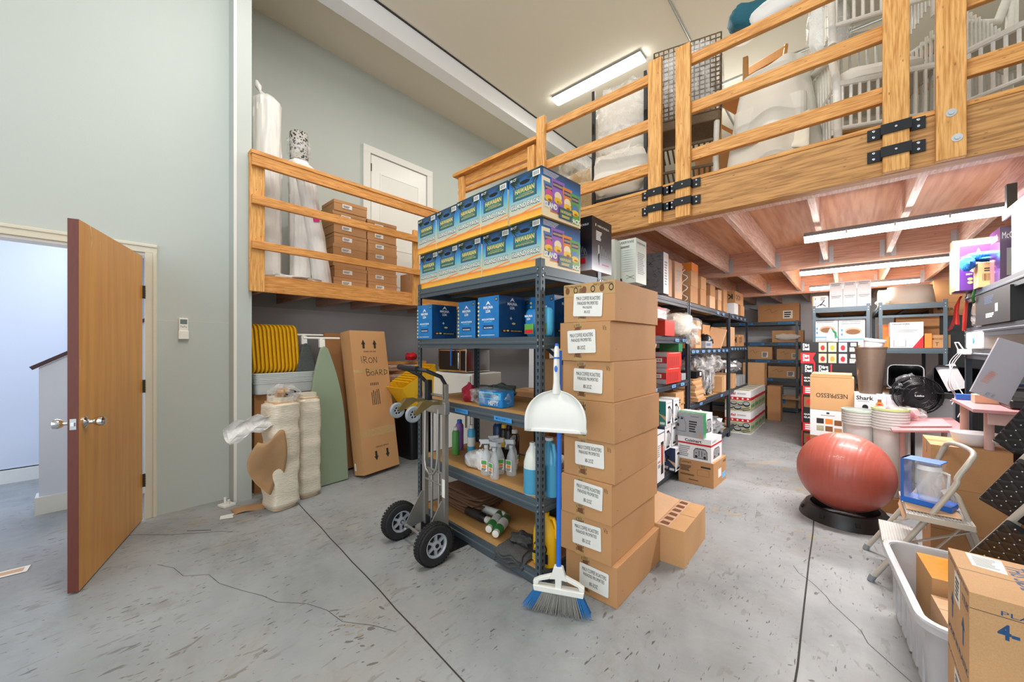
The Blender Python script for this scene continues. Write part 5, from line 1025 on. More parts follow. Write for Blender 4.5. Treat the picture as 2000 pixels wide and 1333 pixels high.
# white foam/fabric draped lump
t = empty('covered_armchair', (-.43, 3.46, ZM), .0, 'armchair covered by a loose white sheet behind the middle gate', 'chair')
mb = MB()
def sheet(u, v):
    a = 2*PI*u; k = 1+.10*noise.noise(Vector((math.cos(a)*2, math.sin(a)*2, v*2)))+.05*math.sin(a*5+v*3)*v
    r_ = v**.55; top = .84-.12*math.cos(a)*0; x = math.cos(a)*.33*r_*k; y = math.sin(a)*.30*r_*k
    z_ = .80+.22*max(0, x/.33)*(1-v) - .74*max(0, v-.38)/.62*(1-.12*math.cos(a-.4)) - .06*v + .03*noise.noise(Vector((x*6, y*6, 1))); return (x, y, max(.01, z_))
mb.grid(sheet, 60, 34, 'fabric_white'); mb.build('sheet', t, smooth=True)
mb = MB(); mb.rprism(-.22, .22, -.2, .2, .06, .5, .05, 'fabric_white'); mb.build('seat', t)
for x, y in ((-.2, -.18), (.2, -.18), (-.2, .18), (.2, .18)): mb = MB(); mb.cyl((x, y, 0), (x, y, .08), .02, 'oak'); mb.build('leg', t)
mb = MB(); mb.grid(lambda u, v: (-.28+.52*u, -.20-.06*v-.03*math.sin(u*7), .34-.30*v*u-.05*(1-u)+.02*math.sin(v*8)), 16, 12, 'foam'); mb.build('loose_foam', t, smooth=True, solid=.006)
# oak chair frames behind
def oak_chair(loc, rz, label, flip=False):
    t = empty('oak_chair', loc, rz, label, 'chair', 'oak chairs on the mezzanine', rot=(PI if flip else 0, 0, rz))
    for x in (-.2, .2): mb = MB(); mb.tube([(x, .2, 0), (x, .19, .45), (x, .24, .75), (x, .30, .98)], .019, 'oak', 8); mb.build('leg', t, smooth=True); mb = MB(); mb.tube([(x, -.2, 0), (x, -.2, .44)], [.016, .02], 'oak', 8); mb.build('leg', t, smooth=True)
    mb = MB(); mb.box(-.22, .22, -.22, .2, .42, .46, 'oak'); mb.build('seat', t, bevel=.008)
    mb = MB(); mb.bar((-.2, .285, .92), (.2, .285, .92), .025, .09, 'oak'); mb.bar((-.2, .235, .68), (.2, .235, .68), .02, .05, 'oak'); mb.build('backrest', t, bevel=.004)
    mb = MB(); mb.bar((-.2, -.2, .2), (-.2, .19, .2), .02, .03, 'oak'); mb.bar((.2, -.2, .2), (.2, .19, .2), .02, .03, 'oak'); mb.build('stretcher', t); return t
oak_chair((.02, 4.25, ZM), .5, 'oak dining chair standing behind the sheeted armchair')
oak_chair((-.75, 4.55, ZM+.852), -.3, 'oak chair frame raised high behind the sheeted armchair')
oak_chair((.62, 4.35, ZM), 2.6, 'dark golden oak chair behind the thick bolted post')
o = carton(.9, .5, .85, 'cardboard_dark'); put(o, (-.75, 4.55, ZM), -.1, 'dark carton supporting the raised oak chair on the mezzanine')
t = empty('oak_bench', (-.40, 3.75, ZM), .05, 'oak framed bench with woven seat behind the sheeted armchair', 'bench')
for x in (-.25, .2): mb = MB(); mb.box(x-.02, x+.02, -.02, .02, 0, 1.2, 'oak'); mb.build('leg', t, bevel=.004); mb = MB(); mb.box(x-.02, x+.02, .35, .39, 0, 1.0, 'oak'); mb.build('leg', t, bevel=.004)
mb = MB(); mb.box(-.25, .2, -.015, .015, .92, .98, 'oak'); mb.box(-.25, .2, -.015, .38, .86, .89, 'rattan'); mb.build('seat', t, bevel=.004)
mb = MB(); mb.blob((0, 0, .0), (.26, .18, .08), 'fabric_white', .1, 2, 4, 20, 10, sq=.6); tag(mb.build('cushion', loc=(-.42, 3.93, ZM+.98), smooth=True), 'long white cushion lying on the oak bench', 'cushion')
mb = MB(); mb.blob((0, 0, .0), (.20, .15, .09), 'teal_cloth', .07, 2, 4, 20, 12, sq=.65); tag(mb.build('pillow', loc=(-.53, 3.50, ZM+1.33), smooth=True, rot=(.5, .1, .4)), 'teal pillow at the top of the piled furniture', 'pillow')
mb = MB(); mb.blob((0, 0, .0), (.22, .14, .08), 'pillow_white', .07, 2, 7, 20, 12, sq=.65); tag(mb.build('pillow', loc=(-.36, 3.45, ZM+1.28), smooth=True, rot=(.5, -.1, -.1)), 'plain white pillow beside the teal one', 'pillow')
t = empty('bagged_pillow', (-.10, 3.50, ZM+.80), 0, 'white pillow stuffed in a clear crinkled bag hanging between the rails', 'pillow'); MB().blob((0, 0, .18), (.11, .09, .19), 'pillow_white', .1, 2, 3, 18, 12, sq=.7).build('pillow', t, smooth=True); MB().blob((0, 0, .18), (.13, .11, .22), 'wrap', .12, 4, 3, 20, 14, sq=.7).build('bag', t, smooth=True)
# white cane chairs
def cane_chair(loc, rz, label, rot=None):
    t = empty('cane_chair', loc, rz, label, 'chair', 'white cane chairs on the mezzanine', rot=rot)
    for sx in (-1, 1):
        mb = MB(); mb.tube([(sx*.24, -.24, 0), (sx*.25, -.24, .42), (sx*.26, -.20, .60), (sx*.27, 0, .66), (sx*.26, .20, .72), (sx*.22, .27, .95)], .022, 'white_cane', 10)
        for k in range(22): v = k/22; mb.tube([(sx*.25-.026, -.24, .05+.40*v), (sx*.25+.026, -.24, .05+.40*v)], .004, 'white_cane', 5) if k % 4 == 0 else None
        mb.build('arm', t, smooth=True); mb = MB(); mb.tube([(sx*.22, .24, 0), (sx*.23, .22, .42), (sx*.22, .27, .95)], .022, 'white_cane', 10); mb.build('leg', t, smooth=True)
    mb = MB(); mb.tube([(-.24, -.24, .40), (.24, -.24, .40), (.23, .22, .40), (-.23, .22, .40), (-.24, -.24, .40)], .02, 'white_cane', 8); mb.rprism(-.23, .23, -.22, .21, .39, .42, .03, 'white_cane'); mb.build('seat', t, smooth=30)
    mb = MB()
    for k in range(9): x = -.2+.05*k; mb.tube([(x, .235, .42), (x*1.02, .26, .95)], .009, 'white_cane', 6)
    mb.tube([(-.22, .27, .95), (-.12, .28, 1.02), (.12, .28, 1.02), (.22, .27, .95)], .022, 'white_cane', 10); mb.build('backrest', t, smooth=True)
    mb = MB()
    for k in range(11): x = -.22+.044*k; mb.tube([(x, -.24, .12), (x, -.24, .40)], .009, 'white_cane', 6)
    for s_ in (-1, 1):
        for k in range(9): y = -.2+.046*k; mb.tube([(s_*.24, y, .12), (s_*.245, y, .66)], .008, 'white_cane', 6)
    mb.tube([(-.24, -.24, .12), (.24, -.24, .12)], .014, 'white_cane', 8); mb.build('apron', t, smooth=True); return t
cane_chair((.10, 3.48, ZM), .35, 'white cane armchair standing behind the bracketed post')
cane_chair((.82, 3.40, ZM), -.5, 'white cane armchair at the right edge behind the fixed railing')
c = cane_chair((.10, 3.52, ZM+.70), .25, 'white cane armchair stacked on top of the other behind the bracketed post')
t = bpy.data.objects.get('seat'); mb = MB(); mb.blob((0, 0, 0), (.22, .20, .05), 'fabric_white', .05, 2, 3, 20, 8, sq=.5); tag(mb.build('cushion', loc=(.10, 3.46, ZM+.475), smooth=True, rz=.35), 'white seat cushion on the lower cane armchair', 'cushion')
mb = MB(); mb.tube([(-.0, 0, 0), (0, .0, .03), (0, 0, .05)], [.13, .13, .02], 'trim_white', 20); tag(mb.build('smoke_detector', loc=(-.95, 5.3, ZC-.06)), 'round white smoke detector on the cream ceiling', 'detector')

# ================================================================= AISLE RACKS (fronts look to +X)
XA = -1.32; AD = .61
AR = 'dark racks along the left of the aisle'
rack('storage_rack', (XA, 4.45, 0), PI/2, 2.0, AD, 1.845, (.115, .985, 1.45, 1.84), 'dark rack nearest behind the tall carton stack, holding red bakeware boxes', 'rack_dark', AR, holes=False, braces=(((-1.98, .03, 1.0), (-1.98, .58, 1.4)),))
rack('storage_rack', (XA, 6.38, 0), PI/2, 1.9, AD, 1.845, (.14, .70, 1.325, 1.84), 'dark middle rack of the aisle with kettles, hangers and flat packs', 'rack_dark', AR, holes=False)
rack('storage_rack', (XA, 7.80, 0), PI/2, 1.38, AD, 1.845, (.14, .70, 1.345, 1.84), 'dark farthest rack on the left of the aisle', 'rack_dark', AR, holes=False, braces=(((-1.3, .58, .75), (-.1, .58, 1.28)),))
def on(y, z, w, d, back=.02):          # a place on an aisle shelf: y along the aisle, flush distance from the front edge
    return (XA-back-d/2, y, z+.0015)
def tapes(y, z, n, step=.13, w=.09):
    r = empty('price_strip', (XA+.0045, y, z-.05), PI/2); bpy.data.objects.remove(r)
BT = []
for z, ys in ((1.45, (2.98, 3.22, 4.05, 4.28)), (.985, (2.75, 3.45, 3.95, 4.22)), (1.325, (4.6, 4.75, 5.0, 5.25, 5.5, 5.75, 6.0, 6.2)), (1.345, (6.55, 6.75, 6.95, 7.15, 7.35, 7.55)), (1.84, (5.7, 6.0, 6.6, 6.9, 7.2, 7.5)), (.70, (4.9, 5.9))):
    for k, y in enumerate(ys):
        root = [o for o in bpy.data.objects if o.name.startswith('storage_rack') and o.get('group') == AR and o.location.y-(2.0 if o.location.y < 5 else 1.9 if o.location.y < 7 else 1.38) < y < o.location.y]
        mb = MB(); mb.box(-.055, .055, -.0085, -.0075, z-.052, z-.022, 'paleblue_tape'); f = Face(mb, (-.055, -.0085, z-.052), (1, 0, 0), (0, 0, 1), .11, .03, .0006); f.lines(.15, .85, .25, .75, 2, 'blue_ink', k)
        o = mb.build('tape_label', root[0], loc=(y-root[0].location.y, 0, 0))
mat('grey_pack', '6d6c72', .5, var=.2, scale=25); mat('silver_film', 'c9ccd0', .15, .6, var=.1, bump=.8, scale=40); mat('red_pack', 'd23a2e', .35, var=.04); mat('teal_pack', '2d8a84', .4, var=.05); mat('navy_pack', '2a3f62', .4); mat('steel_print', 'a4a8ad', .4, var=.1); mat('pack_white', 'eeeef0', .4, var=.02); mat('green_pack', '2f8a58', .4); mat('photo_food', 'b4b392', .5, var=.3, scale=20); mat('wine_film', '7d3340', .3, var=.1); mat('brown_print', '8a5a34', .5)
def box_at(y, z, w, d, h, m, label, back=.02, rz=0, art=None, tape=True, cat='box', name='cardboard_box', group=None, seams=True, x=None):
    o = carton(w, d, h, m, tape=tape, art=art, name=name, seams=seams, bevel=.002); p = on(y, z, w, d, back)
    if x is not None: p = (x, p[1], p[2])
    return put(o, p, PI/2+rz, label, cat, group)
# ---- top shelf, from the knife block carton backwards
def knife_art(F):
    pass
    for nm_ in ('left', 'front'):
        f = F[nm_]; f.text('HENCKELS', .28, .85, .84, .875, 'white_print', .0); f.rect(.17, .2, .835, .885, 'white_print'); f.lines(.2, .5, .58, .76, 6, 'white_print'); f.rect(.3, .36, .12, .5, 'steel_print'); f.poly([(.28, .34), (.36, .34), (.35, .1)], 'white_print')
        for k in range(3): f.stroke([(.48+.1*k, .5-.04*k), (.42+.12*k, .3), (.56+.11*k, .3), (.48+.1*k, .5-.04*k)], .002, 'grey_print'); 
        for k in range(6): f.stroke([(.5+.06*k, .28), (.47+.06*k, .08)], .0015, 'grey_print')
    F['left'].rect(.45, .72, .13, .24, 'red_print'); F['front'].rect(.5, .85, .14, .16, 'red_print')
ramp_print('knife_print', [(0, 'c9ccd6'), (.12, '8c92a6'), (.3, '2b2f42'), (.45, '15161f'), (1, '121319')], 2, .3, .04, 5)
box_at(2.30, 1.845, .27, .165, .35, 'knife_print', 'black knife block carton fading to white at its base, beside the chip cartons', -.09, 0, knife_art, False, seams=False)
def cutlery_art(F):
    f = F['left']; f.text('FARBERWARE', .05, .9, .9, .96, 'ink', .01); f.rect(.06, .16, .78, .85, 'ink'); f.lines(.2, .7, .8, .85, 2, 'ink')
    for k in range(10): y = .74-.052*k; f.poly([(.2, y), (.45, y+.012), (.55, y+.012), (.92, y), (.55, y-.01), (.45, y-.006)], 'steel_print')
    f.stroke([(.5, .18), (.9, .08)], .003, 'ink'); f.stroke([(.5, .1), (.9, .16)], .003, 'ink'); f.poly([(.02, .02), (.3, .02), (.25, .12), (.08, .12)], 'ink')
    g = F['front']; g.text('FARBERWARE', .1, .9, .88, .93, 'ink', .01); g.lines(.15, .85, .2, .7, 12, 'grey_print')
mat('pale_green_pack', 'cfd6cc', .4, var=.02)
box_at(2.92, 1.845, .20, .155, .345, 'pale_green_pack', 'pale cutlery carton with a column of printed knives, on the top shelf', -.10, 0, cutlery_art, False, seams=False)
box_at(2.75, 1.845, .10, .14, .33, 'pale_green_pack', 'narrow edge of a pale carton squeezed behind the black knife block carton', .02, 0, None, False)
o = MB().cbox((0, 0, 0), (.30, .20, .13), 'joist_wood').build('wood_block'); put(o, (-1.33, 3.25, 2.26), 0, 'short joist offcut above the grey patterned carton', 'wood'); bpy.data.objects.remove(o)
def swirl_art(F):
    r = random.Random(5)
    for nm_ in ('left', 'front'):
        f = F[nm_]
        if nm_ == 'front': f.rect(0, 1, 0, 1, 'pack_white'); f.up(); f.lines(.2, .8, .2, .8, 9, 'grey_print'); continue
        for k in range(60):
            x, y = r.uniform(.02, .85), r.uniform(.03, .95); l = r.uniform(.06, .13); a = r.uniform(-.5, .5); pts = [(x+l*t_*math.cos(a), y+l*.6*t_*math.sin(a)+.018*math.sin(t_*5+k)) for t_ in (0, .33, .66, 1)]; pts = [(min(.99, max(.01, p)), min(.99, max(.01, q))) for p, q in pts]; f.stroke(pts, .003, 'ink')
box_at(3.635, 1.845, .13, .30, .385, 'grey_pack', 'grey carton patterned with dark swirling food drawings, on the top shelf', -.04, 0, swirl_art, False, seams=False)
box_at(3.86, 1.845, .11, .30, .37, 'cardboard_pink', 'narrow pinkish carton standing behind the grey patterned one', 0, .03, None, True)
box_at(4.12, 1.845, .20, .30, .38, 'cardboard_pink', 'pinkish scuffed carton on the top shelf, fourth from the front', 0, -.05, lambda F: (F['front'].lines(.2, .8, .2, .8, 7, 'grey_print'), F['left'].rect(.3, .7, .1, .6, 'cardboard_pale')), True)
t = empty('spiral_rack', on(4.38, 1.845, .1, .2), 0, 'shiny wire spiral rack standing on the top shelf', 'rack'); mb = MB()
mb.tube([(.05*math.cos(k*.7), .05*math.sin(k*.7), .005+.37*k/100) for k in range(101)], .004, 'chrome', 5); mb.tube([(.10+.03*math.sin(k), 0, .005+.018*k) for k in range(20)], .006, 'pack_white', 5); mb.build('spiral', t, smooth=True)
n_ = 0
for y, w, hs, d in ((4.66, .26, (.19, .17, .10), .3), (5.03, .22, (.20, .15), .3), (5.45, .24, (.16, .14), .3), (5.82, .18, (.14, .14), .3), (6.14, .2, (.32,), .22)):
    zz = 1.845
    for i, h in enumerate(hs):
        m_ = 'bag_orange' if (y == 4.66 and i == 2) else ('cardboard', 'cardboard_tan', 'cardboard_pale')[n_ % 3]; n_ += 1
        box_at(y+.01*i, zz, w, d, h-.002, m_, '%s carton %s on the top shelf, %s pile after the wire spiral' % ('orange' if m_ == 'bag_orange' else 'brown', ('lowest', 'in the middle' if len(hs) == 3 else 'topmost', 'topmost')[i] if len(hs) > 1 else 'standing alone', {4.66: 'first', 5.03: 'second', 5.45: 'third', 5.82: 'fourth', 6.14: 'fifth'}[y]), 0, .02*(i-1), (lambda F: (F['left'].rect(.3, .7, .3, .7, 'label_paper'), F['left'].up(), F['left'].lines(.35, .65, .35, .65, 3, 'ink'))) if n_ % 2 else None, True); zz += h
box_at(6.75, 1.845, .28, .30, .17, 'pack_white', 'white low carton on the top shelf beneath the upside down lettered one', -.02, 0)
box_at(7.22, 1.845, .30, .30, .17, 'cardboard', 'brown carton at the far end of the top shelf', -.02, 0)
box_at(6.98, 2.017, .62, .32, .19, 'cardboard', 'long brown carton with upside down black lettering on the top shelf', -.02, 0, lambda F: (F['left'].text('KÖÖ', .1, .9, .25, .75, 'ink', .03, flip=True), F['front'].text('KÖÖ', .1, .6, .25, .75, 'ink', .03, flip=True)))
# ---- second shelf, first bay
def film(parent, c, sz, mtl='wrap', seed=1, amp=.14): return MB().blob(c, sz, mtl, amp, 3, seed, 26, 16, floor=None).build('film', parent, smooth=True)
z = 1.452
o = box_at(3.55, z+.155, .30, .36, .10, 'red_pack', 'red and silver pan box in clear film, on top of its pile', -.03, .08, lambda F: (F['left'].rect(0, 1, 0, .75, 'steel_print'), F['front'].rect(0, 1, 0, .8, 'pack_white')), False); film(o, (0, 0, .05), (.20, .23, .075), 'wrap_thin', 3)
o = box_at(3.80, z, .26, .3, .15, 'red_pack', 'red box with pale film over it, below the red and silver pan box', -.02, 0, None, False)
t = empty('wrapped_bowl', (XA-.16, 3.30, z), 0, 'pink tinted bowl in a clear bag on the second shelf', 'bowl'); mb = MB(); mb.lathe([(.05, 0), (.11, .03), (.14, .10), (.135, .10), (.1, .035), (.001, .01)], 'cardboard_pink', 24); mb.build('bowl', t, smooth=True); film(t, (0, 0, .08), (.17, .17, .085), 'wrap', 5)
t = empty('bagged_blanket', (XA-.10, 4.30, z), 0, 'pale pillow in a big clear bag bulging out over the shelf edge', 'pillow'); mb = MB(); mb.blob((0, 0, .13), (.16, .24, .125), 'foam', .08, 2, 3, 24, 14, floor=.002, sq=.7); mb.build('pillow', t, smooth=True); film(t, (.02, .03, .115), (.20, .30, .135), 'wrap', 9, .2)
MB().blob((.17, .05, -.02), (.06, .12, .07), 'wrap', .25, 3, 2, 16, 10).build('film', t, smooth=True)
# second shelf, second bay
z = 1.327
for i, (h, m_) in enumerate(((.13, 'cardboard_tan'), (.10, 'cardboard'), (.09, 'cardboard_tan'))): box_at(4.82, z+(0, .132, .234)[i], .22, .28, h, m_, 'small tan carton %s of the pile beside the bulging bag' % ('lowest', 'middle', 'topmost')[i], 0, .04*i, (lambda F: F['front'].text('KÖÖL', .2, .8, .3, .6, 'ink', .03)) if i == 0 else None, True)
box_at(4.70, z, .10, .3, .10, 'cardboard_dark', 'dark brown low box behind the small tan pile', .03, 0, None, False)
box_at(5.12, z+.15, .14, .18, .20, 'cardboard_dark', 'slim brown carton standing behind the small tan pile', .2, 0); bpy.data.objects[-1] if False else None
box_at(5.12, z, .2, .24, .148, 'cardboard_dark', 'brown carton below the slim standing one, second bay', .2, 0)
box_at(5.20, z, .30, .14, .085, 'steel_print', 'low grey printed box at the shelf edge in front of the black ball', -.02, 0, lambda F: F['front'].lines(.1, .8, .3, .7, 2, 'blue_ink'), False)
t = empty('open_carton', (XA-.16, 5.75, z), PI/2, 'open brown carton lying with one long flap raised like a wing', 'box')
mb = MB(); mb.cbox((0, 0, .16), (.38, .02, .32), 'cardboard', (0, .0, 0)); mb.cbox((.16, -.09, .13), (.03, .2, .30), 'cardboard_pale', (.25, .15, 0)); mb.cbox((-.2, .05, .10), (.02, .2, .2), 'cardboard_dark', (0, -.5, 0)); mb.build('carton', t)
mb = MB(); mb.blob((0, 0, .09), (.10, .10, .09), 'black_plastic', .1, 3, 2, 18, 12, floor=.001); tag(mb.build('black_helmet', loc=(XA-.10, 5.45, z), smooth=True), 'glossy black round item in film beside the open carton wing', 'helmet' if False else 'item')
z = 1.347
box_at(6.75, z, .30, .3, .30, 'cardboard_pale', 'tall pale carton on the far rack, second shelf', .03, 0)
box_at(7.25, z, .40, .3, .19, 'cardboard', 'brown carton lettered sideways on the far rack, second shelf', 0, 0, lambda F: (F['left'].text('KÖÖ', .1, .9, .2, .8, 'ink', .03, flip=True), F['front'].text('KÖÖ', .05, .6, .2, .8, 'ink', .03, flip=True)))
# ---- third shelf, first bay
z = .987
t = empty('stacked_lids', (XA-.18, 3.50, z+.31), 0, 'pinkish oval roasting pan resting on the red and grey boxes', 'pan'); mb = MB(); mb.lathe([(.08, 0), (.15, .02), (.17, .085), (.18, .09), (.165, .09), (.14, .03), (.001, .015)], 'cardboard_pink', 30, sx=1, sy=1.35); mb.build('pan', t, smooth=True)
def bake_art(F):
    for nm_ in ('left',): f = F[nm_]; f.rect(0, 1, 0, 1, 'steel_print'); f.up(); f.rect(0, 1, .3, .72, 'wine_red' if 'wine_red' in MT else mat('wine_red', 'b02430', .4)); f.up(); f.rect(.55, .85, .38, .62, 'label_paper'); f.up(); f.bars(.58, .82, .42, .58)
    f = F['front']; f.rect(.15, .9, .93, .95, 'pack_white'); [f.rect(.1+.13*k, .14+.13*k, .1, .7, 'wine_film') for k in range(6)]
for i in range(2): box_at(3.88+.02*i, z+.153*i, .42, .30, .151, 'red_pack', 'red and grey bakeware box on the third shelf, %s of two' % ('lower', 'upper')[i], -.03, .0, bake_art, False, seams=False)
box_at(4.18, z+.306, .12, .2, .085, 'green_pack', 'small green tub beside the roasting pan on the third shelf', 0, 0, None, False)
mb = MB(); mb.blob((0, 0, .09), (.11, .14, .10), 'silver_film', .2, 4, 5, 24, 14, floor=.001); tag(mb.build('foil_bags', loc=(XA-.12, 3.42, z), smooth=True), 'crumpled silver film bag beside the red and grey boxes', 'bag')
box_at(4.28, z, .14, .3, .07, 'steel_print', 'flat grey box at the post end of the third shelf', .0, 0, None, False)
# ---- third shelf, second bay
z = .702
for i in range(13): box_at(4.86+.006*math.sin(i*2.3), z+.0205*i, .32-.004*(i % 3), .25, .019, ('cardboard', 'cardboard_tan', 'cardboard_pale')[i % 3], 'flat tan carton in the leaning pile beside the post, third shelf', -.03+.004*(i % 4)+.004*i, .06*math.sin(i), None, False, 'box', 'flat_carton', 'leaning pile of flat tan cartons', False)
box_at(4.85, z+.28, .22, .22, .07, 'black_plastic', 'low black box lying on the leaning pile of flat cartons', 0, 0, lambda F: F['front'].rect(.6, .9, .2, .8, 'label_paper'), False)
box_at(5.95, z, .09, .26, .22, 'cardboard_tan', 'upright slim tan carton, nearer of two on the third shelf', -.01, 0, None, False); box_at(6.08, z, .09, .26, .23, 'cardboard_pale', 'upright slim pale carton, farther of two on the third shelf', -.01, 0, None, False)
for i, (y, dz, x, sz, lab) in enumerate(((5.50, 0, .10, (.11, .12, .22), 'clear bag of steel tumblers hanging over the third shelf edge'), (5.20, .30, .16, (.14, .17, .12), 'crumpled film bag of cutlery above the leaning flat cartons'), (5.60, .34, .14, (.13, .18, .13), 'crumpled film bag with black handles, under the second shelf'), (6.0, .28, .14, (.13, .17, .14), 'black and silver film bag above the slim cartons'))):
    t = empty('filmed_bag', (XA-x, y, z+dz), 0, lab, 'bag'); r = random.Random(i)
    for k in range(5): mb = MB(); a = r.uniform(0, 6); mb.cyl((r.uniform(-.05, .05), r.uniform(-.08, .08), .01 if i == 0 else .03), (r.uniform(-.06, .06), r.uniform(-.1, .1), sz[2]*1.5 if i == 0 else .16), .028 if i == 0 else .014, ('chrome', 'black_plastic', 'silver_film')[k % 3], 12); mb.build('content', t, smooth=30)
    MB().blob((0, 0, sz[2]*.9), sz, 'wrap', .2, 4, i, 26, 16, floor=.0).build('bag', t, smooth=True)
box_at(5.35, z+.0, .3, .3, .29, 'black_plastic', 'dark carton at the back of the third shelf behind the film bags', .28, 0, None, False); box_at(5.85, z+.0, .34, .3, .27, 'grey_pack', 'grey carton at the back of the third shelf beneath the black and silver bag', .30, 0, None, False)
mb = MB(); mb.blob((0, 0, .0), (.12, .2, .07), 'blue_plastic', .2, 2, 5, 18, 10); tag(mb.build('blue_cloth', loc=(XA-.33, 5.65, z+.5), smooth=True), 'bright blue bundle at the back under the second shelf', 'cloth')
for i, y in enumerate((6.6, 6.72)): box_at(y, z, .10, .26, .22, 'cardboard_tan', 'slim tan carton on the far rack third shelf, %s' % ('nearer the aisle front', 'second')[i], -.01, 0, None, False)
for i, y in enumerate((7.1, 7.28, 7.46)): box_at(y, z, .15, .22, .16, 'steel_print', 'grey printed box on the far rack third shelf, %s of three' % ('first', 'second', 'third')[i], -.01, .02*i, lambda F: F['left'].rect(.2, .8, .2, .8, 'pack_white'), False)
for i, (y, dz) in enumerate(((7.0, .22), (7.35, .20))): mb = MB(); mb.blob((0, 0, .08), (.16, .22, .10), 'silver_film', .25, 4, i+3, 24, 12); tag(mb.build('foil_bags', loc=(XA-.18, y, z+dz+.02), smooth=True), 'crumpled silver film heap on the far rack, %s one' % ('nearer', 'farther')[i], 'bag')
# ---- bottom shelf, first bay: kettle boxes, blender box, brown cartons
def kettle_art(c1):
    def art(F):
        f = F['left']; f.rect(0, 1, 0, 1, c1); f.up(); f.rect(0, 1, .78, 1, 'teal_pack' if c1 == 'teal_pack' else 'navy_pack'); f.poly([(.1, .35), (.55, .35), (.5, .72), (.16, .72)], 'steel_print'); f.up(); f.ell(.33, .74, .2, .05, 'black_print'); f.stroke([(.55, .68), (.68, .6), (.56, .42)], .012, 'black_print'); f.poly([(.6, .5), (1, .38), (1, .2), (.75, .4)], 'cardboard_pale'); f.lines(.1, .7, .08, .2, 2, 'white_print'); f.rect(.72, .95, .04, .14, 'label_paper')
        g = F['front']; g.text('hamilton beach', .1, .9, .88, .93, 'grey_print', .02); g.poly([(.22, .12), (.7, .12), (.62, .7), (.34, .7)], 'steel_print'); g.up(); g.poly([(.22, .05), (.7, .05), (.7, .14), (.22, .14)], 'black_print'); g.stroke([(.6, .74), (.82, .6), (.72, .2)], .012, 'black_print'); g.ell(.48, .73, .2, .05, 'black_print'); g.rect(.34, .4, .2, .66, 'white_print'); g.lines(.86, .96, .3, .6, 5, 'blue_ink')
    return art
z = .117; G_ = 'kettle boxes on the bottom shelf'
def kb(y, zz, back, c1, lab, rz=0): box_at(y, zz, .17, .20, .23, 'pack_white', lab, back, rz, kettle_art(c1), False, 'box', 'kettle_box', G_, False)
kb(3.72, z+.23*2+.02, -.04, 'teal_pack', 'kettle box with teal end, upper row, nearest'); kb(3.92, z+.23*2+.02, -.04, 'navy_pack', 'kettle box upper row, behind the nearest one'); kb(3.72, z+.245, -.03, 'navy_pack', 'kettle box with dark blue end, middle row, nearest'); kb(3.93, z+.245, -.02, 'teal_pack', 'kettle box middle row, second'); kb(3.92, z, -.06, 'navy_pack', 'kettle box bottom row, behind the blender box'); kb(4.12, z, -.06, 'teal_pack', 'kettle box with teal end, bottom row, nearest the toaster boxes')
kb(3.72, z, .12, 'teal_pack', 'kettle box hidden low behind the blender box')
box_at(3.50, z, .20, .22, .45, 'pack_white', 'tall white blender box at the corner of the bottom shelf', -.04, .04, lambda F: (F['left'].rect(0, 1, .0, .45, 'red_pack'), F['left'].rect(0, 1, .45, .8, 'cardboard_pink'), F['left'].up(), F['left'].rect(.1, .9, .05, .2, 'brown_print'), F['top'].rect(.1, .9, .5, .8, 'grey_print'), F['front'].rect(0, 1, .95, .97, 'navy_pack'), F['front'].rect(.52, .86, .12, .30, 'black_print'), F['front'].poly([(.54, .30), (.84, .30), (.9, .72), (.5, .72)], 'brown_print'), F['front'].rect(.5, .9, .72, .78, 'black_print'), F['front'].up(), F['front'].poly([(.6, .36), (.78, .36), (.82, .68), (.57, .68)], 'red_pack'), F['front'].lines(.08, .4, .5, .75, 6, 'grey_print'), F['front'].rect(.1, .42, .28, .35, 'grey_print'), F['front'].text('BLENDER', .1, .42, .38, .42, 'red_print', .02)), False, seams=False)
box_at(4.22, z+.26, .26, .30, .48, 'cardboard_tan', 'tan carton behind the kettle boxes, white sticker on its side', .02, 0, lambda F: (F['front'].rect(.55, .9, .05, .2, 'label_paper'), F['front'].ell(.5, .6, .1, .08, 'pack_white'), F['front'].lines(.1, .6, .75, .85, 2, 'ink'), F['front'].bars(.65, .95, .7, .74)))
box_at(4.22, z, .26, .30, .258, 'cardboard_dark', 'brown carton on the bottom shelf underneath the tan one', .10, 0)
for k, y in enumerate((2.62, 2.95, 3.22)):
    box_at(y, z, .30, .4, .5, ('cardboard', 'cardboard_dark', 'cardboard_tan')[k], 'carton behind the tall stack on the bottom shelf, %s one' % ('first', 'second', 'third')[k], .05)
    if k < 2: box_at(y, .987, .30, .4, .26, ('cardboard_tan', 'cardboard')[k], 'brown carton behind the wine bottles, %s of two' % ('first', 'second')[k], .18)
box_at(2.80, 1.452, .5, .4, .16, 'cardboard_tan', 'row of low tan cartons behind the blue nut cartons', .08)
# wine bottles in film standing at the near end of the aisle rack, between the front rack and the stack
mat('bottle_glass', '14201a', .08, var=.05, coat=.6); mat('gold_foil', 'a8843e', .3, .7)
for i, (x, y) in enumerate(((-1.40, 2.50), (-1.31+.0, 2.47), (-1.45, 2.56))):
    t = empty('wine_bottle', (x-.03, y-.0, .987), 0, 'dark wine bottle with %s neck behind the rack post' % ('purple', 'gold', 'plain black')[i], 'bottle')
    mb = MB(); mb.lathe([(.036, 0), (.038, .005), (.038, .19), (.03, .215), (.015, .24), (.0145, .30), (.001, .302)], 'bottle_glass', 20); mb.build('bottle', t, smooth=50); mb = MB(); mb.shell([(.0155, .245), (.0155, .305), (.001, .306)], ('bag_purple', 'gold_foil', 'black_metal')[i], 16); mb.build('foil', t, smooth=40); mb = MB(); mb.shell([(.0388, .05), (.0388, .14)], 'label_paper', 20); mb.build('label', t, smooth=True)
t = empty('cream_door_panel', (-2.6, 3.3, 0)); bpy.data.objects.remove(t)
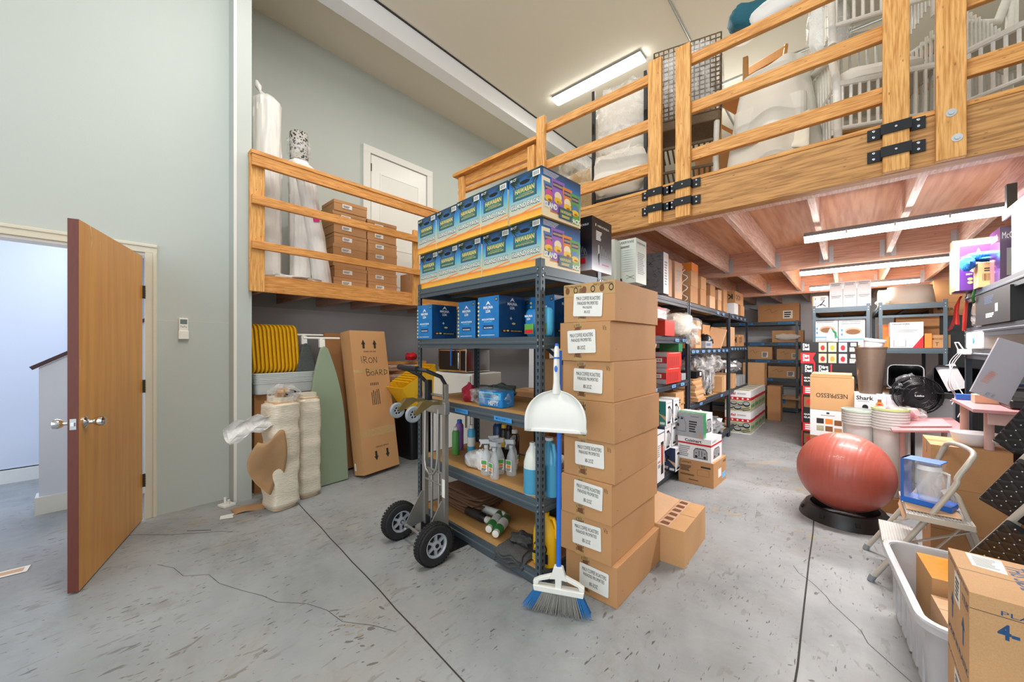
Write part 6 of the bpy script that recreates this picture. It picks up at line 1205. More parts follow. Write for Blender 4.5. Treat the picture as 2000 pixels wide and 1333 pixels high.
# things behind the aisle racks, seen through them
mat('white_sheet', 'e9ebef', .5, var=.03)
put(carton(.55, .4, .9, 'cardboard'), (-2.35, 3.05, 0), .1, 'brown carton standing behind the front and aisle racks', 'box')
tag(MB().cbox((0, 0, .68), (.9, .04, 1.36), 'white_sheet').build('plastic_sheeting', loc=(-2.5, 3.75, .003), rz=.3, rot=(-.03, 0, .3)), 'white plastic covered panel leaning behind the aisle rack', 'panel')
wd = wpart(empty('timber_post', (-2.10, 2.80, 0), 0, 'single upright timber post seen through the front rack', 'post'), 'post', -2.145, -2.055, 2.755, 2.845, 0, 2.32, 'douglas_z')
for k in range(4): put(carton(.5, .5, (.7, .6, .9, .55)[k], ('cardboard_dark', 'cardboard', 'cardboard_tan', 'cardboard')[k]), (-2.6-.25*(k % 2), 4.5+.75*k, 0), .1*k, 'brown carton on the floor behind the aisle racks, %s from the front' % ('first', 'second', 'third', 'fourth')[k], 'box')
# ---- toaster cartons on the floor
def toaster(f, a0, a1, b0, b1, ink='black_print'):
    W_, H_ = a1-a0, b1-b0; P = lambda x, y: (a0+W_*x, b0+H_*y)
    f.poly([P(.0, .0), P(1, 0), P(.98, .75), P(.85, 1), P(.15, 1), P(.02, .75)], ink); f.up(); f.poly([P(.04, .06), P(.96, .06), P(.94, .72), P(.83, .93), P(.17, .93), P(.06, .72)], 'steel_print'); f.up()
    for x in (.2, .8): f.ell(*P(x, .2), W_*.1, H_*.13, ink, 12); f.ell(*P(x, .55), W_*.04, H_*.06, ink, 8)
    for x in (.4, .6): f.rect(P(x-.02, 0)[0], P(x+.02, 0)[0], P(0, .25)[1], P(0, .8)[1], ink)
    for x in (.22, .42, .62): f.rect(P(x, 0)[0], P(x+.14, 0)[0], P(0, .97)[1], P(0, 1.03)[1], ink)
def cui_art(F):
    f = F['front']; f.rect(0, 1, .68, .76, 'red_print'); f.text('Cuisinart', .22, .72, .79, .93, 'black_print', .03); f.lines(.05, .4, .1, .6, 6, 'grey_print'); toaster(f, .48, .9, .1, .55)
    g = F['right']; g.rect(0, 1, .68, .76, 'red_print'); toaster(g, .2, .8, .12, .55); g.lines(.1, .5, .82, .92, 2, 'grey_print')
def cui_brown(F):
    f = F['front']; f.text('Cuisinart', .05, .38, .84, .94, 'ink', .01); f.lines(.06, .4, .5, .75, 5, 'ink'); f.lines(.06, .5, .32, .4, 2, 'ink'); f.rect(.65, .92, .74, .81, 'ink'); f.stroke([(.55, .4), (.55, .62), (.68, .68), (.88, .66), (.88, .42), (.55, .4)], .002, 'ink'); f.lines(.3, .6, .15, .2, 1, 'ink')
    g = F['right']; g.rect(.35, .6, .3, .65, 'label_paper'); g.rect(.65, .95, .15, .4, 'paleblue_tape'); g.bars(.75, .98, .8, .9)
put(carton(.325, .40, .235, 'cardboard', art=cui_brown), (-1.10, 4.155, 0), -.05, 'brown printed toaster carton on the floor at the aisle, lowest of three', 'box')
put(carton(.31, .33, .22, 'pack_white', tape=False, art=cui_art, seams=False), (-1.115, 4.12, .2365), -.05, 'white toaster box with a red stripe, in the middle of three', 'box')
def slic(F):
    f = F['front']; f.rect(0, 1, 0, 1, 'steel_print'); f.up(); f.stroke([(.05, .2), (.05, .8), (.3, .8), (.38, .55), (.38, .2), (.05, .2)], .003, 'ink'); f.ell(.1, .45, .04, .07, 'ink'); f.rect(.06, .14, .7, .78, 'ink'); f.rect(.2, .28, .7, .78, 'ink'); f.text('Cuisinart', .55, .85, .85, .91, 'ink', .01); f.lines(.5, .8, .2, .7, 5, 'ink'); f.ell(.88, .12, .04, .05, 'bag_orange')
    g = F['right']; g.rect(0, .3, 0, 1, 'green_pack'); g.up(); toaster(g, .3, .9, .2, .75); F['top'].rect(0, 1, 0, .5, 'green_pack'); F['top'].up(); [F['top'].stroke([(.2+.2*k, .02), (.35+.2*k, .45)], .006, 'white_print') for k in range(3)]
put(carton(.27, .22, .235, 'pack_white', tape=False, art=slic, seams=False), (-1.155, 4.06, .458), -.12, 'grey and green toaster box on top of the red striped one', 'box')
# flat and open cartons on the low shelf behind them
z = .142
for i, (y, h, m_) in enumerate(((4.75, .22, 'cardboard'), (5.1, .16, 'cardboard_tan'))): box_at(y, z, .34, .34, h, m_, 'low brown carton on the bottom shelf behind the toaster boxes, %s' % ('nearer', 'farther')[i], 0, .05*i)
for i in range(5): box_at(4.85, z+.225+.026*i, .40, .3, .025, ('cardboard_tan', 'cardboard_dark')[i % 2], 'flattened brown carton lying in a small pile above the toaster boxes', 0, .06*math.sin(i*2), None, False, 'box', 'flat_carton', 'small pile of flattened cartons on the bottom shelf', False)
for i, (y, dz) in enumerate(((5.45, 0), (5.85, 0), (5.2, .17))): mb = MB(); mb.blob((0, 0, .1), (.16, .2, .12), 'silver_film', .25, 4, i+8, 24, 12, floor=.0); tag(mb.build('foil_bags', loc=(XA-.12, y, z+dz), smooth=True), 'crumpled silver film heap on the bottom shelf, %s from the front' % ('second', 'third', 'first, raised')[i], 'bag')
box_at(5.75, z, .3, .25, .32, 'wine_film', 'dark red printed box at the back of the bottom shelf, second bay', .3, 0, lambda F: F['left'].ell(.5, .6, .2, .2, 'steel_print'), False)
# ---- cookware boxes: two columns two high, going back
def tfal(F):
    f = F['front']; f.text('T-fal', .05, .42, .80, .92, 'red_print', .03); f.lines(.48, .85, .82, .9, 2, 'grey_print'); f.rect(0, 1, .56, .7, 'red_print'); f.rect(0, 1, .04, .56, 'photo_food'); f.up()
    for k, a in enumerate((.08, .3, .5, .7, .9)): f.ell(a, .63, .04, .04, 'white_print', 10)
    for a, b, ra, rb in ((.22, .22, .13, .08), (.5, .2, .15, .1), (.35, .40, .13, .08), (.62, .38, .12, .08), (.84, .40, .14, .13)): f.ell(a, b, ra, rb, 'black_print', 16); f.up(); f.ell(a, b+.02, ra*.8, rb*.6, 'steel_print', 14)
    f.stroke([(.62, .12), (.95, .24)], .01, 'black_print'); f.stroke([(.7, .08), (.98, .16)], .01, 'black_print')
    g = F['right']; g.rect(0, 1, .05, .55, 'photo_food'); g.rect(0, 1, .56, .7, 'red_print'); g.up(); [g.ell(.2+.2*k, .3, .08, .1, 'green_pack', 10) for k in range(4)]; F['top'].rect(.1, .9, .1, .9, 'photo_food')
pw, pd_, ph = .35, .30, .33
for j in range(4):
    for i in range(2):
        o = carton(pw, pd_, ph, 'pack_white', tape=False, art=tfal, seams=False, name='cookware_box') if (i == 0 and j == 0) else copy_tree(tf0)
        if i == 0 and j == 0: tf0 = o
        put(o, (-1.27+.0*j, 6.86+.33*j, .001+i*(ph+.002)), -.03, 'white and red cookware box, %s layer, %s from the front' % (('lower', 'upper')[i], ('first', 'second', 'third', 'fourth')[j]), 'box', 'rows of cookware boxes at the aisle')
put(carton(.20, .28, .62, 'cardboard'), (-1.0, 8.45, 0), 0, 'narrow upright brown carton behind the cookware boxes', 'box')
put(carton(.34, .3, .42, 'cardboard_tan'), (-1.3, 8.35, .622), 0, 'open tan carton up high behind the cookware boxes', 'box'); put(carton(.36, .32, .62, 'cardboard_dark'), (-1.32, 8.38, 0), 0, 'dark carton carrying the open tan one behind the cookware', 'box')

# ================================================================= BACK RACK (faces -Y)
YK = 9.5
rack('storage_rack', (-.74, YK, 0), 0, 1.85, .6, 1.87, (.09, .69, 1.07, 1.43, 1.86), 'steel rack against the back wall at the end of the aisle', 'rack_steel', None, holes=False)
rk = [o for o in bpy.data.objects if o.get('label') == 'steel rack against the back wall at the end of the aisle'][0]
for z, xs in ((1.86, (-.9, -.2)), (1.43, (-.7, -.2)), (1.07, (-.6, -.2)), (.69, (-.55,))):
    for k, x in enumerate(xs): mb = MB(); f = Face(mb, (-.13, -.009, -.055), (1, 0, 0), (0, 0, 1), .26, .035, 0); f.rect(0, 1, 0, 1, 'blue_tape'); f.up(); f.lines(.1, .9, .2, .8, 2, 'blue_ink', k); mb.build('tape_label', rk, loc=(x, 0, z))
def bb(x, z, w, h, m, label, lab=True, d=.4): return put(carton(w, d, h, m, art=(lambda F: (F['front'].rect(.62, .85, .15, .6, 'label_paper'), F['front'].up(), F['front'].lines(.65, .82, .2, .55, 3, 'ink'), F['front'].stroke([(.15, .6), (.3, .75), (.35, .5), (.5, .65)], .004, 'ink'))) if lab else None), (x, YK+.02+d/2, z+.0015), .02, label, 'box')
bb(-1.08, 1.86, .70, .36, 'cardboard', 'large brown carton on top of the back rack', True, .45)
bb(-.92, 1.43, .52, .24, 'cardboard_tan', 'open fronted tan carton with white cloth inside, upper shelf of the back rack', False)
mb = MB(); mb.blob((0, 0, 0), (.20, .03, .06), 'fabric_white', .15, 3, 2, 20, 10); tag(mb.build('white_cloth', loc=(-.92, YK-.01, 1.54), smooth=True), 'white cloth bulging from the open carton on the back rack', 'cloth')
bb(-1.42, 1.07, .48, .26, 'cardboard_tan', 'left tan carton on the second shelf down of the back rack'); bb(-.90, 1.07, .40, .22, 'cardboard_tan', 'right tan carton on the second shelf down of the back rack')
bb(-1.48, .69, .38, .24, 'cardboard_tan', 'left tan carton on the third shelf down of the back rack'); bb(-.99, .69, .52, .24, 'cardboard_tan', 'right tan carton on the third shelf down of the back rack')
t = empty('open_carton', (-1.0, YK+.24, .092), 0, 'open tan carton holding clear tubs, bottom shelf of the back rack', 'box'); mb = MB(); mb.tub(-.3, .3, -.2, .2, 0, .26, .01, .006, 'cardboard_tan'); mb.cbox((0, -.24, .2), (.58, .1, .006), 'cardboard_pale', (.6, 0, 0)); mb.build('carton', t); mb = MB(); mb.box(-.05, .05, -.215, -.203, .08, .24, 'blue_tape'); mb.build('tape', t)
for i, x in enumerate((-.14, .13)): tt = empty('storage_tub', (-1.0+x, YK+.22, .10), 0, 'clear lidded tub in the open carton on the back rack, %s one' % ('left', 'right')[i], 'tub'); mb = MB(); mb.rprism(-.12, .12, -.15, .15, 0, .36, .02, 'tub_clear'); mb.build('tub', tt); mb = MB(); mb.rprism(-.13, .13, -.16, .16, .36, .41, .02, 'grey_plastic' if i else 'tub_clear'); mb.build('lid', tt); mb = MB(); [mb.cbox((-.06+.05*k, -.152, .16), (.03, .004, .14), ('navy_pack', 'bag_orange', 'red_print')[k]) for k in range(3)]; mb.build('contents', tt)
mb = MB(); mb.box(-2.6, -.4, 10.55, 10.6, .0, 2.28, 'white_sheet'); tag(mb.build('white_board'), 'tall white boards standing against the back wall behind the rack', 'board')
mb = MB(); mb.tube([(-1.75, 10.5, 2.25), (-1.0, 10.5, 1.95)], .006, 'black_metal', 6); tag(mb.build('cable'), 'thin dark cable crossing the white boards at the back', 'cable')

# ================================================================= TWO RACKS SEEN END ON, AND WHAT THEY HOLD
YM = 7.0
MR = 'pair of racks seen end on at the right'
rack('storage_rack', (.23, YM+1.8, 0), PI/2, 1.8, .61, 1.93, (.12, .7, 1.30, 1.90), 'left one of the two racks seen end on, white cartons on top', 'rack_steel', MR, holes=False, braces=(((-1.8, .03, 1.74), (-1.8, .58, 1.74)),))
rack('storage_rack', (.92, YM+1.8, 0), PI/2, 1.8, .61, 1.93, (.12, .7, 1.33, 1.90), 'right one of the two racks seen end on, lampshade on top', 'rack_steel', MR, holes=False, braces=(((-1.8, .03, 1.74), (-1.8, .58, 1.74)),))
def mk(x0, x1, y, z, h, m, label, d=.3, art=None, tape=False, rz=0, cat='box', name='cardboard_box', group=None):
    return put(carton(x1-x0, d, h, m, tape=tape, art=art, name=name, seams=tape, bevel=.002), ((x0+x1)/2, y+d/2, z+.0015), rz, label, cat, group)
g = 'six small white cartons on the end-on rack'
for i in range(2):
    for j in range(3): mk(-.19+.145*j, -.05+.145*j, YM+.03, 1.90+.175*i, .173, 'pack_white', 'small white carton, %s row, %s of its three' % (('lower', 'upper')[i], ('left', 'middle', 'right')[j]), .2, lambda F: (F['front'].rect(.1, .9, .86, .9, 'navy_pack'), F['front'].lines(.15, .85, .7, .82, 2, 'grey_print')), group=g)
mk(-.37, -.21, YM+.03, 1.90, .17, 'pack_white', 'white headphone box left of the six small white cartons', .2, lambda F: (F['front'].stroke([(.25, .1), (.5, .3), (.7, .25), (.85, .12)], .01, 'black_print'), F['front'].stroke([(.5, .2), (.75, .6)], .012, 'black_print'), F['front'].lines(.5, .9, .6, .9, 5, 'grey_print'), F['front'].rect(.12, .16, .7, .85, 'black_print')))
mk(-.40, -.25, YM+.3, 1.90, .2, 'cardboard', 'brown carton behind the white headphone box', .25)
def food(F): f = F['front']; f.lines(.1, .9, .75, .95, 2, 'steel_print'); f.ell(.55, .45, .33, .17, 'cardboard_pink'); f.up(); f.ell(.55, .42, .27, .12, 'brown_print'); f.rect(0, 1, .04, .12, 'paleblue_tape'); f.ell(.12, .5, .04, .06, 'blue_tape'); f.ell(.12, .3, .04, .06, 'blue_tape')
for i, (x0, x1, z, h, l) in enumerate(((-.36, -.10, 1.30, .15, 'lower left'), (-.09, .18, 1.30, .12, 'lower right'), (-.36, -.10, 1.452, .30, 'upper left'), (-.09, .18, 1.422, .30, 'upper right'))): mk(x0, x1, YM+.05, z, h, 'pack_white', 'white box with a printed bowl picture, %s of four on the end-on rack' % l, .3, food)
t = empty('clothes_iron', (-.17, 6.66, 1.425), .8, 'white and green clothes iron standing on the black and red boxes', 'iron'); mb = MB(); mb.lathe([(.055, 0), (.058, .03), (.04, .09), (.015, .15), (.001, .17)], 'pack_white', 20, sx=1, sy=.6); mb.build('body', t, smooth=True); mb = MB(); mb.tube([(.04, 0, .02), (.08, 0, .05), (.07, 0, .11), (.02, 0, .14)], .013, 'green_pack', 10); mb.build('handle', t, smooth=True)
mat('shade_linen', 'c9bfb2', .8, var=.04, scale=120); mat('frig_grey', 'd9dadd', .4, var=.02)
t = empty('lampshade', (.62, YM+.28, 1.905), 0, 'beige drum lampshade on top of the right end-on rack', 'lampshade'); mb = MB(); mb.shell([(.235, 0), (.205, .24)], 'shade_linen', 36); mb.build('shade', t, smooth=True, solid=.004); mb = MB(); mb.tube([(.21*math.cos(a_*PI/12), .21*math.sin(a_*PI/12), .235) for a_ in range(25)], .004, 'shade_linen', 6); mb.box(-.205, .205, -.003, .003, .22, .226, 'chrome'); mb.build('ring', t)
mb = MB(); mb.blob((0, 0, .04), (.075, .10, .035), 'wrap_dense', .2, 3, 3, 20, 12, floor=.001); tag(mb.build('film_bundle', loc=(.36, YM+.2, 1.903), smooth=True), 'bundle of white film left of the lampshade', 'film')
mk(.33, .60, YM+.5, 1.90, .24, 'cardboard_dark', 'dark carton behind the film bundle and lampshade', .3, None, True)
mk(.86, 1.30, 7.5, 1.75, .17, 'cardboard', 'brown carton lettered INTER, lower of two behind the lampshade', .4, lambda F: F['front'].text('INTER', .1, .4, .4, .6, 'ink', .01), True); mk(.86, 1.30, 7.5, 1.922, .30, 'cardboard', 'large brown carton, upper of two behind the lampshade', .4, lambda F: F['front'].lines(.5, .8, .3, .5, 1, 'ink'), True)
mk(.95, 1.30, 7.5, 0, 1.745, 'black_plastic', 'tall dark carton standing right of the end-on racks', .4)
def frig(F): f = F['front']; f.text('FRIGIDAIRE', .08, .6, .9, .95, 'ink', .02); f.rect(0, 1, .0, .86, 'pack_white'); f.up(); f.lines(.1, .9, .6, .72, 3, 'grey_print'); f.rect(.1, .5, .02, .36, 'steel_print'); f.poly([(.68, .0), (1, 0), (1, .48)], 'red_print'); f.up(); f.rect(.14, .46, .05, .3, 'frig_grey'); f.poly([(.1, .3), (.5, .3), (.44, .40), (.16, .40)], 'frig_grey')
mk(.42, .72, YM+.03, 1.33, .33, 'frig_grey', 'grey and white appliance box with a red triangle corner on the end-on rack', .25, frig)
mk(.325, .415, YM+.08, 1.33, .15, 'bag_orange', 'orange box, lower left beside the red triangle box', .2); mk(.325, .42, YM+.3, 1.33, .32, 'bag_orange', 'tall orange box at the back left of the right end-on rack', .2); mk(.73, .79, YM+.03, 1.33, .18, 'bag_orange', 'slim orange box right of the red triangle box', .2)
mk(.79, .95, YM-.04+.1, 1.33, .16, 'cardboard', 'brown carton lettered MANCHESTER on the end-on rack', .25, lambda F: (F['front'].text('MANCHESTER', .05, .8, .62, .76, 'ink', .01), F['front'].text('T', .2, .4, .12, .42, 'ink', .0)), True)
mk(.5, .9, YM+.4, 1.33, .42, 'cardboard_dark', 'dark carton behind the red triangle box', .3)
t = empty('clear_tray', (.52, YM-.12, 1.36)); bpy.data.objects.remove(t)
# ---- black and red vacuum boxes
def dd_row(c):
    def art(F):
        f = F['front']
        if c: f.rect(0, .2, 0, 1, 'red_print'); f.poly([(.2, 0), (.27, 0), (.22, .5), (.28, 1), (.2, 1)], 'red_print')
        f.up(); f.text('Dirt', .04, .16, .55, .85, 'white_print', .04); f.text('Devil', .04, .16, .2, .5, 'white_print', .04)
        for k, a in enumerate((.33, .5, .68)): f.rect(a, a+.14, .08, .92, ('cardboard_pink', 'photo_food', 'steel_print')[k]); f.up(); f.ell(a+.07, .45, .04, .25, 'red_print' if k != 1 else 'bag_orange', 10)
        f.rect(.88, .97, .6, .9, 'label_paper'); f.lines(.86, .98, .1, .5, 4, 'white_print')
    return art
X0, X1 = -.47, .10
mk(X0, X1, 6.40, 1.265, .14, 'black_print', 'long black box with three picture panels, topmost of the black and red pile', .34, dd_row(0)); mk(X0, X1, 6.40, 1.12, .142, 'black_print', 'long black box with a red end, second in the black and red pile', .34, dd_row(1)); mk(X0+.03, X1-.01, 6.40, .975, .143, 'black_print', 'long black box, third in the pile, mostly behind the tan carton', .34, lambda F: (F['front'].rect(.2, .23, 0, 1, 'red_print'), F['front'].rect(.52, .55, 0, 1, 'red_print'), F['front'].text('Dirt', .03, .17, .55, .85, 'white_print', .04), F['front'].text('Devil', .03, .17, .2, .5, 'white_print', .04), F['front'].text('Dirt', .3, .48, .55, .85, 'white_print', .04), F['front'].text('Devil', .3, .48, .2, .5, 'white_print', .04)))
def dd_tall(F):
    f = F['front']; f.rect(0, .04, 0, 1, 'red_print'); f.rect(0, 1, .45, .68, 'red_print'); f.up(); f.text('QUICK', .1, .5, .88, .93, 'white_print', .03); f.text('GLASS', .1, .5, .8, .85, 'white_print', .03); f.lines(.15, .6, .48, .65, 3, 'white_print'); f.rect(.1, .9, .1, .38, 'brown_print'); f.up(); f.ell(.5, .25, .3, .08, 'red_print')
mk(X0+.01, X0+.25, 6.40, .487, .486, 'black_print', 'upright black and red box, upper one at the left of the pile', .34, dd_tall); mk(X0+.01, X0+.25, 6.40, 0, .485, 'black_print', 'upright black and red box standing on the floor at the left of the pile', .34, dd_tall)
mk(X0+.26, X1-.02, 6.42, 0, .97, 'black_print', 'large black carton behind the tan carton lettered upside down', .3)
# ---- coffee machine cartons
mk(-.29, .05, 5.0, .70, .33, 'cardboard_tan', 'tan carton lettered NESPRESSO upside down', .35, lambda F: F['front'].text('NESPRESSO', .14, .86, .38, .52, 'ink', .01, flip=True))
for k in range(2): mk(-.29+.01*k, .035, 5.02, 1.033+.018*k, .016, 'cardboard_tan', 'flattened carton lying on top of the upside down lettered one, %s' % ('lower', 'upper')[k], .33)
def coffee_photo(F): f = F['front']; f.rect(.45, .53, .86, .93, 'ink'); f.lines(.3, .7, .78, .83, 1, 'grey_print'); [f.rect(a, a+.2, b, b+.2, c) for a, b, c in ((.18, .48, 'ink'), (.42, .48, 'bag_orange'), (.66, .45, 'brown_print'), (.18, .2, 'photo_food'), (.42, .2, 'brown_print'), (.66, .15, 'cardboard'))]
mk(-.29, .0, 5.0, .432, .265, 'pack_white', 'white box with small coffee photographs below the tan lettered carton', .35, coffee_photo); mk(-.29, .0, 5.0, 0, .43, 'cardboard_dark', 'brown carton on the floor carrying the white photograph box', .35)
def shark(F): f = F['front']; f.text('Shark', .06, .62, .66, .9, 'ink', .03); f.lines(.1, .5, .56, .62, 1, 'grey_print'); f.rect(.0, .6, .0, .1, 'label_green'); f.ell(.35, .25, .1, .16, 'black_print'); f.ell(.8, .35, .13, .28, 'bag_orange'); f.up(); f.ell(.8, .3, .1, .2, 'red_print'); f.rect(.74, .86, .6, .75, 'brown_print')
mk(.05, .265, 4.86, .735, .165, 'frig_grey', 'white floor cleaner box with an orange nozzle picture under the bronze bin', .25, shark)
mk(.05, .265, 4.86, 0, .732, 'cardboard_dark', 'brown carton hidden behind the clear nested bins', .25)
# bronze bin with white tub in it
mat('bronze', '857264', .35, .5, var=.05); mat('rim_green', 'c3dcc8', .3); mat('rim_lime', 'c6dc8c', .3); mat('bin_clear', 'e3e6e2', .3, alpha=.72, var=.03)
t = empty('waste_bin', (.165, 4.97, .902), 0, 'tall bronze waste bin standing on the white floor cleaner box', 'bin'); mb = MB(); mb.shell([(.082, 0), (.112, .425), (.117, .43), (.117, .442), (.108, .442), (.078, .006), (.001, .006)], 'bronze', 36); mb.build('bin', t, smooth=40)
t = empty('food_tub', (.175, 4.99, 1.30), 0, 'white lidded tub sticking out of the bronze bin', 'tub', rot=(.05, .16, 0)); mb = MB(); mb.lathe([(.06, 0), (.075, .10)], 'pack_white', 26); mb.build('tub', t, smooth=40); mb = MB(); mb.lathe([(.082, .10), (.084, .118), (.07, .122)], 'pack_white', 26); mb.build('lid', t, smooth=40)
for s_, (x, y, n, top, rim) in enumerate(((.075, 4.48, 6, .80, 'rim_green'), (.265, 4.42, 8, .84, 'rim_lime'))):
    for i in range(n):
        mb = MB(); z0 = top-.56-.022*(n-1-i) if True else 0; mb.shell([(.085, 0), (.108, .54), (.116, .545), (.116, .56), (.105, .56), (.082, .008), (.001, .008)], 'bin_clear', 26)
        if i == n-1: mb.shell([(.117, .545), (.117, .562), (.104, .562)], rim, 26)
        tag(mb.build('clear_bin', loc=(x, y, z0), smooth=40), 'clear frosted bin in the %s nested pile behind the exercise ball' % ('left', 'right')[s_], 'bin', ('left', 'right')[s_]+' pile of nested frosted bins')
for k, (x, y, h) in enumerate(((.075, 4.48, .125), (.265, 4.42, .12))): put(carton(.2, .2, h, 'cardboard_dark', tape=False), (x, y, 0), .1, 'low dark box under the %s pile of frosted bins' % ('left', 'right')[k], 'box')
# ---- exercise ball on its ring
mat('ball_red', 'b2584a', .4, var=.03, coat=.25)
t = empty('exercise_ball', (-.02, 3.97, .065), 0, 'big brick red exercise ball resting on a black ring base', 'ball')
mb = MB(); prof = []; R = .30
for k in range(141):
    a = -PI/2+PI*k/140; r_ = R*math.cos(a); gro = .0016*(1 if (k % 7 == 0 and 14 < k < 126) else 0); prof.append((max(.0001, r_-gro), R*math.sin(a)))
mb.T = Matrix.Rotation(PI/2, 4, 'Y') @ Matrix.Rotation(.3, 4, 'X'); mb.lathe(prof, 'ball_red', 64); mb.build('ball', t, smooth=30).location = (0, 0, R)
t = empty('ball_base', (-.02, 3.97, 0), 0, 'flat black ring stand on the floor under the red ball', 'stand'); mb = MB(); mb.shell([(.285, 0), (.275, .035), (.24, .095), (.21, .095), (.19, .04), (.18, 0), (.285, 0)], 'black_plastic', 48); mb.build('ring', t, smooth=35)
for k in range(8): a = PI/4*k+.3; mb = MB(); mb.cbox((.267*math.cos(a), .267*math.sin(a), .05), (.012, .03, .03), 'hole_black', (0, -.5, a)); mb.build('grip_slot', t, bevel=.003)
# ---- black bins, ribbed white bins, cabinet, fan
def obin(loc, rot, w, d, h, m, label, name='storage_bin'): t = empty(name, loc, 0, label, 'bin', rot=rot); mb = MB(); mb.tub(-w/2, w/2, -d/2, d/2, 0, h, .04, .006, m, .18); mb.rprism(-w/2*1.2, w/2*1.2, -d/2*1.22, -d/2*1.16, h-.012, h+.003, .002, m); mb.build('bin', t, smooth=35); return t
t = empty('drawer_cabinet', (.62, 5.25, 0), 0, 'white drawer cabinet on the floor between the pink boards', 'cabinet'); mb = MB(); mb.box(-.20, .10, -.12, .25, 0, .93, 'pack_white'); mb.build('body', t, bevel=.01)
for k in range(3): mb = MB(); mb.box(-.19, .09, -.138, -.12, .02+.3*k, .30+.3*k, 'pack_white'); d_ = mb.build('drawer', t, bevel=.006); mb = MB(); mb.box(-.1, .02, -.148, -.138, .22+.3*k, .235+.3*k, 'grey_plastic'); mb.build('handle', d_)
b1 = obin((.42, 5.20, .96), (1.15, 0, -.1), .20, .20, .28, 'black_plastic', 'black open bin lying on its side with film inside, left of its twin')
mb = MB(); mb.blob((0, 0, 0), (.085, .06, .06), 'silver_film', .2, 3, 3, 18, 10); tag(mb.build('film_bundle', loc=(.42, 5.05, 1.03), smooth=True), 'grey film bundle inside the left black bin', 'film')
b2 = obin((.66, 5.24, .96), (1.25, .1, .15), .26, .22, .30, 'black_plastic', 'larger black open bin lying on its side with a white board in it')
mb = MB(); mb.cbox((0, 0, 0), (.12, .01, .22), 'pack_white', (0, -.35, 0)); tag(mb.build('white_board', loc=(.68, 5.02, 1.08)), 'small white board leaning in the larger black bin', 'board')
for k in range(4): mb = MB(); mb.tub(-.075, .075, -.075, .075, 0, .2, .02, .004, 'frig_grey', .15); tag(mb.build('ribbed_bin', loc=(.365, 4.86, .20+.05*k) if False else (.285, 4.97, .56+.05*k), smooth=35), 'pale grey bin in the nested pile left of the black fan', 'bin', 'nested pale bins beside the fan')
put(carton(.14, .2, .555, 'cardboard', tape=False), (.29, 4.97, 0), 0, 'brown carton holding up the nested pale bins', 'box')
t = empty('desk_fan', (.46, 4.93, 0), 0, 'black round pedestal fan facing forward above the pink board', 'fan', rot=(0, 0, .25))
mb = MB(); R_ = .168; cz = .916
def ringp(r, y): return [(r*math.cos(2*PI*k/40), y, cz+r*math.sin(2*PI*k/40)) for k in range(41)]
for r_, y in ((R_, 0), (R_*.98, -.03), (R_*.98, .03), (.04, -.05)): mb.tube(ringp(r_, y), .005, 'black_plastic', 6, False)
for k in range(84):
    a = 2*PI*k/84; ca, sa = math.cos(a), math.sin(a)
    for sg in (-1, 1): mb.tube([(.04*ca, sg*.052, cz+.04*sa), (.10*math.cos(a+.25), sg*.062, cz+.10*math.sin(a+.25)), (R_*math.cos(a+.4), sg*.004, cz+R_*math.sin(a+.4))], .0027, 'black_plastic', 4, False)
for r_ in (.07, .11, .145): mb.tube(ringp(r_, -.058), .002, 'black_plastic', 5, False)
mb.build('grille', t); mb = MB(); mb.T = Matrix.Translation((0, -.05, cz)) @ Matrix.Rotation(PI/2, 4, 'X'); mb.lathe([(.001, .012), (.03, .01), (.04, 0)], 'black_plastic', 24); mb.T = Matrix(); f = Face(mb, (-.03, -.0625, cz-.008), (1, 0, 0), (0, 0, 1), .06, .016, .001); f.text('Lasko', 0, 1, 0, 1, 'white_print', .01); mb.build('badge', t, smooth=40)
for k in range(3): mb = MB(); a = 2*PI/3*k; mb.cbox((.085*math.cos(a), .0, cz+.085*math.sin(a)), (.13, .012, .08), 'black_metal', (.35, -a, 0)); mb.build('blade', t, bevel=.004)
mb = MB(); mb.cyl((0, .0, cz), (0, .10, cz), .05, 'black_plastic', 20); mb.cyl((0, .06, .02), (0, .06, cz), .014, 'black_plastic', 12); mb.cyl((0, .06, 0), (0, .06, .025), .09, 'black_plastic', 28, .08); mb.build('stand', t, smooth=40)
# ---- pink boards and desk
mat('pink_laminate', 'c68a8c', .35, var=.02); mat('pink_soft', 'c78c90', .6, var=.03); mat('pink_leg', 'c9a39a', .4)
t = empty('pink_table', (.46, 4.62, 0), 0, 'small table with tilted pink top in front of the fan', 'table'); mb = MB(); mb.cbox((0, -.10, .715), (.40, .66, .018), 'pink_laminate', (0, -.14, 0)); mb.build('tabletop', t, bevel=.003)
for x, y in ((-.13, -.3), (.15, -.3), (-.13, .18), (.15, .18)): mb = MB(); mb.cyl((x, y, 0), (x, y, .675 if x < 0 else .72), .018, 'pink_leg', 12); mb.build('leg', t, smooth=40)
mb = MB(); mb.cbox((0, 0, .018), (.28, .38, .012), 'pink_soft', (0, -.14, 0)); tag(mb.build('pink_mat', loc=(.45, 4.50, .714), bevel=.005), 'pink mat lying on the tilted pink tabletop', 'mat')
t = empty('bagged_pink_roll', (.34, 4.55, .735), .6, 'pink roll in a clear bag on the corner of the pink tabletop', 'roll'); mb = MB(); mb.cyl((-.10, 0, .055), (.10, 0, .055), .045, 'pink_soft', 20); mb.build('roll', t, smooth=40); MB().blob((0, 0, .05), (.17, .09, .06), 'wrap', .15, 3, 2, 22, 12, floor=.0).build('bag', t, smooth=True)
t = empty('pink_desk', (.84, 3.62, .145), 0, 'pink desk at the right carrying folders and the big pale portfolio', 'desk'); mb = MB(); mb.box(-.31, .3, -.3, .28, .835, .855, 'pink_laminate'); mb.build('desktop', t, bevel=.003); mb = MB(); mb.box(-.25, .3, -.27, -.25, .77, .835, 'pink_leg'); mb.build('apron', t)
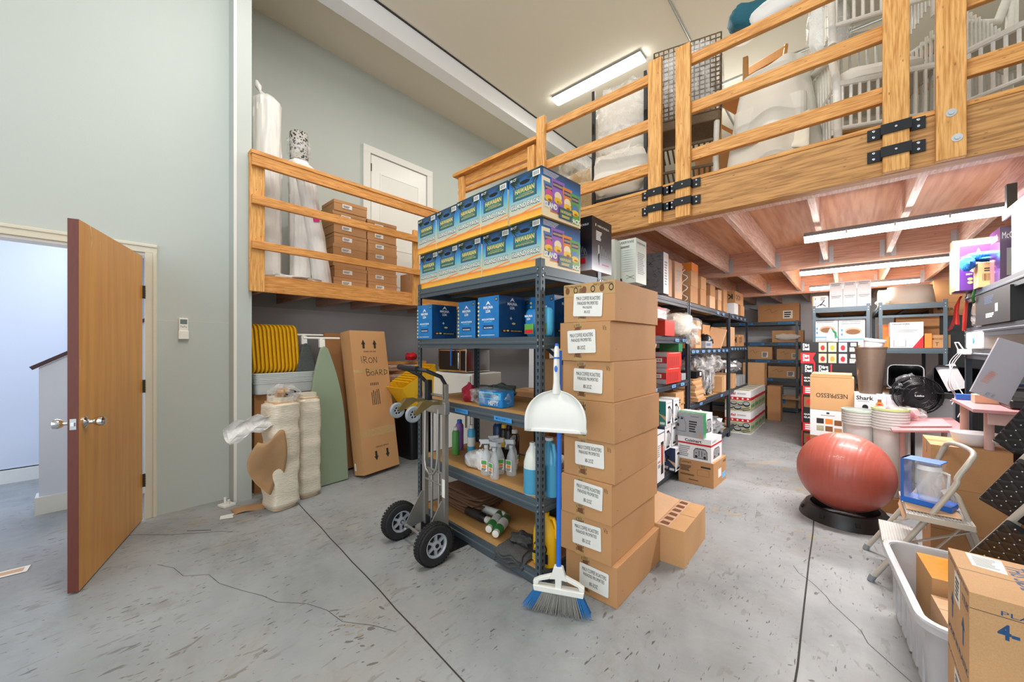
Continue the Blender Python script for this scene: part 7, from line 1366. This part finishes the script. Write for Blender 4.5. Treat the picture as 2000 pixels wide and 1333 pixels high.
for x, y in ((-.23, -.17), (.25, -.23), (-.26, .24), (.25, .24)): mb = MB(); mb.cyl((x, y, .611 if (x, y) == (-.23, -.17) else -.144), (x, y, .835), .02, 'pink_leg', 14); mb.build('leg', t, smooth=40)
# ---- right rack and what stands on it
XR2 = .68
def curve(pts, n=6):
    out = []; P = [Vector(p) for p in pts]
    for i in range(len(P)-1):
        a, b, c, d = P[max(i-1, 0)], P[i], P[i+1], P[min(i+2, len(P)-1)]
        for k in range(n): t_ = k/n; out.append(.5*((2*b)+(c-a)*t_+(2*a-5*b+4*c-d)*t_*t_+(3*b-a-3*c+d)*t_**3))
    return out+[P[-1]]
rr2 = rack('storage_rack', (XR2+.46, 3.05, 0), -PI/2, 1.47, .46, 1.78, (1.33, 1.49, 1.75), 'dark rack along the right edge with purple and black cartons', 'rack_dark', None, holes=True)
rr2.location = (XR2, 3.05, 0)
# its front looks to -X: cartons are built with their front turned that way (rz = -90 degrees)
def rt(y, z, w, d, h, m, label, x=XR2+.01, rz=0, art=None, tape=False, cat='box'): return put(carton(w, d, h, m, tape=tape, art=art, seams=tape, bevel=.002), (x+d/2, y, z+.0015), -PI/2+rz, label, cat)
mat('purple_pack', '54287c', .3, var=.05); mat('purple_gloss', '4a2352', .12, var=.1, coat=.6)
def mrc(F): f = F['front']; f.rect(0, .06, 0, 1, 'cream_print'); f.ell(.36, .55, .22, .17, 'cream_print'); f.up(); f.text('12 CUP', .2, .48, .55, .66, 'ink', .01); f.text('PROGRAMMABLE', .16, .56, .43, .50, 'ink', .02); f.text('BREW NOW OR LATER', .16, .54, .34, .38, 'white_print', .0); f.lines(.32, .5, .14, .28, 3, 'white_print'); f.ell(.22, .25, .04, .03, 'gold_print'); f.ell(.22, .17, .04, .03, 'gold_print'); f.text('A', .30, .38, .8, .92, 'white_print', 0); F['right'].rect(0, 1, 0, 1, 'yellow_print'); F['left'].rect(0, 1, 0, 1, 'yellow_print'); F['top'].rect(0, 1, 0, 1, 'pack_white')
mk(.585, .90, 4.18, 1.752, .315, 'purple_pack', 'purple coffee maker carton at the post end of the right rack', .2, mrc)
mk(.60, .99, 4.39, 1.752, .40, 'cardboard_pale', 'tall tan carton directly behind the purple coffee maker carton', .09)
mk(.665, .80, 4.03, 1.752, .165, 'cardboard_tan', 'small tan carton with barcode strip below the blue towel', .12, lambda F: (F['front'].bars(.15, .9, .25, .55, 'ink', 18), F['front'].lines(.2, .8, .62, .8, 2, 'ink')))
mb = MB(); mat('towel_blue', '1f6fd0', .95, bump=.6, scale=120); mb.blob((.06, 0, .20), (.13, .075, .035), 'towel_blue', .12, 2, 3, 24, 12); mb.blob((-.055, -.01, .165), (.035, .07, .055), 'towel_blue', .1, 2, 5, 20, 12); 0 and mb.grid(lambda u, v: (-.07+.24*u, -.09+.2*v, .175+.03*math.sin(u*3)+.035*math.sin(v*3)-(.06*max(0, .3-u)/.3)), 14, 12, 'towel_blue' if 'towel_blue' in MT else mat('towel_blue', '1f6fd0', .95, bump=.6, scale=120)); tag(mb.build('blue_towel', loc=(XR2+.0, 4.08, 1.765), smooth=True), 'bright blue towel draped over the small tan carton', 'towel')
mk(.70, .785, 3.72, 1.752, .33, 'purple_gloss', 'tall glossy dark purple carton on the right rack', .22, lambda F: (F['front'].text('McCafe', .1, .9, .78, .9, 'white_print', .0), F['front'].rect(.3, .8, .1, .6, 'grey_print'), F['left'].text('McCafe', .2, .8, .78, .9, 'white_print', 0)))
mk(.72, 1.05, 3.35, 1.752, .40, 'grey_print', 'big plain grey carton at the frame edge on the right rack', .25)
z = 1.492
rt(3.75, z, .75, .34, .20, 'black_print', 'long black carton with upside down white print on the second shelf', XR2-.01, 0, lambda F: (F['front'].rect(.62, .7, .35, .6, 'steel_print'), F['front'].lines(.35, .6, .2, .35, 3, 'white_print'), F['front'].lines(.3, .6, .65, .9, 5, 'navy_pack')))
t = empty('clear_bag', (XR2+.12, 4.28, z), 0, 'clear film bag left of the long black carton', 'bag'); MB().blob((0, 0, .1), (.12, .10, .11), 'wrap', .1, 2, 4, 20, 12, floor=.0, sq=.6).build('bag', t, smooth=True); mb = MB(); mb.box(-.09, .09, -.07, .07, .0, .18, 'frig_grey'); mb.build('content', t)
z = 1.332
t = empty('printer', (XR2+.14, 4.20, z), -PI/2, 'white printer with a teal sheet in its tray', 'printer'); mb = MB(); mb.box(-.22, .22, -.15, .15, 0, .125, 'pack_white'); mb.build('body', t, bevel=.012); mb = MB(); mb.cbox((-.22, -.05, .08), (.16, .14, .006), 'teal_pack', (.2, -.3, 0)); mb.build('sheet', t); mb = MB(); mb.T = Matrix.Translation((.02, -.151, .06)) @ Matrix.Rotation(PI/2, 4, 'X'); mb.lathe([(.022, 0), (.022, .001), (.018, .001)], 'blue_tape', 20); mb.build('badge', t)
t = empty('power_strip', (XR2-.015, 4.42, 1.29), 0, 'white power strip hanging on the rack post with looping cords', 'power strip'); mb = MB(); mb.box(-.02, .02, -.13, .13, 0, .04, 'pack_white'); mb.build('body', t, bevel=.006)
mb = MB()
for k, (a, b_, c_) in enumerate(((.10, -.25, -.45), (.02, .02, -.36), (-.05, -.05, -.38))): pts = [(-.02, a, .01), (-.06, a+.02, -.08), (-.05-.02*k, (a+b_)/2, -.22), (-.03, b_*.7+.1*k-.04, -.33), (-.07, b_, c_)]; mb.tube(curve(pts), .0028, 'frig_grey', 8)
mb.tube([(-.01, -.02, .04), (-.03, .0, .09), (-.04, .06, .09), (-.02, .10, .04)], .004, 'pack_white', 8); mb.build('cord', t, smooth=True)
t = empty('red_lanyard', (XR2-.02, 4.50, 1.72), 0, 'red fabric strap hanging from the post of the right rack', 'strap'); mb = MB(); mb.tube([(0, 0, .02), (-.02, .04, -.05), (-.015, .10, -.14), (-.02, .18, -.19), (-.02, .28, -.23)], [.012, .016, .022, .02, .022], 'red_pack', 8, flat=.25); mb.tube([(-.01, 0, .0), (-.015, .03, -.1), (-.015, .02, -.2)], [.01, .012, .02], 'red_pack', 8, flat=.25); mb.build('strap', t, smooth=True)
mb = MB(); mb.tube([(0, 0, 0), (-.01, -.02, -.05), (-.005, -.0, -.09)], [.008, .012, .01], 'label_green', 8, flat=.2); tag(mb.build('green_ribbon', loc=(XR2-.015, 4.12, 1.75), smooth=True), 'short lime green ribbon on the shelf edge under the purple carton', 'ribbon')
mb = MB(); mb.tube([(0, 0, 0), (-.01, .0, -.12), (-.01, .02, -.22)], [.012, .02, .018], 'red_pack', 8, flat=.3); tag(mb.build('red_pouch', loc=(XR2-.01, 4.38, 1.69), smooth=True), 'narrow red sachets hanging to the right of the perforated post', 'sachet')
t = empty('overhead_shelf', (XR2+.05, 3.1, 2.15), 0, 'overhead shelf hung from the joists at the right edge, yellow carton on it', 'shelf'); mb = MB(); mb.box(0, .5, -.7, .68, 0, .02, 'rack_dark'); mb.box(-.01, .0, -.7, .68, -.02, .03, 'rack_steel'); mb.build('board', t)
for y in (-.6, .66): mb = MB(); mb.box(0, .04, y-.02, y+.02, .02, .195, 'rack_steel'); mb.build('hanger', t)
put(carton(.5, .35, .14, 'yellow_print', tape=False), (XR2+.24, 3.25, 2.172), -PI/2, 'yellow carton with dark edges on the overhead shelf', 'box')
# folder pile, blue box and the big pale portfolio on the desk
mb = MB(); f_ = [(.517, 3.30, 1.098), (.648, 3.30, 1.035), (.68, 3.0, 1.34), (.563, 3.0, 1.396)]; n3 = (0, .028, .0)
vs = f_ + [tuple(a+b for a, b in zip(p, n3)) for p in f_]; mat('portfolio', 'c6c8d2', .28, var=.03, bump=.1, scale=4)
mb.add(vs, [(0, 1, 2, 3), (7, 6, 5, 4), (0, 4, 5, 1), (1, 5, 6, 2), (2, 6, 7, 3), (3, 7, 4, 0)], 'portfolio'); P_ = mb.build('portfolio'); tag(P_, 'large pale grey portfolio board leaning at the right edge above the pink desk', 'board')
mb = MB(); [mb.cbox((.575, 3.275, 1.095), (.008, .01, .025), 'grey_plastic', (0, .5, 0)) for k in (0,)]; mb.build('clip', P_); mb = MB(); mb.cbox((.595, 3.275, 1.085), (.008, .01, .025), 'grey_plastic', (0, .5, 0)); mb.build('clip', P_)
mb = MB(); f = Face(mb, (.56, 3.205, 1.155), (.35, -.6, .7), (-.9, 0, .4), .10, .03, .004); f.n = Vector((0, -1, -.6)); [f.stroke([(.02+.06*k, .3*(k % 2)), (.05+.06*k, .9)], .002, 'bag_orange') for k in range(14)]; mb.build('scribble', P_)
mb = MB(); mb.box(-.10, .16, -.1, .12, 0, .05, 'black_plastic'); tag(mb.build('black_case', loc=(.78, 3.52, 1.002), bevel=.01), 'black case on the pink desk under the pale portfolio', 'case')
for k in range(3): tag(MB().cbox((0, 0, .0), (.28-.02*k, .16, .018), ('black_plastic', 'grey_pack', 'navy_pack')[k]).build('folder', loc=(.92, 4.79-.0*k, 1.017+.0195*k) if False else (.98, 4.78, 1.018+.0195*k), bevel=.004, rz=.05*k), 'dark folder in the small pile on the black case on the pink desk', 'folder', 'dark folders on the pink desk')
put(carton(.12, .05, .035, 'blue_plastic', tape=False, seams=False), (.60, 3.84, 1.002), 0, 'small blue box at the back left corner of the pink desk', 'box')
put(carton(.14, .1, .05, 'cardboard_pink', tape=False), (.66, 3.70, 1.002), 0, 'low orange brown box beside the blue one on the pink desk', 'box')
for k, (x, y, m_, s_) in enumerate(((.80, 3.42, 'pink_soft', .12), (.92, 3.70, 'navy_pack', .15), (.78, 3.66, 'black_plastic', .11))): mb = MB(); mb.blob((0, 0, s_*.6), (s_, s_*.9, s_*.8), m_, .2, 2.5, k, 20, 12, floor=.0); tag(mb.build('clothes_bag', loc=(x, y, .562), smooth=True), 'soft %s bag heaped under the pink desk' % ('pink', 'dark blue', 'black')[k], 'bag')
# ---- three brown cartons, dish, stool, pitcher
for i in range(3): mk(.38, .69, 3.42, .2515*i, .25, 'cardboard', 'plain brown carton behind the step stool, %s of three' % ('lowest', 'middle', 'topmost, white dish on it')[i], .34, None, True, 0)
t = empty('oval_dish', (.575, 3.54, .754), .5, 'white oval serving dish on the brown cartons behind the stool', 'dish'); mb = MB(); mb.shell([(.001, .006), (.055, .006), (.09, .03), (.108, .078), (.114, .08), (.098, .026), (.06, .0), (.001, .0)], 'pack_white', 36, sx=1, sy=.7); mb.build('dish', t, smooth=60)
mat('stool_beige', 'c4bdb0', .35, .1, var=.03); mat('tread', 'a9a9ab', .5, var=.1, scale=60)
t = empty('step_stool', (.10, 3.02, 0), 0, 'beige folding two step stool with a hoop handle', 'step stool')
mb = MB(); H_ = [(.0, -.01, 0), (.30, .02, .56), (.335, .03, .66), (.375, .045, .74), (.40, .10, .785), (.375, .20, .80), (.345, .33, .785), (.33, .385, .74), (.30, .405, .64), (.28, .41, .56), (-.01, .43, 0)]
def smooth(pts, n=5):
    out = []; P = [Vector(p) for p in pts]
    for i in range(len(P)-1):
        a, b, c, d = P[max(i-1, 0)], P[i], P[i+1], P[min(i+2, len(P)-1)]
        for k in range(n): t_ = k/n; out.append(.5*((2*b)+(c-a)*t_+(2*a-5*b+4*c-d)*t_*t_+(3*b-a-3*c+d)*t_**3))
    return out+[P[-1]]
mb.tube(smooth(H_), .0125, 'stool_beige', 14); mb.build('hoop_frame', t, smooth=True)
for y in (.03, .40):
    mb = MB(); mb.tube(smooth([(.285, y, .56), (.325, y, .57), (.36, y, .48), (.50, y, 0)]), .0115, 'stool_beige', 12); mb.build('leg', t, smooth=True)
    mb = MB(); mb.bar((.12, y, .235), (.40, y, .40), .02, .006, 'stool_beige'); mb.bar((.13, y, .05), (.36, y, .42), .018, .006, 'stool_beige'); mb.build('brace', t)
for x, y in ((0, -.01), (-.01, .43), (.50, .03), (.50, .40)): mb = MB(); mb.cyl((x, y, .001), (x+.012*(1 if x < .2 else -.3), y, .035), .0165, 'grey_plastic', 14); mb.build('foot', t, smooth=40)
def tread(x0, x1, y0, y1, z, name):
    mb = MB(); mb.box(x0, x1, y0, y1, z-.03, z, 'stool_beige'); n = int((x1-x0)/.0125)
    for k in range(n): mb.box(x0+.004+.0125*k, x0+.011+.0125*k, y0+.008, y1-.008, z, z+.003, 'tread')
    mb.build(name, t, bevel=.001)
tread(.05, .20, .03, .385, .235, 'lower_step'); tread(.14, .385, -.05, .36, .445, 'upper_step')
mb = MB(); mb.cbox((0, 0, .003), (.20, .30, .004), 'cardboard_pale'); mb.cbox((-.10, 0, -.03), (.004, .30, .07), 'cardboard_pale', (0, .3, 0)); tag(mb.build('cardboard_sheet', loc=(.345, 3.17, .4495)), 'piece of cardboard under the blue pitcher box on the stool', 'cardboard')
t = empty('pitcher_box', (.345, 3.17, .456), -.35, 'blue and clear retail box holding a water filter pitcher on the stool', 'box'); mb = MB(); mb.box(-.10, .10, -.06, .06, 0, .03, 'blue_plastic'); mb.box(-.10, -.085, -.06, .06, .03, .25, 'navy_blue' if 'navy_blue' in MT else mat('navy_blue', '2f66b8', .35)); mb.box(-.10, .06, -.06, .06, .245, .25, 'blue_plastic')
f = Face(mb, (-.10, .06, 0), (0, -1, 0), (0, 0, 1), .12, .25, .001); f.lines(.1, .9, .2, .8, 7, 'white_print'); mb.build('carton', t, bevel=.002)
mb = MB(); mb.add([(-.085, -.058, .03), (.095, -.058, .03), (.06, -.058, .245), (-.085, -.058, .245), (-.085, .058, .03), (.095, .058, .03), (.06, .058, .245), (-.085, .058, .245)], [(0, 1, 2, 3), (5, 4, 7, 6), (1, 5, 6, 2)], 'wrap_thin'); mb.build('window', t)
mb = MB(); mb.lathe([(.04, .032), (.05, .10), (.052, .2), (.045, .22)], 'pvc_clear', 20); mb.tube([(.05, 0, .2), (.078, 0, .19), (.075, 0, .11), (.05, 0, .09)], .007, 'pack_white', 8); mb.lathe([(.053, .2), (.05, .225)], 'pack_white', 20); mb.build('pitcher', t, smooth=40)
# ---- clear tote with cartons in it
mat('tote_clear', 'd6d8de', .22, alpha=.62, var=.03, coat=.3); mat('orange_sheet', 'e39a26', .15, var=.08, coat=.6)
t = empty('clear_tote', (.375, 2.46, 0), .09, 'large clear plastic tote on the floor in front of the stool', 'tote')
mb = MB(); mb.tub(-.165, .165, -.33, .33, .002, .325, .06, .004, 'tote_clear', .14, 6)
for k in range(6): mb.box(-.178, -.170, -.26+.095*k, -.20+.095*k, .03, .27, 'tote_clear')
mb.build('tub', t, smooth=35); mb = MB(); a = .188; b_ = .376
for (q0, q1, z0, z1) in ((0, .022, .318, .33), (.017, .022, .295, .32)):
    R0 = MB(); R0.T = Matrix()
    def rg(g, z_):
        o = []
        for cx, cy, a0 in ((a-.07, b_-.07, 0), (-a+.07, b_-.07, PI/2), (-a+.07, -b_+.07, PI), (a-.07, -b_+.07, 3*PI/2)):
            for k in range(7): an = a0+PI/2*k/6; o.append((cx+(.07+g)*math.cos(an), cy+(.07+g)*math.sin(an), z_))
        return o
    A = rg(q0, z0)+rg(q1, z0)+rg(q1, z1)+rg(q0, z1); n = 28; fs = []
    for j in range(4): fs += [(j*n+i, j*n+(i+1) % n, ((j+1) % 4)*n+(i+1) % n, ((j+1) % 4)*n+i) for i in range(n)]
    mb.add(A, fs, 'tote_clear')
mb.build('rim', t, smooth=35)
put(carton(.24, .26, .33, 'cardboard_tan', tape=False, seams=False, art=lambda F: F['top'].rect(0, 1, 0, 1, 'orange_sheet')), (.385, 2.60, .009), .09, 'tan carton with a glossy orange top inside the clear tote', 'box')
o = put(carton(.22, .22, .27, 'cardboard_pale', tape=False), (.39, 2.33, .009), .09, 'pale open topped carton inside the clear tote, near end', 'box'); mb = MB(); mb.cbox((.02, .0, .29), (.12, .12, .003), 'cardboard_tan', (.2, .15, 0)); mb.build('flap', o)
# ---- two liquid cartons in the foreground
def gal(F):
    f = F['front']; f.text('PLASTIC BOTTLES', .18, 1.0, .87, .91, 'blue_ink', .0); f.rect(.0, 1, .855, .86, 'ink'); f.text('4-1 GALLON', .16, 1.05 if False else .98, .66, .80, 'blue_ink', .03)
    f.rect(.50, .62, .40, .49, 'blue_ink'); f.poly([(.41, .48), (.71, .48), (.56, .60)], 'blue_ink'); f.text('UP', .44, .68, .27, .38, 'blue_ink', .04); f.text('LIQUID', .14, .86, .06, .2, 'blue_ink', .03)
    g = F['left']
    for x in (.25, .75): g.rect(x-.025, x+.025, .36, .54, 'blue_ink'); g.poly([(x-.07, .52), (x+.07, .52), (x, .64)], 'blue_ink')
    g.rect(.36, .62, .62, .92, 'label_paper'); g.up(); g.lines(.4, .58, .66, .88, 5, 'ink'); g.text('PLASTIC BOTTLES', .04, .96, .94, .975, 'blue_ink', 0); g.text('LIQUID IN PLASTIC', .04, .96, .16, .24, 'blue_ink', .01); g.rect(.495, .505, 0, 1, 'ink') if False else None; g.text('TTLES', .7, .96, .78, .85, 'blue_ink', .01)
    h = F['top']; h.rect(.495, .505, 0, 1, 'flap_seam') if False else None; h.rect(0, 1, .497, .503, 'flap_seam')
def gtop(F): gal(F); h = F['top']; vs, fs = glyphs('THIS SIDE UP', .015); h.mb.add([h.pt(.36+.13*y, .88-.72*x) for x, y in vs], fs, 'blue_ink'); h.poly([(.12, .98), (.36, .96), (.34, .62), (.12, .66)], 'label_paper'); h.up(); h.lines(.15, .32, .68, .92, 7, 'grey_print')
for i in range(2):
    o = carton(.32, .325, .318, 'cardboard_tan', tape=False, seams=False, art=(gal, gtop)[i]); put(o, (.427, 1.872, .320*i), -.005, 'tan liquid carton with blue 4-1 GALLON print, %s' % ('lower one on the floor', 'upper one nearest the camera')[i], 'box')
    if i: mb = MB(); mb.box(.02, .16, -.05, .05, .3185, .3192, 'wrap'); mb.build('packing_tape', o)
# ---- woven folding chairs at the right edge
mat('woven_black', '2b2a2c', .4, var=.25, scale=90)
for i, (x, y, z, l) in enumerate(((.55, 2.66, .40, 'lowest of the black woven seats'), (.60, 2.74, .66, 'middle of the black woven seats'), (.66, 2.84, .93, 'highest of the black woven seats'))):
    t = empty('woven_chair', (x+.06, y, z), 0, l+' stacked at the right edge', 'chair', rot=(.25, .5, -.35)); mb = MB(); mb.rprism(-.17, .17, -.02, .02, -.13, .13, .012, 'black_plastic')
    for a in range(11):
        for b2 in range(8): mb.cbox((-.15+.03*a, -.0205, -.115+.033*b2), (.034, .003, .012), 'woven_black', (0, .6 if (a+b2) % 2 else -.6, 0)); mb.cbox((-.135+.03*a, -.0205, -.10+.033*b2), (.004, .0035, .004), 'frig_grey')
    mb.build('woven_seat', t, bevel=.0)
    for s_ in (-1, 1): mb = MB(); mb.cyl((s_*.16, .04, -.16), (s_*.16, .05, .22), .013, 'stool_beige', 12); mb.build('leg', t, smooth=40)
    mb = MB(); mb.cyl((-.16, .045, .03), (.16, .045, .03), .01, 'stool_beige', 10); mb.build('crossbar', t, smooth=40)
put(carton(.3, .4, .26, 'cardboard_dark'), (.78, 2.80, 0), .1, 'dark carton on the floor holding up the woven seats', 'box')
t = empty('chair_frame', (.60, 2.72, 0), 0, 'tall beige tubular frame slanting behind the woven seats', 'chair frame'); mb = MB(); mb.cyl((-.16, -.0, 0), (.14, .25, 1.15), .014, 'stool_beige', 12); mb.build('tube', t, smooth=40); mb = MB(); mb.cyl((.14, -.0, 0), (.42, .25, 1.15), .014, 'stool_beige', 12); mb.build('tube', t, smooth=40); mb = MB(); mb.cyl((.14, .25, 1.15), (.42, .25, 1.15), .014, 'stool_beige', 12); mb.build('tube', t, smooth=40)

put(carton(.36, .46, .56, 'cardboard_dark'), (.90, 3.56, 0), 0, 'dark brown carton under the raised pink desk, soft bags on it', 'box')
put(carton(.18, .3, .95, 'black_plastic', tape=False), (.93, 5.2, 0), 0, 'black box standing right of the white drawer cabinet', 'box')
